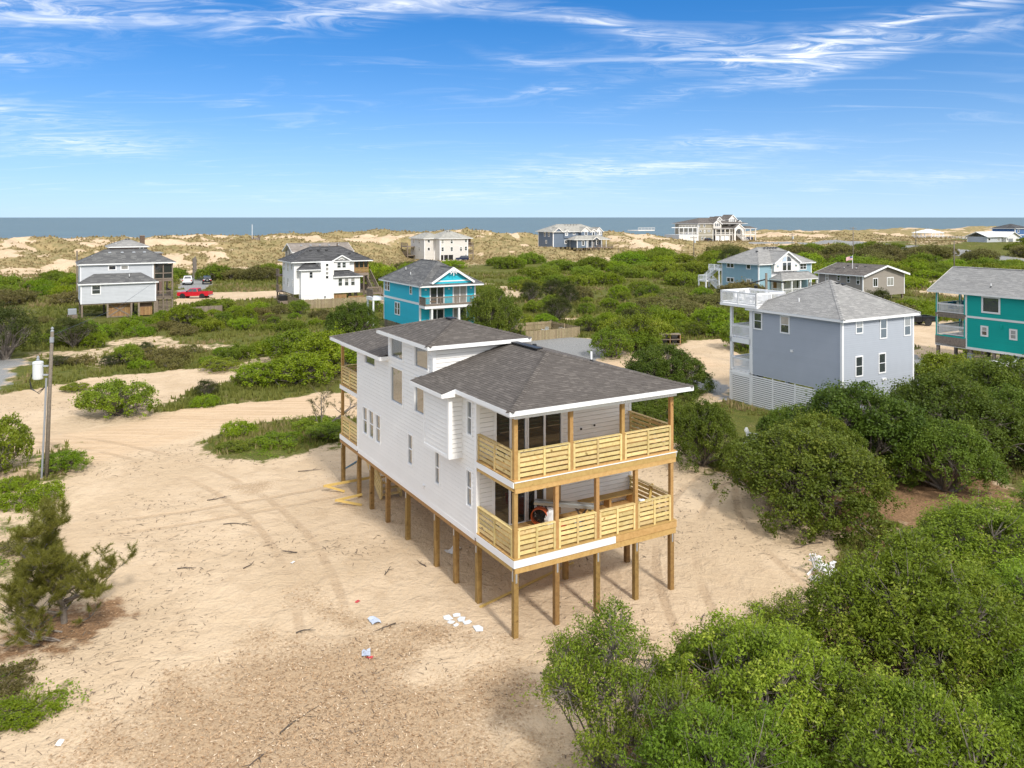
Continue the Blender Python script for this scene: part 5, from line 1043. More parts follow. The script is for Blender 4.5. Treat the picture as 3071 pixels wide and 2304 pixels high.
    balustrade(T, (-21.2, .2), (-9.9, .2), 6.6, 'warm_white', 1.1, .4)
    fbox(T, 'hot_tub', 'grey_plastic', -14, -12, 2, 4, 3.3, 4.2)
    fbox(T, 'dune_deck', 'warm_white', -34, -24, 14, 22, 4.9, 5.2); balustrade(T, (-34, 14), (-24, 14), 5.2, 'warm_white', 1.2, .4)
def house_whiteroof():
    T = empty('beach_house', G(328, 158.6, 4.5), GA); tag(T, 'small far house with bright white metal roof by the right dunes', 'house')
    fs = four(T, -14, -3, 0, 8, -.3, 2.3, 'lavender_siding', .3); wins(fs['f'], [(8.2, 1.2, 1.8, 1.0), (1.5, 1.3, 1.4, .8)], 'pic'); gable(T, -15, -2, -.8, 8.8, 2.3, 2.0, 'white_roof', 'x', .5, .5, .9, seed=151)
    g = four(T, -3, 6.8, -1.5, 8, -.3, 2.1, 'white_siding', .3); mb = MB(); g['f'].bar(mb, 1.6, 5, -.2, 1.5, .02, .08); mb.build('garage_door', 'grey_metal', T); wins(g['f'], [(8, .8, .6, .9), (.8, 1.2, .6, .9)], 'pic')
    gable_wall(T, g['f'], 0, 9.8, 2.1, 1.9, 'white_siding', .3); gable(T, -3.6, 7.4, -2.2, 8.4, 2.1, 2.15, 'white_roof', 'y', .5, .5, .9, seed=152, name='front_roof')
    fbox(T, 'garden_wall', 'white_trim', 6.9, 14, -2.2, -2.0, -.6, .7)
def house_royal():
    T = empty('beach_house', G(352.5, 168, 4.2), GA); tag(T, 'royal blue house with dark roof cut by the right frame edge', 'house')
    fs = four(T, 0, 12, 0, 10, -.3, 5.6, 'royal_siding', .3, tw=.3); fs['f'].trim(0, 12, 2.6, 2.9, n=.06); wins(fs['f'], [(2.5, 1.6, 1.4, .9), (2.6, 4.4, 1.2, 1.2)], 'pic', trim=.15); hip(T, -.6, 12.6, -.6, 10.6, 5.6, 1.9, 'shingle_dark', .25, seed=161)
for fn in (house_lavender, house_brown, house_white, house_long, house_turquoise, house_greyblue, house_teal, house_lightblue, house_taupe, house_farwhite, house_farblue, house_fartan, house_whiteroof, house_royal): fn()
def gazebo():
    T = empty('gazebo', G(385.6, 229, 4.2), GA); tag(T, 'white roofed gazebo on the far dunes at right', 'gazebo')
    hip(T, -5.6, 5.6, -5.6, 5.6, 2.4, 2.1, 'white_roof', .5, .6, .9, seed=171); fbox(T, 'deck', 'white_trim', -6, 6, -6, 6, -.3, .1)
    for x in (-5, -1.7, 1.7, 5):
        for y in (-5, 5): fbox(T, 'post', 'white_trim', x-.15, x+.15, y-.15, y+.15, -.5, 2.35)
    for p, q in (((-5.5, -5.5), (5.5, -5.5)), ((-5.5, 5.5), (-5.5, -5.5))): balustrade(T, p, q, .1, 'white_trim', 1.0, .35)
    MB().lathe((0, 0, 4.5), [(.3, 0), (.2, .3), (.05, .6), (.0, 1.0)], 8).build('finial', 'dark_wood', T)
    W2 = empty('beach_boardwalk', G(379, 222, 4.0), GA); tag(W2, 'white railed boardwalk running from the gazebo towards the white roofed house', 'boardwalk')
    p = Vector((0, 0, .2)); q = Vector((-36, -52, .9)); MB().beam(p, q, 1.6, .15).build('walkway', 'warm_white', W2)
    for s_ in (-.8, .8):
        d = (q-p).normalized(); a = Vector((-d.y, d.x, 0))*s_; r = MB(); r.beam(p+a+Vector((0, 0, 1)), q+a+Vector((0, 0, 1)), .1, .12); r.beam(p+a+Vector((0, 0, .55)), q+a+Vector((0, 0, .55)), .06, .1)
        for i in range(22): c = p+(q-p)*(i/21)+a; r.beam(c-Vector((0, 0, 1.4)), c+Vector((0, 0, 1)), .12, .12)
        r.build('railing', 'warm_white', W2)
gazebo()
def dune_walk():
    c = Vector((-88, 276, 0)); c.z = zt(c.x, c.y); T = empty('dune_stair', (c.x, c.y, 0), GA-.18); tag(T, 'weathered wooden stair climbing over the dune crest at left', 'stair')
    z0 = zt(c.x, c.y); p = Vector((0, -16, z0-3.2)); q = Vector((0, 2, z0+1.6)); d = (q-p).normalized(); MB().beam(p, q, 2.0, .2).build('walkway', 'old_wood', T); MB().beam(q, q+Vector((0, 9, 0)), 2.4, .2).build('walkway', 'old_wood', T); MB().beam(p, p+Vector((9, -1, .1)), 2.0, .2).build('walkway', 'old_wood', T)
    for s_ in (-1, 1):
        r = MB()
        for h in (.5, .8, 1.1): r.beam(p+Vector((s_, 0, h)), q+Vector((s_, 0, h)), .08, .12)
        for i in range(9): e = p+(q-p)*(i/8)+Vector((s_, 0, 0)); r.beam(e-Vector((0, 0, 2)), e+Vector((0, 0, 1.15)), .14, .14)
        for h in (.5, 1.1): r.beam(q+Vector((s_, 0, h)), q+Vector((s_, 9, h)), .08, .12)
        for i in range(4): e = q+Vector((s_, 3*i, 0)); r.beam(e-Vector((0, 0, 3)), e+Vector((0, 0, 1.15)), .14, .14)
        r.build('railing', 'old_wood', T)
    f = empty('marker_pole', G(64, 268), GA); f.location = (c.x-2.5, c.y+3, 0); tag(f, 'thin white pole standing beside the dune stair', 'pole'); MB().cyl((0, 0, z0-1), (0, 0, z0+6.2), .09, 8).build('shaft', 'white_trim', f); MB().lathe((0, 0, z0+6.2), [(.09, 0), (.14, .1), (.0, .25)], 8).build('cap', 'white_trim', f)
dune_walk()
# ------------------------------------------------------------------ plants
def unit(n, r):
    v = r.normal(size=(n, 3)); return v/np.linalg.norm(v, axis=1, keepdims=True)
def leaves(P, Dr, size, r, up=.5, spread=.7, width=.5, vary=.35):
    """leaf-shaped quads at P, facing roughly Dr"""
    n = len(P); N = Dr*.6+np.array([0, 0, up])+r.normal(size=(n, 3))*spread; N /= np.linalg.norm(N, axis=1, keepdims=True)+1e-9
    T = np.cross(N, unit(n, r)); T /= np.linalg.norm(T, axis=1, keepdims=True)+1e-9; B = np.cross(N, T)
    s = size*(1+vary*(r.random(n)*2-1))[:, None]
    fold = N*s*.10
    V = np.stack([P-T*s*.5, P+B*s*width*.5+fold, P+T*s*.5, P-B*s*width*.5+fold], 1).reshape(-1, 3)
    return V, np.arange(n*4).reshape(n, 4)
def crown_points(r, R_, h, base, nl, ns, lo=.24, hi=.40, flat=1.0, wild=0.0):
    """spray points on a many-lobed crown: lobes hug a dome of radius R_ and height h above the base height"""
    ang = np.arange(nl)*2.39996+r.random(nl)*.6; rad = np.sqrt((np.arange(nl)+.5)/nl)*(.78+.2*r.random(nl))
    hz = np.sqrt(np.clip(1-rad**2*.92, .05, 1))*(.80+.30*r.random(nl)); lr = (lo+(hi-lo)*r.random(nl))*R_
    C = np.stack([np.cos(ang)*rad*R_*.86, np.sin(ang)*rad*R_*.86, base+np.maximum(hz*h-lr*.75, lr*.45)], 1)
    wgt = lr**2*(.35+1.3*r.random(nl))*(r.random(nl) > .08); pick = r.choice(nl, ns, p=wgt/np.sum(wgt)); d = unit(ns, r); d[:, 2] = np.where(d[:, 2] < -.72, -d[:, 2], d[:, 2])
    q = (.82+.20*r.random(ns)+wild*r.random(ns)*(r.random(ns) < .10)); P = C[pick]+d*(lr[pick]*q)[:, None]*np.array([1, 1, flat])
    keep = np.ones(ns, bool)
    for i in range(nl):
        dd = np.linalg.norm((P-C[i])/np.array([1, 1, flat]), axis=1); keep &= (dd > lr[i]*.72) | (pick == i)
    keep &= P[:, 2] > base*.35+.03
    return P[keep], d[keep], C, lr, pick[keep]
def crown_mesh(name, seed, R_, h, base, nl, ns, per, size, mat, flat=1.0, wild=.25, sprayl=.3, width=.5, lo=.24, hi=.40, stems=7, trunk=.12, twigs=0):
    r = np.random.default_rng(seed); P, d, C, lr, pk = crown_points(r, R_, h, base, nl, ns, lo, hi, flat, wild)
    n = len(P); ax = d+r.normal(size=(n, 3))*.35+np.array([0, 0, .45]); ax /= np.linalg.norm(ax, axis=1, keepdims=True)
    # every spray is a small leafy ball, open underneath; a few grow out into longer sprigs
    u_ = unit(n*per, r); axr = np.repeat(ax, per, 0); s_ = np.sum(u_*axr, 1, keepdims=True); u_ = np.where(s_ < -.25, u_-2*s_*axr, u_)
    rad = sprayl*(.55+.65*r.random(n)); lng = 1+1.3*(r.random(n) < .16)*r.random(n); t = r.random(n*per)
    L = np.repeat(P, per, 0)+(u_+axr*(np.repeat(lng, per)*t-.3)[:, None]*(np.repeat(lng, per) > 1.01)[:, None])*(np.repeat(rad, per)*(.55+.5*t))[:, None]
    V, Q = leaves(L, u_, size, r, up=.35, spread=.55, width=width)
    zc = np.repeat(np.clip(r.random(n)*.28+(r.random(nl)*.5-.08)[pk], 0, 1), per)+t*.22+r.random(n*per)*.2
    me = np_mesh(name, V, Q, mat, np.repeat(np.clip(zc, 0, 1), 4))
    mb = MB(); rr = random.Random(seed)
    for i in range(len(C)):
        b = Vector((rr.uniform(-.25, .25)*R_*.35, rr.uniform(-.25, .25)*R_*.35, -.15)); e = Vector(C[i]); m = b.lerp(e, .45)+Vector((rr.uniform(-.2, .2), rr.uniform(-.2, .2), h*.06)); k = b.lerp(m, .5)+Vector((rr.uniform(-.1, .1), rr.uniform(-.1, .1), 0))
        mb.tube([b, k, m, e], [trunk, trunk*.8, trunk*.55, trunk*.2], 6)
        for j in range(3 if len(C) > 40 else 4):
            q = e+Vector((rr.uniform(-1, 1), rr.uniform(-1, 1), rr.uniform(-.1, 1)))*float(lr[i])*.9; s0 = m.lerp(e, rr.uniform(.2, .9)); mb.tube([s0, s0.lerp(q, .5)+Vector((0, 0, .08)), q], [trunk*.3, trunk*.2, .008], 4, False)
    for j in rr.sample(range(n), min(twigs, n)):
        p = Vector(P[j]); a = Vector(ax[j]); mb.tube([Vector(C[pk[j]]), Vector(C[pk[j]]).lerp(p, .6), p+a*sprayl*1.1], [.014, .01, .004], 3, False)
    return me, mb.mesh(name+'_wood', 'bark_grey')
def plant(name, me, x, y, s, label, cat, group=None, rz=None, z=None, sz=1.0, mat=None, ids=[0]):
    ids[0] += 1; rz = random.uniform(0, 6.28) if rz is None else rz
    T = empty(name, (x, y, zt(x, y) if z is None else z), rz); T.scale = (s, s, s*sz); tag(T, label, cat, group)
    c = link('crown', me[0], T); link('trunk', me[1], T)
    return T
# meshes shared by alike plants (unit metres at scale 1)
OAK = [crown_mesh('oak_crown', 11+i, 4.0, 3.9, .08, 50, 1750, 46, .13, 'leaf_oak', 1.0, .4, .36, .55, .12, .30, stems=12, trunk=.13, twigs=260) for i in range(2)]
NEARB = [crown_mesh('myrtle_crown', 31+i, 3.0, 3.4, .35, 58, 2000, 48, .092, 'leaf_myrtle', 1.05, .75, .27, .42, .09, .27, stems=16, trunk=.065, twigs=700) for i in range(3)]
LOOSE = crown_mesh('open_crown', 51, 2.2, 3.2, .2, 22, 620, 40, .08, 'leaf_myrtle', 1.25, .9, .26, .42, .17, .28, stems=16, trunk=.045, twigs=500)
MIDT = [crown_mesh('shrub_crown', 61+i, 3.0, 2.4, .25, 34, 720, 28, .16, m, 1.0, .5, .34, .55, .13, .32, stems=8, trunk=.07, twigs=150) for i, m in enumerate(('leaf_thicket', 'leaf_bright', 'leaf_thicket'))]
THK = [crown_mesh('thicket_crown', 71+i, 5.0, 2.2, .2, 44, 800, 23, .25, m, .8, .4, .48, .6, .10, .28, stems=6, trunk=.06, twigs=160) for i, m in enumerate(('leaf_thicket', 'leaf_thicket', 'leaf_bright', 'leaf_olive'))]
LOW = [crown_mesh('low_crown', 81+i, 1.6, .75, .05, 16, 340, 24, .10, m, .8, .5, .20, .5, .16, .3, stems=4, trunk=.02) for i, m in enumerate(('leaf_bright', 'leaf_thicket', 'leaf_olive'))]
CED = crown_mesh('cedar_crown', 91, 2.6, 3.4, .05, 34, 820, 30, .15, 'leaf_cedar', 1.1, .45, .34, .3, .2, .34, stems=8, trunk=.09)

# oaks and tall shrubs right of the sand lot
near = [('wax_myrtle', NEARB, 0, 6.4, 20.6, 1.05, 4.1, 'green myrtle with a sandy gap in its branches at bottom centre right'),
        ('wax_myrtle', NEARB, 1, 12.2, 23.6, 1.24, 4.5, 'broad green myrtle mound filling the right foreground beside the fallen white chairs'),
        ('wax_myrtle', NEARB, 2, 17.9, 29.6, 1.3, 3.8, 'olive green myrtle mound behind the right foreground shrubs, lit on top'),
        ('wax_myrtle', NEARB, 2, 4.7, 17.3, .85, 3.7, 'low green myrtle at the bottom edge, right of the mulch'),
        ('wax_myrtle', NEARB, 0, 9.2, 17.6, .98, 4.0, 'green myrtle at the bottom edge in the middle of the right thicket'),
        ('wax_myrtle', NEARB, 1, 13.4, 18.6, 1.0, 4.0, 'green myrtle in the bottom right corner of the picture'),
        ('wax_myrtle', NEARB, 0, 17.2, 25.0, 1.1, 3.7, 'dark shaded myrtle at the right edge below the olive mound'),
        ('wax_myrtle', NEARB, 1, 23.4, 32.6, 1.15, 3.6, 'green myrtle at the right edge behind the olive mound'),
        ('live_oak', OAK, 0, 14.4, 39.8, 1.08, 4.0, 'rounded dark live oak at the edge of the sand, leaf litter under it'),
        ('live_oak', OAK, 1, 20.4, 46.4, 1.18, 4.6, 'wide dark live oak in front of the grey blue house'),
        ('live_oak', OAK, 0, 26.2, 48.0, 1.15, 4.8, 'tall dark live oak right of the grey blue house corner'),
        ('live_oak', OAK, 1, 33.4, 53.6, 1.15, 4.9, 'dark live oak at the right edge in front of the teal house'),
        ('live_oak', OAK, 0, 17.0, 44.0, .72, 3.6, 'small dark live oak between the two wide ones by the shed'),
        ('live_oak', OAK, 1, 23.4, 43.2, .8, 3.4, 'lower live oak in front of the two wide ones, over the leaf litter'),
        ('live_oak', OAK, 0, 30.2, 49.0, .95, 4.0, 'live oak filling the gap left of the right edge oak'),
        ('live_oak', OAK, 1, 17.6, 50.2, .62, 2.6, 'low live oak hiding the foot of the blue shed'),
        ('live_oak', OAK, 1, 11.3, 47.6, .58, 3.5, 'slim live oak just right of the white stilt house'),
        ('live_oak', OAK, 0, 9.6, 54.5, .6, 2.6, 'live oak behind the right rear corner of the white stilt house'),
        ('live_oak', OAK, 1, 12.6, 66.5, .98, 3.7, 'spreading live oak beside the gravel drive behind the stilt house roof'),
        ('live_oak', OAK, 0, -2.2, 94.0, .95, 6.2, 'large round tree right of the turquoise house'),
        ('live_oak', OAK, 1, -18.4, 92.5, .88, 4.6, 'grey green tree left of the turquoise house'),
        ('live_oak', OAK, 0, 35.8, 61.5, .85, 3.4, 'leafy tree in front of the teal house pilings'),
        ('live_oak', OAK, 1, 41.6, 58.0, .95, 3.5, 'leafy tree at the right frame edge below the teal house')]
def tall(me): z = np.empty(len(me.vertices)*3, np.float32); me.vertices.foreach_get('co', z); return float(np.percentile(z[2::3], 98))
near = [(n, m, i, x, y, s, h/(s*tall(m[i][0])), l) for n, m, i, x, y, s, h, l in near]
for nm, ms, i, x, y, s, sz, lb in near: plant(nm, ms[i], x, y, s, lb, 'tree' if nm == 'live_oak' else 'shrub', 'live oaks' if nm == 'live_oak' else 'myrtles of the right foreground', sz=sz)
plant('wax_myrtle', LOOSE, 2.5, 21.3, 1.0, 'open twiggy myrtle in front of the stilt house, left of the foreground thicket', 'shrub', 'myrtles of the right foreground', sz=1.1)
plant('wax_myrtle', LOOSE, 3.9, 19.0, .9, 'small open myrtle between the mulch and the sandy gap', 'shrub', 'myrtles of the right foreground')
plant('wax_myrtle', LOOSE, 8.6, 24.6, .9, 'thin myrtle on the sand edge of the foreground thicket', 'shrub', 'myrtles of the right foreground', sz=.9)
mids = [(MIDT[0], -29.2, 59.5, 1.0, .85, 'rounded dark green shrub beside the sandy road'), (MIDT[0], -36.9, 67.8, .42, .55, 'small green shrub behind the rounded one by the road'),
        (CED, -44.8, 79.5, .5, .5, 'small dark cedar bush left of its twin past the road'), (CED, -39.7, 79.5, .52, .5, 'small dark cedar bush right of its twin past the road'),
        (CED, -49.8, 91.0, 1.05, .85, 'big dark cedar in front of the lavender house'), (CED, -52.5, 83.0, 1.3, 1.15, 'dark cedar at the left frame edge before the lavender house'),
        (MIDT[1], -44.2, 108.5, .95, 1.0, 'bright shrub at the right front corner of the lavender house'), (MIDT[0], -29.6, 46.0, .72, 1.5, 'tall dark shrub cut by the left frame edge'),
        (MIDT[1], -25.9, 46.5, .48, .7, 'light green shrub at the foot of the utility pole'), (LOW[0], -24.6, 41.3, 1.1, .9, 'spreading leafy bush near the left edge with white litter on it'),
        (LOW[0], -27.4, 43.2, .8, .7, 'low leafy bush between pole and left edge'), (LOW[2], -21.5, 35.5, .9, .7, 'olive low bush on the sand above the young pine'), (LOW[2], -15.9, 25.2, .7, .5, 'leafy low plant below the young pine at the left edge'), (LOW[0], -14.3, 23.6, .7, .5, 'leafy low plant nearest the bottom left corner'),
        (MIDT[1], -22.2, 82.0, 1.3, .8, 'bright green shrub left of the stilt house beyond the road, rear one'), (MIDT[1], -17.6, 77.5, 1.35, .9, 'bright green shrub nearest the stilt house rear deck beyond the road'), (MIDT[1], -22.6, 70.8, .85, .7, 'bright green shrub on the far road edge'),
        (MIDT[1], -18.8, 71.2, 1.15, .75, 'bright green shrub on the far road edge close to the rear deck'), (MIDT[0], -28.0, 77.0, .7, .55, 'low green shrub in the sparse field past the road'), (MIDT[1], -13.6, 74.0, 1.2, .9, 'bright green shrub right behind the rear deck posts'),
        (LOW[0], -18.6, 54.2, .8, 1.2, 'leafy plant with an upright tip on the near road edge'), (LOW[0], -15.3, 52.2, 1.2, .5, 'creeping green plant on the near road edge, middle of its patch'), (LOW[1], -17.6, 51.0, .9, .5, 'creeping green plant at the near left tip of the roadside patch'), (MIDT[2], -12.2, 53.2, .55, .6, 'dark green shrub left of the stilt house pilings'), (LOW[1], -13.4, 55.6, 1.3, .7, 'dense low plant right of the roadside patch'),
        (CED, 15.0, 97.5, .95, 1.0, 'dark pine shrub beyond the bin rack'), (CED, 9.0, 131, .75, 1.25, 'small dark conical cedar in the middle scrub'), (MIDT[0], 10.6, 84.5, .9, 1.1, 'shrub on the right rim of the gravel drive'), (MIDT[0], 13.6, 89.5, 1.1, 1.2, 'shrub left of the bin rack'), (MIDT[1], 26.0, 104, 1.1, .9, 'bright shrub left of the grey blue house porches'),
        (CED, 56, 205, 1.5, 1.2, 'dark cedar between the light blue and taupe houses'), (MIDT[2], 36.0, 66.8, 1.0, 1.1, 'shrub at the far corner of the teal house'), (CED, 55.5, 122, 1.0, 1.0, 'dark pine in front of the taupe house gable'), (MIDT[0], 29.0, 88, .9, .9, 'shrub behind the grey blue house on the sand')]
for me, x, y, s, sz, lb in mids: plant('shrub', me, x, y, s, lb, 'shrub', 'single shrubs', sz=sz)
# thicket between the houses and the dunes
FOOT = [(-9.75, 106.4, -2, 13.5, -7, 10), (-4.4, 132, -1, 9, -1, 7), (22.9, 109.4, -3.5, 15.5, -9, 11), (30, 141, -1, 13.5, -1, 8), (25.4, 66, -2, 9, -2.5, 15), (33.6, 12.4, -1.5, 9.5, -2, 12), (63.6, 20.9, -1.5, 10, -11, 5), (102.8, 83.7, -2, 16.5, -15, 16), (105.8, 63.4, -3.5, 12.5, -1.5, 10), (100.7, 221, -8, 14, -3, 19), (171, 236, -15, 14, -6, 18), (260, 257, -36, 30, -8, 24), (328, 158, -17, 15, -4, 10), (352, 168, -2, 15, -3, 12), (385, 229, -8, 8, -8, 8), (0, 0, -2, 9, -2, 21)]
def blocked(x, y, pad):
    u, v = uv_of(np.array([x]), np.array([y])); u, v = float(u[0]), float(v[0])
    return any(u0+a-pad < u < u0+b+pad and v0+c-pad < v < v0+d+pad for u0, v0, a, b, c, d in FOOT)
def scatter_thicket():
    r = random.Random(17); placed = []; cand = []
    N = 26000; X = []; Y = []
    for _ in range(N):
        y = 92*(330/92)**r.random(); x = r.uniform(-.72, .75)*y; X.append(x); Y.append(y)
    X = np.array(X); Y = np.array(Y); m = masks(X, Y); u, v = uv_of(X, Y); den = fbm(X, Y, 24, 123, 4); tone = fbm(X, Y, 45, 9, 3)
    keep = (m['veg'] > .75) & (m['gravel'] < .1) & (den > .46-.10*sstep(Y, 120, 170)-.12*sstep(u, 170, 260)) & (v < 205+20*sstep(u, 120, 240))
    keep &= ~((Y < 118) & (X > -48) & (X < -8)) & ~((polyd(X, Y, GRAVEL) < 5))
    for x, y, t in zip(X[keep], Y[keep], tone[keep]):
        if len(placed) >= 285: break
        s = r.uniform(.55, 1.05)*(.55+y/330)
        if blocked(x, y, 4.2*s) or any((x-a)**2+(y-b)**2 < (3.3*(s+c))**2*.55 for a, b, c in placed): continue
        if x > 0 and y < 112 and x > 30: continue
        # keep the red truck's lane and the house fronts open
        if -72 < x < -40 and 128 < y < 185: continue
        placed.append((x, y, s)); k_ = 3 if t > .63 else (2 if r.random() < .34 else r.choice((0, 1)))
        plant('scrub_thicket', THK[k_], x, y, s, 'low wind clipped scrub mound in the green thicket between houses and dunes', 'shrub', 'scrub mounds behind the houses', sz=r.uniform(.8, 1.25))
    return placed
THICK = scatter_thicket()
def field_shrubs():
    r = random.Random(23); done = []
    X = np.array([r.uniform(-.62, -.05) for _ in range(2600)]); Y = np.array([62*(126/62)**r.random() for _ in range(2600)]); X = X*Y
    m = masks(X, Y); den = fbm(X, Y, 12, 201, 4)
    for x, y, vg, de in zip(X, Y, m['veg'], den):
        if len(done) >= 95: break
        if vg < .6 or de < .45 or blocked(x, y, 1.2) or (-20 < x and y < 60): continue
        if any((x-a)**2+(y-b)**2 < 7 for a, b in done): continue
        done.append((x, y)); q = r.random(); me = LOW[2] if q < .22 else LOW[1] if q < .42 else LOW[0] if q < .62 else MIDT[r.choice((0, 1, 1, 2))] if q < .94 else CED
        s_ = r.uniform(.8, 1.5) if q < .62 else r.uniform(.3, .62)
        plant('field_shrub', me, x, y, s_, 'small scattered shrub in the weedy field between the sandy road and the left houses', 'shrub', 'small shrubs of the left field', sz=r.uniform(.8, 1.2))
    X = np.array([r.uniform(.0, .34) for _ in range(2200)]); Y = np.array([88*(150/88)**r.random() for _ in range(2200)]); X = X*Y; m = masks(X, Y); done2 = []
    for x, y, vg in zip(X, Y, m['veg']):
        if len(done2) >= 60: break
        if vg < .6 or blocked(x, y, 1.5) or any((x-a)**2+(y-b)**2 < 12 for a, b in done2) or polyd(np.array([x]), np.array([y]), [(1.6, 94.8), (8.4, 99.0), (5.1, 104.6), (-1.7, 100.4)])[0] < 1.5: continue
        done2.append((x, y)); q = r.random(); me = MIDT[r.choice((0, 1, 2))] if q < .75 else CED if q < .87 else LOW[2]
        plant('field_shrub', me, x, y, r.uniform(.4, .95), 'leafy shrub in the mixed scrub beyond the gravel drive, left of the grey blue house', 'shrub', 'shrubs of the middle scrub', sz=r.uniform(.8, 1.2))
field_shrubs()
def fields():
    """low ground cover that nobody could count: grass tufts, beach grass, fallen bits, wood chips"""
    r = np.random.default_rng(5)
    def tufts(name, X, Y, hgt, blades, wid, mat, label):
        n = len(X); Z = height(X, Y); P = np.stack([X, Y, Z-.03], 1); P = np.repeat(P, blades, 0)+np.concatenate([r.normal(size=(n*blades, 2))*.10*hgt.repeat(blades)[:, None]*2, np.zeros((n*blades, 1))], 1)
        hh = hgt.repeat(blades)*(.5+.8*r.random(n*blades)); a = r.random(n*blades)*6.283; lean = np.stack([np.cos(a), np.sin(a), np.zeros_like(a)], 1); b = np.stack([-np.sin(a), np.cos(a), np.zeros_like(a)], 1)
        w = (wid.repeat(blades))[:, None]; tip = P+lean*(hh*.55*r.random(n*blades))[:, None]; tip[:, 2] += hh
        V = np.stack([P-b*w, P+b*w, tip], 1).reshape(-1, 3); t = np.clip(np.repeat(r.random(n)*.35+1.5*(fbm(X, Y, 9, 150, 3)-.32), blades)+r.random(n*blades)*.25, 0, 1)
        o = link(name, np_mesh(name, V, np.arange(n*blades*3).reshape(-1, 3), mat, np.repeat(t, 3))); tag(o, label, 'grass', kind='stuff'); return o
    # grass of the scrub floor
    N = 110000; y = 24*(215/24)**r.random(N); x = (r.random(N)*1.5-.73)*y; m = masks(x, y); k_ = (m['veg'] > .35+.4*r.random(N)) & (m['gravel'] < .2) & (fbm(x, y, 7, 140, 4) > .30+.28*r.random(N)); x, y = x[k_], y[k_]
    ok = np.ones(len(x), bool); u, v = uv_of(x, y)
    for u0, v0, a, b, c, d in FOOT: ok &= ~((u > u0+a+1) & (u < u0+b-1) & (v > v0+c+1) & (v < v0+d-1))
    x, y = x[ok], y[ok]; tufts('scrub_grass', x, y, .22+.0022*y, 4, .012+.0011*y, 'leaf_grass', 'wild grass and weeds covering the ground among the shrubs')
    N = 60000; y = 150*(430/150)**r.random(N); x = (r.random(N)*1.6-.75)*y; m = masks(x, y); k_ = m['dune'] > .2+.5*r.random(N); x, y = x[k_], y[k_]; tufts('beach_grass', x, y, .5+0*y, 3, .0012*y, 'leaf_dune', 'dry tan beach grass on the dunes along the sea')
    # leafy ground plants in the sand patches
    N = 9000; y = 21+44*r.random(N)**1.2; x = (r.random(N)*1.5-.85)*y; m = masks(x, y); g = np.zeros(N)
    for P_ in (GREEN_L1, GREEN_L2, GREEN_L3, SCRUBBY_L): g = np.maximum(g, sstep(-polyd(x, y, P_), -1.5, .8))
    k_ = g*(fbm(x, y, 1.8, 77, 3)) > .36+.2*r.random(N); x, y = x[k_], y[k_]; P = np.stack([x, y, height(x, y)+.03], 1); n = len(P); Pl = np.repeat(P, 34, 0)+r.normal(size=(n*34, 3))*np.array([.20, .20, .06]); Pl[:, 2] = np.maximum(Pl[:, 2], np.repeat(P[:, 2], 34)+.01)
    V, Q = leaves(Pl, np.tile([0, 0, 1.], (n*34, 1)), .085, r, 1.0, .6, .6); tag(link('ground_creeper', np_mesh('ground_creeper', V, Q, 'leaf_bright', np.repeat(np.repeat(r.random(n)*.6, 34)+r.random(n*34)*.4, 4))), 'green creeping leaves in patches on the left sand', 'ground cover', kind='stuff')
    # twigs and bark crumbs on the sand
    N = 20000; y = 20*(66/20)**r.random(N); x = (r.random(N)*1.5-.72)*y; m = masks(x, y); k_ = (m['veg'] < .5) & (m['road'] < .45) & (fbm(x, y, 4.5, 15, 4) > .50+.17*r.random(N)); x, y = x[k_], y[k_]; n = len(x)
    a = r.random(n)*3.1416; ln = (.02+.16*r.random(n)**4)*(.8+.008*y); w = .004+.0002*y+.006*r.random(n); P = np.stack([x, y, height(x, y)+.012], 1); dx = np.stack([np.cos(a), np.sin(a), r.normal(size=n)*.06], 1)*ln[:, None]; dy = np.stack([-np.sin(a), np.cos(a), np.zeros(n)], 1)*w[:, None]; up = np.array([0, 0, 1.])*w[:, None]
    mid = dy*(r.normal(size=n)*.5)[:, None]
    V = np.stack([P-dx-dy, P-dx+dy, P+mid+dy+up, P+mid-dy+up, P+dx-dy*.4, P+dx+dy*.4], 1).reshape(-1, 3); b = np.arange(n)*6; Q = np.concatenate([np.stack([b, b+1, b+2, b+3], 1), np.stack([b+3, b+2, b+5, b+4], 1)])
    tag(link('twig_litter', np_mesh('twig_litter', V, Q, 'twig_mat', np.repeat(r.random(n), 6))), 'small dark twigs and bark crumbs strewn over the sand', 'debris', kind='stuff')
    # wood chips of the mulch spread
    N = 90000; y = 17*(33/17)**r.random(N); x = (r.random(N)*1.1-.65)*y; m = masks(x, y); k_ = m['mulch'] > .25+.5*r.random(N); x, y = x[k_], y[k_]; n = len(x); P = np.stack([x, y, height(x, y)+.01+.03*r.random(n)], 1)
    V, Q = leaves(P, np.tile([0, 0, 1.], (n, 1)), .085, r, .8, .5, .28, .6); tag(link('wood_chips', np_mesh('wood_chips', V, Q, 'chip_mat', np.repeat(r.random(n), 4))), 'tan shredded wood mulch spread over the near sand', 'mulch', kind='stuff')
    # dry oak leaves on the ground
    N = 26000; y = 18*(55/18)**r.random(N); x = (r.random(N)*1.1-.65)*y; m = masks(x, y); k_ = m['litter'] > .4+.4*r.random(N); x, y = x[k_], y[k_]; n = len(x); P = np.stack([x, y, height(x, y)+.012+.02*r.random(n)], 1)
    V, Q = leaves(P, np.tile([0, 0, 1.], (n, 1)), .10, r, 1.0, .4, .5); tag(link('leaf_litter', np_mesh('leaf_litter', V, Q, 'chip_mat', np.repeat(r.random(n)*.5, 4))), 'brown fallen leaves under the trees at right', 'leaf litter', kind='stuff')
fields()
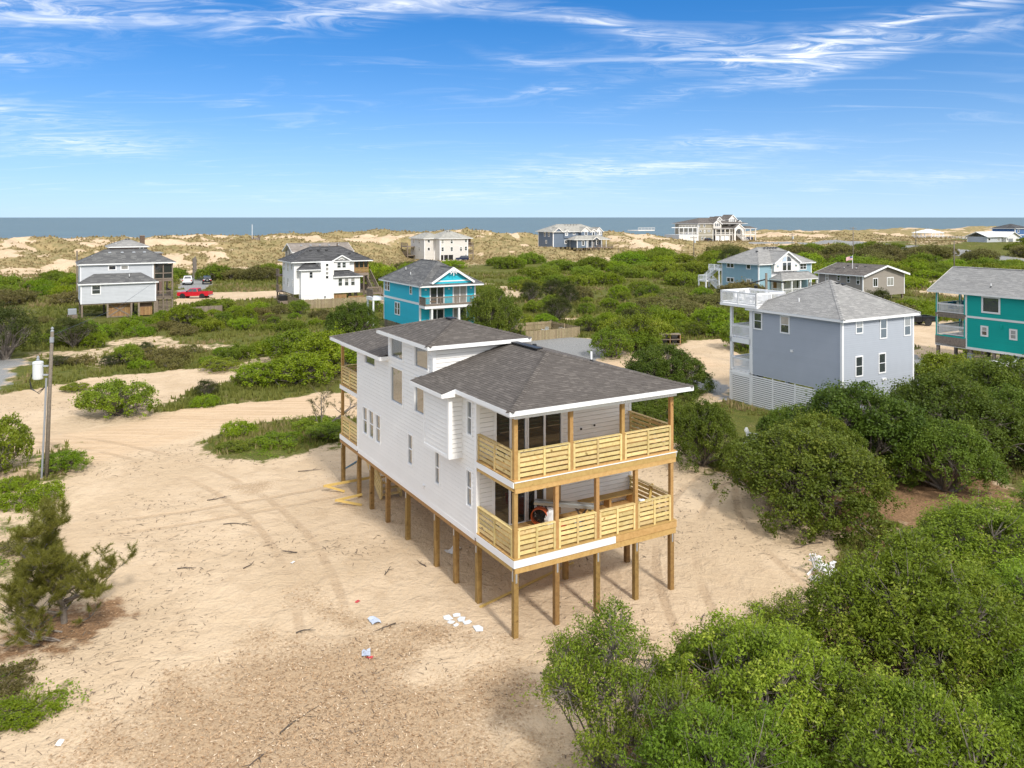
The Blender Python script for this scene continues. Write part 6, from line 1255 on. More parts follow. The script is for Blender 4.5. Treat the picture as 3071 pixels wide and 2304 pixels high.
def pine():
    r = random.Random(4); nr = np.random.default_rng(4); x0, y0 = -16.3, 29.0; T = empty('young_pine', (x0, y0, zt(x0, y0)), 0); tag(T, 'scraggly young pine with long needle tufts at left foreground', 'tree')
    mb = MB(); tufts = []
    def branch(p, d, L, rad, depth, md=3):
        pts = [p]; rads = [rad]; n = 5
        for i in range(n):
            d = (d+Vector((r.uniform(-.28, .28), r.uniform(-.28, .28), r.uniform(-.06, .20)))).normalized(); p = p+d*L/n; pts.append(p); rads.append(rad*(1-.75*(i+1)/n))
            if depth < md and i > 0:
                for _ in range(r.choice((1, 2)) if depth else 2):
                    a = r.uniform(0, 6.28); dd = (d*.55+Vector((math.cos(a), math.sin(a), r.uniform(-.1, .5)))).normalized(); branch(p, dd, L*r.uniform(.30, .5), max(.008, rads[-1]*.65), depth+1, md)
        mb.tube(pts, rads, 7 if depth == 0 else 4, False)
        if depth >= 1 and L < 1.3: tufts.append((p, d)); tufts.append((p-d*.14, d))
    branch(Vector((.1, 0, -.1)), Vector((.14, .05, 1)).normalized(), 3.7, .12, 0)
    for a, z in ((2.6, .5), (3.6, .9), (.4, .7), (1.5, .4), (-.6, 1.1), (4.6, .4), (3.0, 1.4), (5.4, .8), (3.3, .3), (4.1, 1.2), (2.1, 1.0)): branch(Vector((.1, 0, z)), Vector((math.cos(a), math.sin(a), .30)).normalized(), r.uniform(1.5, 2.3), .06, 1)
    for a in (3.3, 3.9, 5.0, 4.4, 3.6, 4.8, .3, 2.9, 5.8, 3.1, 4.0, 5.3): branch(Vector((r.uniform(-1.3, .7), r.uniform(-1.6, .3), 0)), Vector((math.cos(a), math.sin(a), .35)).normalized(), 1.3, .04, 2)
    mb.build('trunk', 'bark_grey', T)
    P = np.array([t[0] for t in tufts]); D = np.array([t[1] for t in tufts]); k_ = 64; n = len(P)
    C = np.repeat(P, k_, 0)+np.repeat(D, k_, 0)*((nr.random(n*k_)-.5)*.22)[:, None]; d = np.repeat(D, k_, 0)*.55+unit(n*k_, nr); d /= np.linalg.norm(d, axis=1, keepdims=True); s = np.cross(d, unit(n*k_, nr)); s /= np.linalg.norm(s, axis=1, keepdims=True); L = (.11+.09*nr.random(n*k_))[:, None]
    V = np.stack([C-s*.0055, C+s*.0055, C+d*L], 1).reshape(-1, 3); link('crown', np_mesh('needles', V, np.arange(len(V)).reshape(-1, 3), 'leaf_pine', np.repeat(np.clip(np.repeat(nr.random(n)*.6, k_)+nr.random(n*k_)*.4, 0, 1), 3)), T)
    # the grey leaning pine by the rear deck
    r.seed(9); mb = MB(); tufts.clear(); x0, y0 = -12.4, 55.5; T2 = empty('dead_pine', (x0, y0, zt(x0, y0))); tag(T2, 'leaning half dead pine with bare grey branches left of the rear deck', 'tree')
    branch(Vector((-.8, 0, -.1)), Vector((.75, .1, .7)).normalized(), 3.4, .10, 0, 2); branch(Vector((-.8, 0, -.05)), Vector((.3, -.2, .9)).normalized(), 2.4, .07, 0, 2); branch(Vector((-.8, 0, -.05)), Vector((-.5, .1, .9)).normalized(), 1.8, .05, 0, 1); mb.build('trunk', 'bark_grey', T2)
    P = np.array([t[0] for t in tufts][::2]); D = np.array([t[1] for t in tufts][::2]); k_ = 26; n = len(P); C = np.repeat(P, k_, 0)+np.repeat(D, k_, 0)*((nr.random(n*k_)-.5)*.3)[:, None]; d = np.repeat(D, k_, 0)*.8+unit(n*k_, nr)*.9; d /= np.linalg.norm(d, axis=1, keepdims=True); s = np.cross(d, unit(n*k_, nr)); s /= np.linalg.norm(s, axis=1, keepdims=True)
    V = np.stack([C-s*.009, C+s*.009, C+d*.2], 1).reshape(-1, 3); link('crown', np_mesh('needles_dry', V, np.arange(len(V)).reshape(-1, 3), 'leaf_olive', np.repeat(nr.random(n*k_), 3)), T2)
pine()
# ------------------------------------------------------------------ vehicles
def wheel(T, x, y, r=.40, w=.26):
    s_ = 1 if y > 0 else -1
    o = MB().lathe((x, y, r), [(r*.6, -w/2), (r*.94, -w/2), (r, -w*.3), (r, w*.3), (r*.94, w/2), (r*.6, w/2)], 18, 'y').build('tyre', 'tyre', T)
    m = MB().lathe((x, y, r), [(.0, s_*w*.30), (r*.25, s_*w*.34), (r*.5, s_*w*.28), (r*.62, s_*w*.47), (r*.62, s_*w*.2)], 14, 'y'); m.build('rim', 'rim', o)
def pickup(loc, heading, paintm, label, bed=True, wr=.42, L=5.8, z=None):
    T = empty('pickup_truck', (loc[0], loc[1], zt(*loc) if z is None else z), heading); tag(T, label, 'truck'); w = .97; h = L/2
    prof = [(h, .62), (h, 1.02), (h-.12, 1.16), (1.25, 1.24), (-.95, 1.24), (-.95, .50), (1.3, .46), (h-.1, .5)]
    MB().prism(prof, -w, w).build('body', paintm, T, .05)
    b = MB(); b.box(-h, -.97, -w, w, .55, .84); b.box(-h, -.97, -w, -w+.10, .84, 1.24); b.box(-h, -.97, w-.10, w, .84, 1.24); b.box(-h, -h+.08, -w+.1, w-.1, .84, 1.22); b.box(-1.05, -.97, -w+.1, w-.1, .84, 1.24); b.build('bed', paintm, T, .03)
    MB().box(-h+.09, -1.06, -w+.11, w-.11, .845, .86).build('bed_liner', 'black_plastic', T)
    x0, x1, t0, t1, zt_, zb, wt = -.93, 1.30, -.72, .52, 1.86, 1.23, .76
    MB().hexa([(x0, -w+.03, zb), (x1, -w+.03, zb), (x1, w-.03, zb), (x0, w-.03, zb), (t0, -wt, zt_), (t1, -wt, zt_), (t1, wt, zt_), (t0, wt, zt_)]).build('cab', paintm, T, .05)
    def q(p, name): MB().face(p).build(name, 'glass_dark', T)
    lerp = lambda a, b, t: a+(b-a)*t
    def cabp(tx, ty, tz, off):    # point on the cab shell
        x = lerp(lerp(x0, t0, tz), lerp(x1, t1, tz), tx); y = lerp(-lerp(w-.03, wt, tz), lerp(w-.03, wt, tz), ty); return Vector((x, y, lerp(zb, zt_, tz)))+Vector(off)
    q([cabp(1, .07, .1, (.03, 0, .01)), cabp(1, .93, .1, (.03, 0, .01)), cabp(1, .9, .9, (.03, 0, .01)), cabp(1, .1, .9, (.03, 0, .01))], 'windscreen'); q([cabp(0, .1, .15, (-.03, 0, 0)), cabp(0, .9, .15, (-.03, 0, 0)), cabp(0, .87, .85, (-.03, 0, 0)), cabp(0, .13, .85, (-.03, 0, 0))], 'rear_window')
    for s_ in (0, 1):
        of = (0, -.03 if s_ == 0 else .03, 0)
        for a, b_ in ((.06, .46), (.50, .90)): q([cabp(a, s_, .08, of), cabp(b_, s_, .08, of), cabp(min(b_, .88), s_, .86, of), cabp(max(a, .1), s_, .86, of)], 'side_window')
        sy = -1 if s_ == 0 else 1
        for xx in (h-1.05, -h+1.15):
            wheel(T, xx, sy*(w-.10), wr); MB().lathe((xx, sy*(w+.004), wr+.04), [(.0, -.02*sy), (wr+.10, -.02*sy), (wr+.10, .012*sy), (.0, .012*sy)], 18, 'y').build('wheel_arch', 'black_plastic', T)
        MB().box(.95, 1.12, sy*(w+.03)-.1, sy*(w+.03)+.1, 1.24, 1.42).build('mirror', 'black_plastic', T, .02); MB().box(h-.06, h+.02, sy*.75-.16, sy*.75+.16, .86, 1.04).build('headlight', 'lamp_white', T); MB().box(-h-.02, -h+.05, sy*(w-.12)-.09, sy*(w-.12)+.09, .92, 1.2).build('tail_light', 'lamp_red', T)
        MB().box(.1, .24, sy*(w+.01)-.015, sy*(w+.01)+.015, 1.08, 1.12).build('door_handle', 'black_plastic', T)
    MB().box(h-.02, h+.05, -.55, .55, .72, 1.04).build('grille', 'black_plastic', T); MB().box(h-.05, h+.12, -w+.02, w-.02, .48, .68).build('bumper', 'grey_metal', T, .03); MB().box(-h-.12, -h+.03, -w+.02, w-.02, .52, .70).build('bumper', 'grey_metal', T, .03)
    return T
def suv(loc, heading, paintm, label, name='sport_utility', cat='car', spare=False, z=None):
    T = empty(name, (loc[0], loc[1], zt(*loc) if z is None else z), heading); tag(T, label, cat); h, w = 2.2, .92
    MB().prism([(h, .5), (h, .95), (h-.15, 1.08), (.95, 1.14), (-h, 1.14), (-h, .5)], -w, w).build('body', paintm, T, .06)
    MB().hexa([(-h+.02, -w+.04, 1.13), (1.0, -w+.04, 1.13), (1.0, w-.04, 1.13), (-h+.02, w-.04, 1.13), (-h+.12, -.74, 1.78), (.45, -.74, 1.78), (.45, .74, 1.78), (-h+.12, .74, 1.78)]).build('cabin', paintm, T, .06)
    MB().face([(1.01, -.8, 1.2), (1.01, .8, 1.2), (.56, .68, 1.7), (.56, -.68, 1.7)]).build('windscreen', 'glass_dark', T); MB().face([(-h-.0, -.78, 1.2), (-h-.0, .78, 1.2), (-h+.08, .68, 1.7), (-h+.08, -.68, 1.7)]).build('rear_window', 'glass_dark', T)
    for sy in (-1, 1):
        for a, b_ in ((-2.0, -1.0), (-.9, .0), (.08, .72)): MB().face([(a, sy*(w-.03), 1.2), (b_, sy*(w-.03), 1.2), (min(b_, .45), sy*.79, 1.68), (a+.05, sy*.79, 1.68)]).build('side_window', 'glass_dark', T)
        for xx in (1.4, -1.35): wheel(T, xx, sy*(w-.08), .37, .24)
        MB().box(-h-.03, -h+.03, sy*.76-.1, sy*.76+.1, .85, 1.1).build('tail_light', 'lamp_red', T); MB().box(h-.03, h+.03, sy*.66-.14, sy*.66+.14, .78, .96).build('headlight', 'lamp_white', T)
    if spare: MB().lathe((-h-.12, 0, 1.0), [(.1, -.1), (.36, -.1), (.38, 0), (.36, .1), (.1, .1)], 16, 'x').build('spare_wheel', 'tyre', T); MB().lathe((-h-.2, 0, 1.0), [(.0, -.04), (.2, -.04), (.2, .02)], 12, 'x').build('spare_rim', 'rim', T)
    MB().box(h-.04, h+.08, -w+.05, w-.05, .42, .6).build('bumper', 'black_plastic', T, .03); return T
pickup((-57.2, 144.5), math.pi-.06, 'red_paint', 'bright red pickup truck driving on the sandy lane right of the lavender house')
pickup((-71.2, 176), math.radians(108), 'white_car', 'white pickup truck parked nose away beyond the lavender house porch', L=5.6)
suv((-67.6, 177.5), math.radians(112), 'black_car', 'black open back jeep with spare wheel beside the parked white pickup', 'jeep', 'jeep', True)
pickup((54.2, 108.6), math.pi+.12, 'black_car', 'black pickup truck parked right of the grey blue house, tail towards the teal house')
pickup((47.6, 75.2), math.pi+.15, 'white_car', 'white pickup truck parked under the teal house', z=.0)
c_ = G(284, 257.5); suv((c_.x, c_.y), GA+2.8, 'navy_car', 'dark blue car under the porch of the sage tan mansion', 'parked_car', z=3.4)
c_ = G(254.5, 254); suv((c_.x, c_.y), GA+.2, 'black_car', 'black car beside the left wall of the sage tan mansion', 'parked_car', z=3.3)
c_ = G(107.2, 217.5); suv((c_.x, c_.y), GA+2.6, 'navy_car', 'dark car parked in front of the cream three storey house', 'parked_car', z=zt(c_.x, c_.y))

# ------------------------------------------------------------------ poles, fences, sheds
def utility_pole(x, y, h, label, lean=(0, 0), r=.15, arm=True, can=False, ztop=None):
    z = zt(x, y); h = h if ztop is None else ztop-z; T = empty('utility_pole', (x, y, z)); tag(T, label, 'pole', 'utility poles'); MB().tube([(0, 0, -.6), (lean[0]*.5, lean[1]*.5, h/2), (lean[0], lean[1], h)], [r, r*.9, r*.75], 12).build('shaft', 'grey_pole', T, smooth=True)
    if arm:
        MB().beam((lean[0]-1.1, 0, h-.5), (lean[0]+1.1, 0, h-.5), .1, .13).build('crossarm', 'grey_pole', T)
        for i in (-1, -.4, .4, 1): MB().lathe((lean[0]+i, 0, h-.44), [(.05, 0), (.09, .06), (.05, .12), (.08, .18), (.0, .24)], 8).build('insulator', 'grey_plastic', T)
    if can: MB().lathe((lean[0]+.35, -.1, h-2.2), [(.0, 0), (.24, .0), (.26, .08), (.26, .85), (.2, .95), (.0, .98)], 12).build('transformer', 'transformer_grey', T)
    return T
P0 = utility_pole(-26.3, 45.2, 8.2, 'grey wooden utility pole with white transformer and conduit at left', (.30, .1), .115, False)
MB().tube([(-.2, -.1, -.3), (-.03, -.08, 3.2), (.06, -.06, 5.6)], [.055, .055, .055], 8).build('conduit', 'conduit', P0)
tr = MB().lathe((-.42, -.05, 5.55), [(.0, 0), (.25, 0), (.27, .06), (.27, .86), (.29, .88), (.27, .98), (.1, 1.03), (.0, 1.03)], 18).build('transformer', 'transformer_grey', P0, smooth=False)
MB().lathe((-.42, -.05, 6.58), [(.06, 0), (.09, .08), (.05, .14), (.08, .2), (.0, .3)], 8).build('bushing', 'grey_plastic', tr); MB().box(-.18, .16, -.1, .0, 5.75, 5.83).build('bracket', 'galvanised', P0); MB().box(-.18, .16, -.1, .0, 6.25, 6.33).build('bracket', 'galvanised', P0)
for k_ in range(3):
    a = Vector((-.66+.02*k_, -.12+.05*k_, 6.0)); MB().tube([a, a+Vector((-.18-.05*k_, 0, -.5)), a+Vector((-.14, 0, -1.0)), a+Vector((.25, 0, -1.18-.06*k_)), Vector((-.02, -.06, 5.1))], [.016]*5, 5).build('cable', 'black_plastic', P0)
MB().lathe((.30, .1, 8.15), [(.06, 0), (.1, .08), (.05, .16), (.09, .24), (.0, .34)], 8).build('insulator', 'grey_plastic', P0); MB().box(.22, .4, -.02, .1, 7.6, 7.9).build('cutout', 'grey_plastic', P0)
MB().tube([(.3, .1, 8.0), (-6, 20, 7.2), (-14, 46, 7.6)], [.012]*3, 4).build('wire', 'black_plastic', P0)
def bg(px, Y): return ((px-1535.5)/2403*Y, Y)
for px, Y, zt_, lb, arm, can in ((2559, 262, 11.6, 'tallest far utility pole behind the taupe house roof', True, False), (2747, 300, 10.4, 'far wooden utility pole in the green scrub above the teal house', True, False), (2376, 318, 8.3, 'far utility pole beside the grey road above the light blue house', True, True), (2081, 262, 8.5, 'far utility pole with transformer before the sage tan mansion', True, True), (2862, 205, 8.6, 'short grey pole rising behind the teal house roof', False, False)):
    x, y = bg(px, Y); utility_pole(x, y, 9, lb, (0, 0), .16, arm, can, zt_)
T = utility_pole(24.6, 77.5, 9, 'utility pole with braced crossarms just behind the grey blue house roof', (0, 0), .15, False, False, 9.3)
MB().beam((-1.6, .1, 8.3), (.1, 0, 8.75), .09, .12).build('crossarm', 'black_plastic', T); MB().beam((.0, 0, 8.6), (1.8, -.3, 8.4), .09, .12).build('crossarm', 'black_plastic', T); MB().lathe((-1.0, .0, 7.8), [(.0, 0), (.16, .05), (.18, .3), (.0, .36)], 10).build('lamp_head', 'black_plastic', T)
def plank_fence(name, label, pts, h, mat='fence_wood', w=.15, gap=.012, post=2.4):
    T = empty(name, (pts[0][0], pts[0][1], 0)); tag(T, label, 'fence'); o = Vector((pts[0][0], pts[0][1], 0)); n = 0
    for p, q in zip(pts, pts[1:]):
        p, q = Vector((*p, 0))-o, Vector((*q, 0))-o; d = q-p; L = d.length; d = d.normalized(); a = Vector((-d.y, d.x, 0)); k_ = int(L/w)
        z0 = zt(*(p+o)[:2]); z1 = zt(*(q+o)[:2])
        for hh in (.3, h-.25): MB().beam(p+a*.05+Vector((0, 0, z0+hh)), q+a*.05+Vector((0, 0, z1+hh)), .04, .09).build('rail', mat, T)
        for i in range(k_):
            c = p+d*(L*(i+.5)/k_); z = z0+(z1-z0)*(i+.5)/k_; MB().beam(c+Vector((0, 0, z-.05)), c+Vector((0, 0, z+h+random.uniform(-.03, .03))), w-gap, .025, a).build('plank', mat, T)
        for i in range(int(L/post)+1): c = p+d*(L*i/max(1, int(L/post)))+a*.1; MB().beam(c+Vector((0, 0, z0-.3)), c+Vector((0, 0, z0+h+.05)), .1, .1).build('post', mat, T)
    return T
g2 = lambda u, v: (G(u, v).x, G(u, v).y)
plank_fence('plank_fence', 'weathered plank fence along the front of the white dark roofed house', [g2(21.4, 118.5), g2(21.4, 103.4), g2(33.6, 103.4)], 1.45, w=.2)
plank_fence('plank_fence', 'square plank fence enclosure with chairs beside the gravel drive', [(1.6, 94.8), (8.4, 99.0), (5.1, 104.6), (-1.7, 100.4), (1.6, 94.8)], 1.2, w=.2)
plank_fence('plank_fence', 'pale board fence end at the left frame edge beside the gravel', [(-56.5, 88.0), (-51.9, 78.6)], 1.9, 'warm_white', w=.2)
plank_fence('plank_fence', 'grey plank pool fence right of the lavender house', [g2(3.6, 104.0), g2(9.2, 104.0), g2(9.2, 109.5)], 1.2, 'old_wood', w=.2)
def lawn_chair(x, y, rz, label, z=None, tip=0.0, group=None, mat='white_plastic', s=1.0):
    T = empty('lawn_chair', (x, y, (zt(x, y) if z is None else z)), rz); T.rotation_euler = (tip, 0, rz); T.scale = (s, s, s); tag(T, label, 'chair', group)
    for i in range(5): MB().hexa([(-.27+i*.11, -.28, .36), (-.18+i*.11, -.28, .36), (-.18+i*.11, .25, .28), (-.27+i*.11, .25, .28), (-.27+i*.11, -.28, .385), (-.18+i*.11, -.28, .385), (-.18+i*.11, .25, .305), (-.27+i*.11, .25, .305)]).build('seat_slat', mat, T); MB().beam((-.225+i*.11, .24, .28), (-.24+i*.12, .52, 1.0-.04*abs(i-2)), .085, .022, (1, 0, 0)).build('back_slat', mat, T)
    for sx in (-.33, .33): MB().box(sx-.03, sx+.03, -.32, -.26, 0, .56).build('leg', mat, T); MB().beam((sx, -.3, .30), (sx, .55, .02), .05, .1).build('leg', mat, T); MB().box(sx-.07, sx+.07, -.38, .38, .56, .59).build('armrest', mat, T)
    return T
lawn_chair(12.75, 32.9, 2.2, 'upright white plastic chair half hidden by the right foreground myrtle'); lawn_chair(12.75, 31.6, .6, 'toppled white plastic chair lying in front of the right myrtle', tip=-1.2, z=.25)
lawn_chair(4.2, 101.4, 3.6, 'blue and white chair inside the plank enclosure, left one', mat='foam_board'); lawn_chair(6.2, 101.2, 3.0, 'pinkish chair in the right corner of the plank enclosure', mat='warm_white'); lawn_chair(6.9, 100.2, 2.4, 'white chair next to the right fence of the plank enclosure')
lawn_chair(15.7, 52.0, 1.0, 'white lounge chair on the grass left of the blue shed'); lawn_chair(16.8, 51.2, 2.0, 'white chair near the wire gate by the blue shed')
def bin_rack():
    T = empty('bin_rack', (17.0, 92.4, zt(17, 92.4)), .1); tag(T, 'wooden bin rack with dark openings on the sandy drive', 'rack'); 
    for x in (-.05, 1.15, 2.35): MB().box(x-.06, x+.06, -.45, .45, -.1, 1.25).build('upright', 'cedar_wood', T)
    for z in (.12, .66, 1.22): MB().box(-.1, 2.4, -.48, .48, z-.05, z+.05).build('shelf', 'old_wood', T)
    MB().box(0, 2.3, .35, .4, .1, 1.2).build('back_board', 'dark_wood', T); MB().box(-.5, -.1, -.3, .3, -.1, .9).build('side_crate', 'old_wood', T)
    for i in range(2):
        b = empty('waste_bin', (17.45+i*1.2, 92.35+.12*i, zt(17, 92.4)), .1); tag(b, 'black waste bin in the %s bay of the wooden rack' % ('left', 'right')[i], 'bin', 'waste bins'); MB().hexa([(-.3, -.3, .2), (.3, -.3, .2), (.3, .3, .2), (-.3, .3, .2), (-.36, -.36, 1.0), (.36, -.36, 1.0), (.36, .3, 1.0), (-.36, .3, 1.0)]).build('body', 'black_plastic', b, .03); MB().box(-.38, .38, -.4, .32, 1.02, 1.1).build('lid', 'black_plastic', b, .02)
bin_rack()
def shed():
    T = empty('garden_shed', G(36.2, 8.3)); T.location = (19.3, 51.0, zt(19.3, 51)); T.rotation_euler = (0, 0, GA); tag(T, 'small blue shed with grey shingle roof under the oaks beside the grey blue house', 'shed')
    four(T, -1.2, 1.2, -1.2, 1.2, 0, 2.1, 'lightblue_siding', .2); hip(T, -1.5, 1.5, -1.5, 1.5, 2.1, .8, 'shingle_grey', .14, .25, .5, seed=181)
    p = [(17.4, 49.9), (18.4, 50.6)]; F_ = empty('wire_gate', (16.9, 49.6, zt(16.9, 49.6)), .45); tag(F_, 'low wire gate with grey wood frame left of the blue shed', 'gate')
    for x in (0, 1.1, 2.2): MB().box(x-.05, x+.05, -.05, .05, -.2, 1.1).build('post', 'old_wood', F_)
    for z in (.1, 1.02): MB().box(0, 2.2, -.03, .03, z-.05, z+.05).build('rail', 'old_wood', F_)
    w = MB()
    for i in range(14): w.box(.08+i*.155, .095+i*.155, -.006, .006, .12, 1.0)
    for i in range(5): w.box(.05, 2.15, -.006, .006, .25+i*.16, .265+i*.16)
    tag(w.build('wire_mesh', 'galvanised', F_), kind='stuff')
shed()
def flag():
    m, k, b, out = material('flag_cloth'); co = objco(k); sp = k.new('ShaderNodeSeparateXYZ'); k.l.new(co, sp.inputs[0]); x, y, z = sp.outputs
    st = k.math('GREATER_THAN', k.math('FRACT', k.math('MULTIPLY', z, 6.5/.95)), .5); c = k.mix(st, (.55, .02, .03), (.8, .8, .8))
    can = k.math('MULTIPLY', k.math('LESS_THAN', x, .72), k.math('GREATER_THAN', z, .44)); v = k.new('ShaderNodeTexVoronoi'); v.inputs['Scale'].default_value = 9; k.l.new(co, v.inputs['Vector'])
    c = k.mix(can, c, k.mix(k.math('LESS_THAN', v.outputs['Distance'], .3), (.02, .03, .16), (.8, .8, .8))); k.l.new(c, b.inputs['Base Color']); b.inputs['Roughness'].default_value = .8
    px, py = bg(2557, 141); T = empty('flag', (px, py, zt(px, py))); tag(T, 'stars and stripes flag flying from a pole behind the taupe house', 'flag'); MB().cyl((0, 0, 0), (0, 0, 7.6), .05, 8).build('pole', 'white_trim', T)
    mb = MB(); n = 12
    for i in range(n):
        a, b_ = i/n, (i+1)/n; f = lambda t: Vector((1.7*t, .12*math.sin(t*7), -.35*t*t))
        mb.face([f(a), f(b_), f(b_)+Vector((0, 0, .95)), f(a)+Vector((0, 0, .95))])
    o = mb.build('cloth', 'flag_cloth', T); o.scale = (.7, .7, .7); o.location = (.05, 0, 6.8); o.rotation_euler = (0, 0, math.pi)
flag()
def dune_posts():
    n = 0
    for a, b, m_ in ((bg(1855, 300), bg(2130, 268), 16),):
        for i in range(m_):
            t = i/(m_-1); x = a[0]+(b[0]-a[0])*t; y = a[1]+(b[1]-a[1])*t+4*math.sin(t*5); T = MB().box(-.11, .11, -.11, .11, -.4, 1.25).build('fence_post', 'old_wood', None, .02); T.location = (x, y, zt(x, y)); tag(T, 'short wooden post in the row along the sandy track below the mansion', 'post', 'posts along the dune track')
dune_posts()
T = empty('dead_tree', (*bg(583, 196), 0)); T.location.z = zt(T.location.x, T.location.y); tag(T, 'pale broken tree trunk standing behind the parked jeep', 'trunk'); MB().tube([(0, 0, -.3), (.05, 0, 2.5), (-.05, .1, 4.6)], [.55, .45, .5], 9).build('trunk', 'bark_grey', T); MB().tube([(-.05, .1, 4.5), (.25, .1, 5.1)], [.3, .06], 6).build('splinter', 'bark_grey', T)
# ------------------------------------------------------------------ things on and around the stilt house
def deck_things():
    z = 2.765
    T = empty('drum_fan', G(2.45, 2.2, z), GA-.75); T.scale = (.88,)*3; tag(T, 'orange drum fan with black grille on the lower front deck', 'fan'); MB().lathe((0, 0, .40), [(.36, -.17), (.38, -.16), (.38, .16), (.36, .17), (.34, .16), (.34, -.16), (.36, -.17)], 24, 'y').build('drum', 'orange_paint', T)
    for s_ in (-.17, .17):
        g = MB()
        for rr in (.07, .14, .21, .28, .34): g.lathe((0, s_, .40), [(rr-.008, -.006), (rr+.008, -.006), (rr+.008, .006), (rr-.008, .006)], 20, 'y')
        for i in range(10): a = i*math.pi/5; g.beam((0, s_, .4), (.35*math.cos(a), s_, .4+.35*math.sin(a)), .012, .012)
        tag(g.build('grille', 'black_plastic', T), kind='stuff')
    for i in range(4): a = i*math.pi/2+.3; MB().hexa([(.04*math.cos(a), -.06, .4+.04*math.sin(a)), (.04*math.cos(a), .06, .4+.04*math.sin(a)), (.05*math.cos(a+.6), .06, .4+.05*math.sin(a+.6)), (.05*math.cos(a+.6), -.06, .4+.05*math.sin(a+.6)), (.3*math.cos(a), -.05, .4+.3*math.sin(a)), (.3*math.cos(a), -.03, .4+.3*math.sin(a)), (.3*math.cos(a+.7), .06, .4+.3*math.sin(a+.7)), (.3*math.cos(a+.7), .04, .4+.3*math.sin(a+.7))]).build('blade', 'black_plastic', T)
    MB().box(-.30, .30, -.2, .2, .0, .03).build('stand', 'black_plastic', T); MB().cyl((0, -.08, .4), (0, .14, .4), .09, 12).build('motor', 'black_plastic', T)
    B = empty('metal_brake', G(3.25, 1.62, z), GA-.75); tag(B, 'long aluminium bending brake on crossed legs on the lower front deck', 'tool'); MB().box(-1.2, 1.2, -.12, .12, .86, .93).build('bed', 'aluminium', B); MB().box(-1.2, 1.2, -.22, -.13, .80, .9).build('clamp_bar', 'aluminium', B)
    for x in (-.6, .6):
        for s_ in (-1, 1): MB().beam((x-.35*s_, -.25, 0), (x+.35*s_, .2, .85), .05, .05).build('leg', 'old_wood', B)
    S_ = empty('sawhorse', G(3.9, .95, z), GA+.8); tag(S_, 'wooden sawhorse beside the bending brake on the lower deck', 'sawhorse'); MB().box(-.55, .55, -.05, .05, .62, .70).build('top', 'yellow_lumber', S_)
    for x in (-.45, .45):
        for s_ in (-1, 1): MB().beam((x, s_*.28, 0), (x, s_*.03, .63), .07, .04).build('leg', 'yellow_lumber', S_)
    for i, (u, v, m_, lb, r_) in enumerate(((2.75, 1.9, 'white_plastic', 'crumpled clear plastic bag behind the orange fan', .26), (2.6, .8, 'red_paint', 'red bucket on the lower deck behind the rail slats', .16), (3.3, .75, 'grey_plastic', 'grey bucket on the lower deck behind the rail slats', .17), (2.95, 2.35, 'black_plastic', 'black cable drum next to the orange fan', .24))):
        o = empty('bucket' if 'bucket' in lb else 'tool_bag' if 'bag' in lb else 'cable_drum', G(u, v, z), .4*i); tag(o, lb, 'bucket' if 'bucket' in lb else 'bag' if 'bag' in lb else 'drum')
        if 'bucket' in lb: MB().lathe((0, 0, 0), [(0, 0), (r_*.8, 0), (r_, .36), (r_*1.06, .36), (r_*1.06, .4), (r_*.94, .4), (r_*.75, .03), (0, .03)], 16).build('pail', m_, o)
        elif 'bag' in lb: me = MB().lathe((0, 0, 0), [(0, 0), (r_, .02), (r_*1.1, .3), (r_*.7, .55), (r_*.3, .62), (r_*.42, .72), (0, .7)], 9); me.v = [(a+random.uniform(-.05, .05), b+random.uniform(-.05, .05), c) for a, b, c in me.v]; me.build('bag', m_, o)
        else: MB().lathe((0, 0, .3), [(0, -.16), (r_, -.16), (r_, -.13), (r_*.6, -.12), (r_*.6, .12), (r_, .13), (r_, .16), (0, .16)], 16, 'x').build('spool', m_, o)
    o = empty('deck_bench', G(5.9, 2.45, z), GA); tag(o, 'raw wooden bench along the wall of the lower front deck', 'bench'); MB().box(-1.35, 1.35, -.25, .22, .40, .45).build('seat', 'deck_wood', o)
    for x in (-1.2, 0, 1.2): MB().box(x-.05, x+.05, -.2, .2, 0, .40).build('leg', 'deck_wood', o)
    o = MB().box(-.14, .14, -.06, .06, 0, .05).build('paper_bundle', 'white_plastic', None, .015); o.location = G(5.75, .08, z+1.005); o.rotation_euler = (.05, .1, GA+.2); tag(o, 'white paper bundle lying on the lower deck handrail', 'paper')
    o = MB().beam((0, 0, 0), (.35, .75, 1.0), .09, .04).build('loose_board', 'yellow_lumber'); o.location = G(6.7, .9, z+.02); tag(o, 'loose board propped against the right rail of the lower deck', 'board')
deck_things()
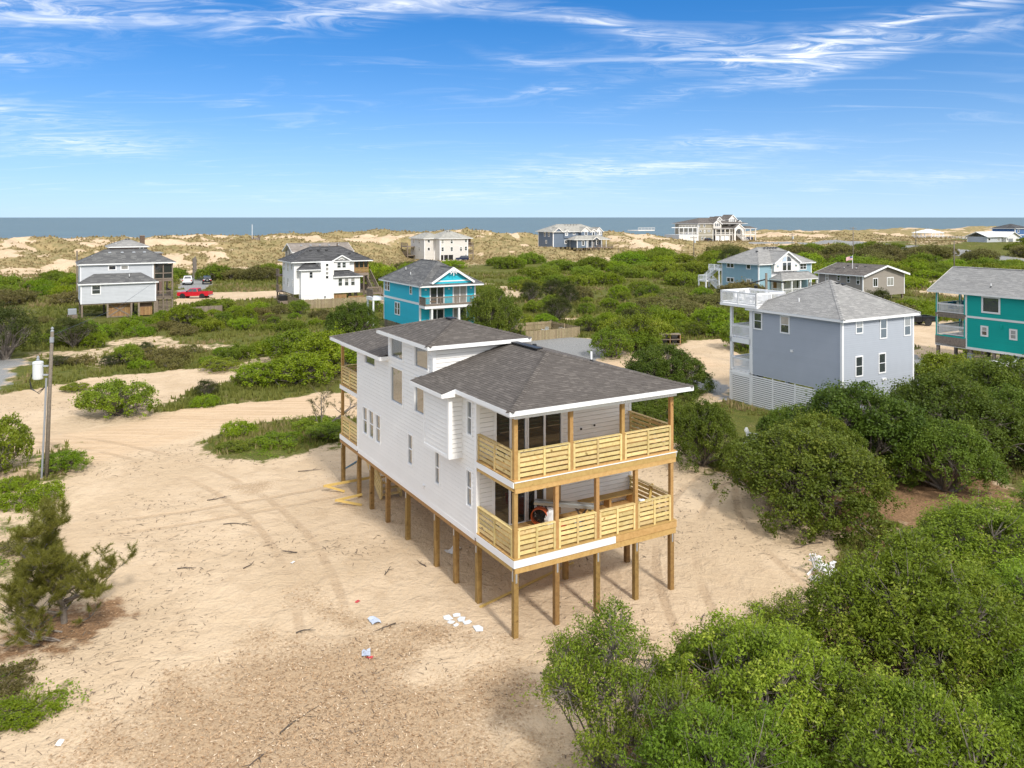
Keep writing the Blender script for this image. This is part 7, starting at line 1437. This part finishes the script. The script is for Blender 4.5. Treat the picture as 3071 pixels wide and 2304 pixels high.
def litter():
    r = random.Random(3)
    for i, (x, y, s_) in enumerate(((-2.35, 29.3, .3), (-2.05, 29.5, .24), (-1.85, 29.2, .3), (-2.2, 29.0, .2), (-1.6, 29.0, .26), (-1.2, 28.6, .34), (-2.0, 28.8, .16))):
        o = MB().prism([(-s_*.6, -s_*.4), (s_*.5, -s_*.5), (s_*.7, s_*.2), (s_*.1, s_*.5), (-s_*.5, s_*.3)], 0, .025, 'z').build('foam_scrap', 'foam_board'); o.location = (x, y, zt(x, y)+.015); o.rotation_euler = (r.uniform(-.08, .08), r.uniform(-.08, .08), r.uniform(0, 6)); tag(o, 'pale blue foam board scrap in the pile on the sand left of the front piling', 'scrap', 'foam scraps on the sand')
    for x, y, s_, m_, lb in ((-5.0, 29.1, .26, 'bluish_scrap', 'flat grey plastic scrap on the sand near the mulch'), (-4.9, 26.9, .22, 'bluish_scrap', 'crumpled blue and red wrapper on the mulch edge'), (-4.75, 26.7, .12, 'red_scrap', 'red wrapper piece at the mulch edge'), (-5.9, 30.6, .1, 'red_scrap', 'tiny red scrap on the sand by the mulch strip'), (-2.6, 35.2, .35, 'white_plastic', 'white plastic sheet against a piling under the house'), (-23.4, 40.4, .28, 'white_plastic', 'white plastic bag caught in the bush near the left edge'), (-12.6, 22.3, .13, 'white_plastic', 'small white scrap at bottom left on the sand'), (-9.3, 34.0, .1, 'white_plastic', 'tiny white scrap in the middle of the open sand')):
        mb = MB(); n = 5; P = [[(s_*(i/(n-1)-.5)*2, s_*(j/(n-1)-.5)*1.3, s_*r.uniform(.0, .35)) for i in range(n)] for j in range(n)]
        for j in range(n-1):
            for i in range(n-1): mb.face([P[j][i], P[j][i+1], P[j+1][i+1], P[j+1][i]])
        o = mb.build('scrap', m_); o.location = (x, y, zt(x, y)+.01); o.rotation_euler = (0, 0, r.uniform(0, 6)); tag(o, lb, 'scrap')
    def lumber(p, q, w, h, m_, lb): o = MB().beam((0, 0, 0), Vector(q)-Vector(p), w, h).build('lumber_board', m_); o.location = p; tag(o, lb, 'board')
    zz = .06
    lumber((-1.2, 30.1, zz), (2.6, 34.0, zz), .09, .05, 'yellow_lumber', 'long yellow board lying on the sand under the front deck'); a = G(-1.3, 17.9, .35); b = G(1.6, 18.0, .35); lumber(a, b, .05, .13, 'yellow_lumber', 'yellow batter board by the far rear piling'); lumber(G(-1.2, 17.9, .35), G(-.3, 17.4, .05), .08, .1, 'yellow_lumber', 'slanted yellow stake holding the rear batter board'); lumber(G(-1.4, 15.6, .3), G(.1, 15.8, .3), .05, .11, 'yellow_lumber', 'yellow batter board by the second rear piling'); lumber(G(-1.3, 15.6, .3), G(-.2, 15.0, .05), .08, .1, 'yellow_lumber', 'slanted yellow stake below the second batter board')
    lumber(G(.6, 19.8, .5), G(1.6, 18.4, 1.6), .9, .05, 'blue_wrap', 'blue striped wrap panel on the rear stairs')
    bb = [(-4.2, 28.9, -2.6, .9), (.9, 25.8, 5.7, .95), (-6.6, 22.8, 1.05, 1.5), (-6.8, 21.9, 4.2, .8), (-15.8, 41.5, .2, 1.2), (-13.8, 38.3, .1, 1.5), (14.0, 36.1, 3.05, 1.8), (-9.4, 35.0, 2.6, .8), (-11.2, 33.4, .9, .7), (-5.2, 32.8, 1.2, .7), (2.2, 26.0, .6, .9), (-12.4, 46.4, .15, 1.4), (3.0, 22.8, .9, .9), (-7.6, 28.2, .6, .7), (-14.0, 33.5, .3, .8), (6.9, 29.2, .9, .5), (-3.6, 33.6, 2.2, .7), (3.4, 24.4, .5, .8)]
    for i, (x, y, a, L) in enumerate(bb):
        mb = MB(); pts = []; p = Vector((0, 0, .02)); d = a
        for j in range(6): pts.append(p.copy()); d += r.uniform(-.35, .35); p = p+Vector((math.cos(d), math.sin(d), 0))*L/5+Vector((0, 0, r.uniform(-.004, .02)))
        mb.tube(pts, [.028-.004*j for j in range(6)], 5)
        for j in (1, 3): q = pts[j]; e = d+r.choice((-1, 1))*.8; mb.tube([q, q+Vector((math.cos(e), math.sin(e), .05))*L*.3], [.014, .006], 4)
        o = mb.build('fallen_branch', 'bark'); o.location = (x, y, zt(x, y)+.01); tag(o, 'dry fallen branch lying on the sand around the stilt house', 'branch', 'fallen branches on the sand')
litter()
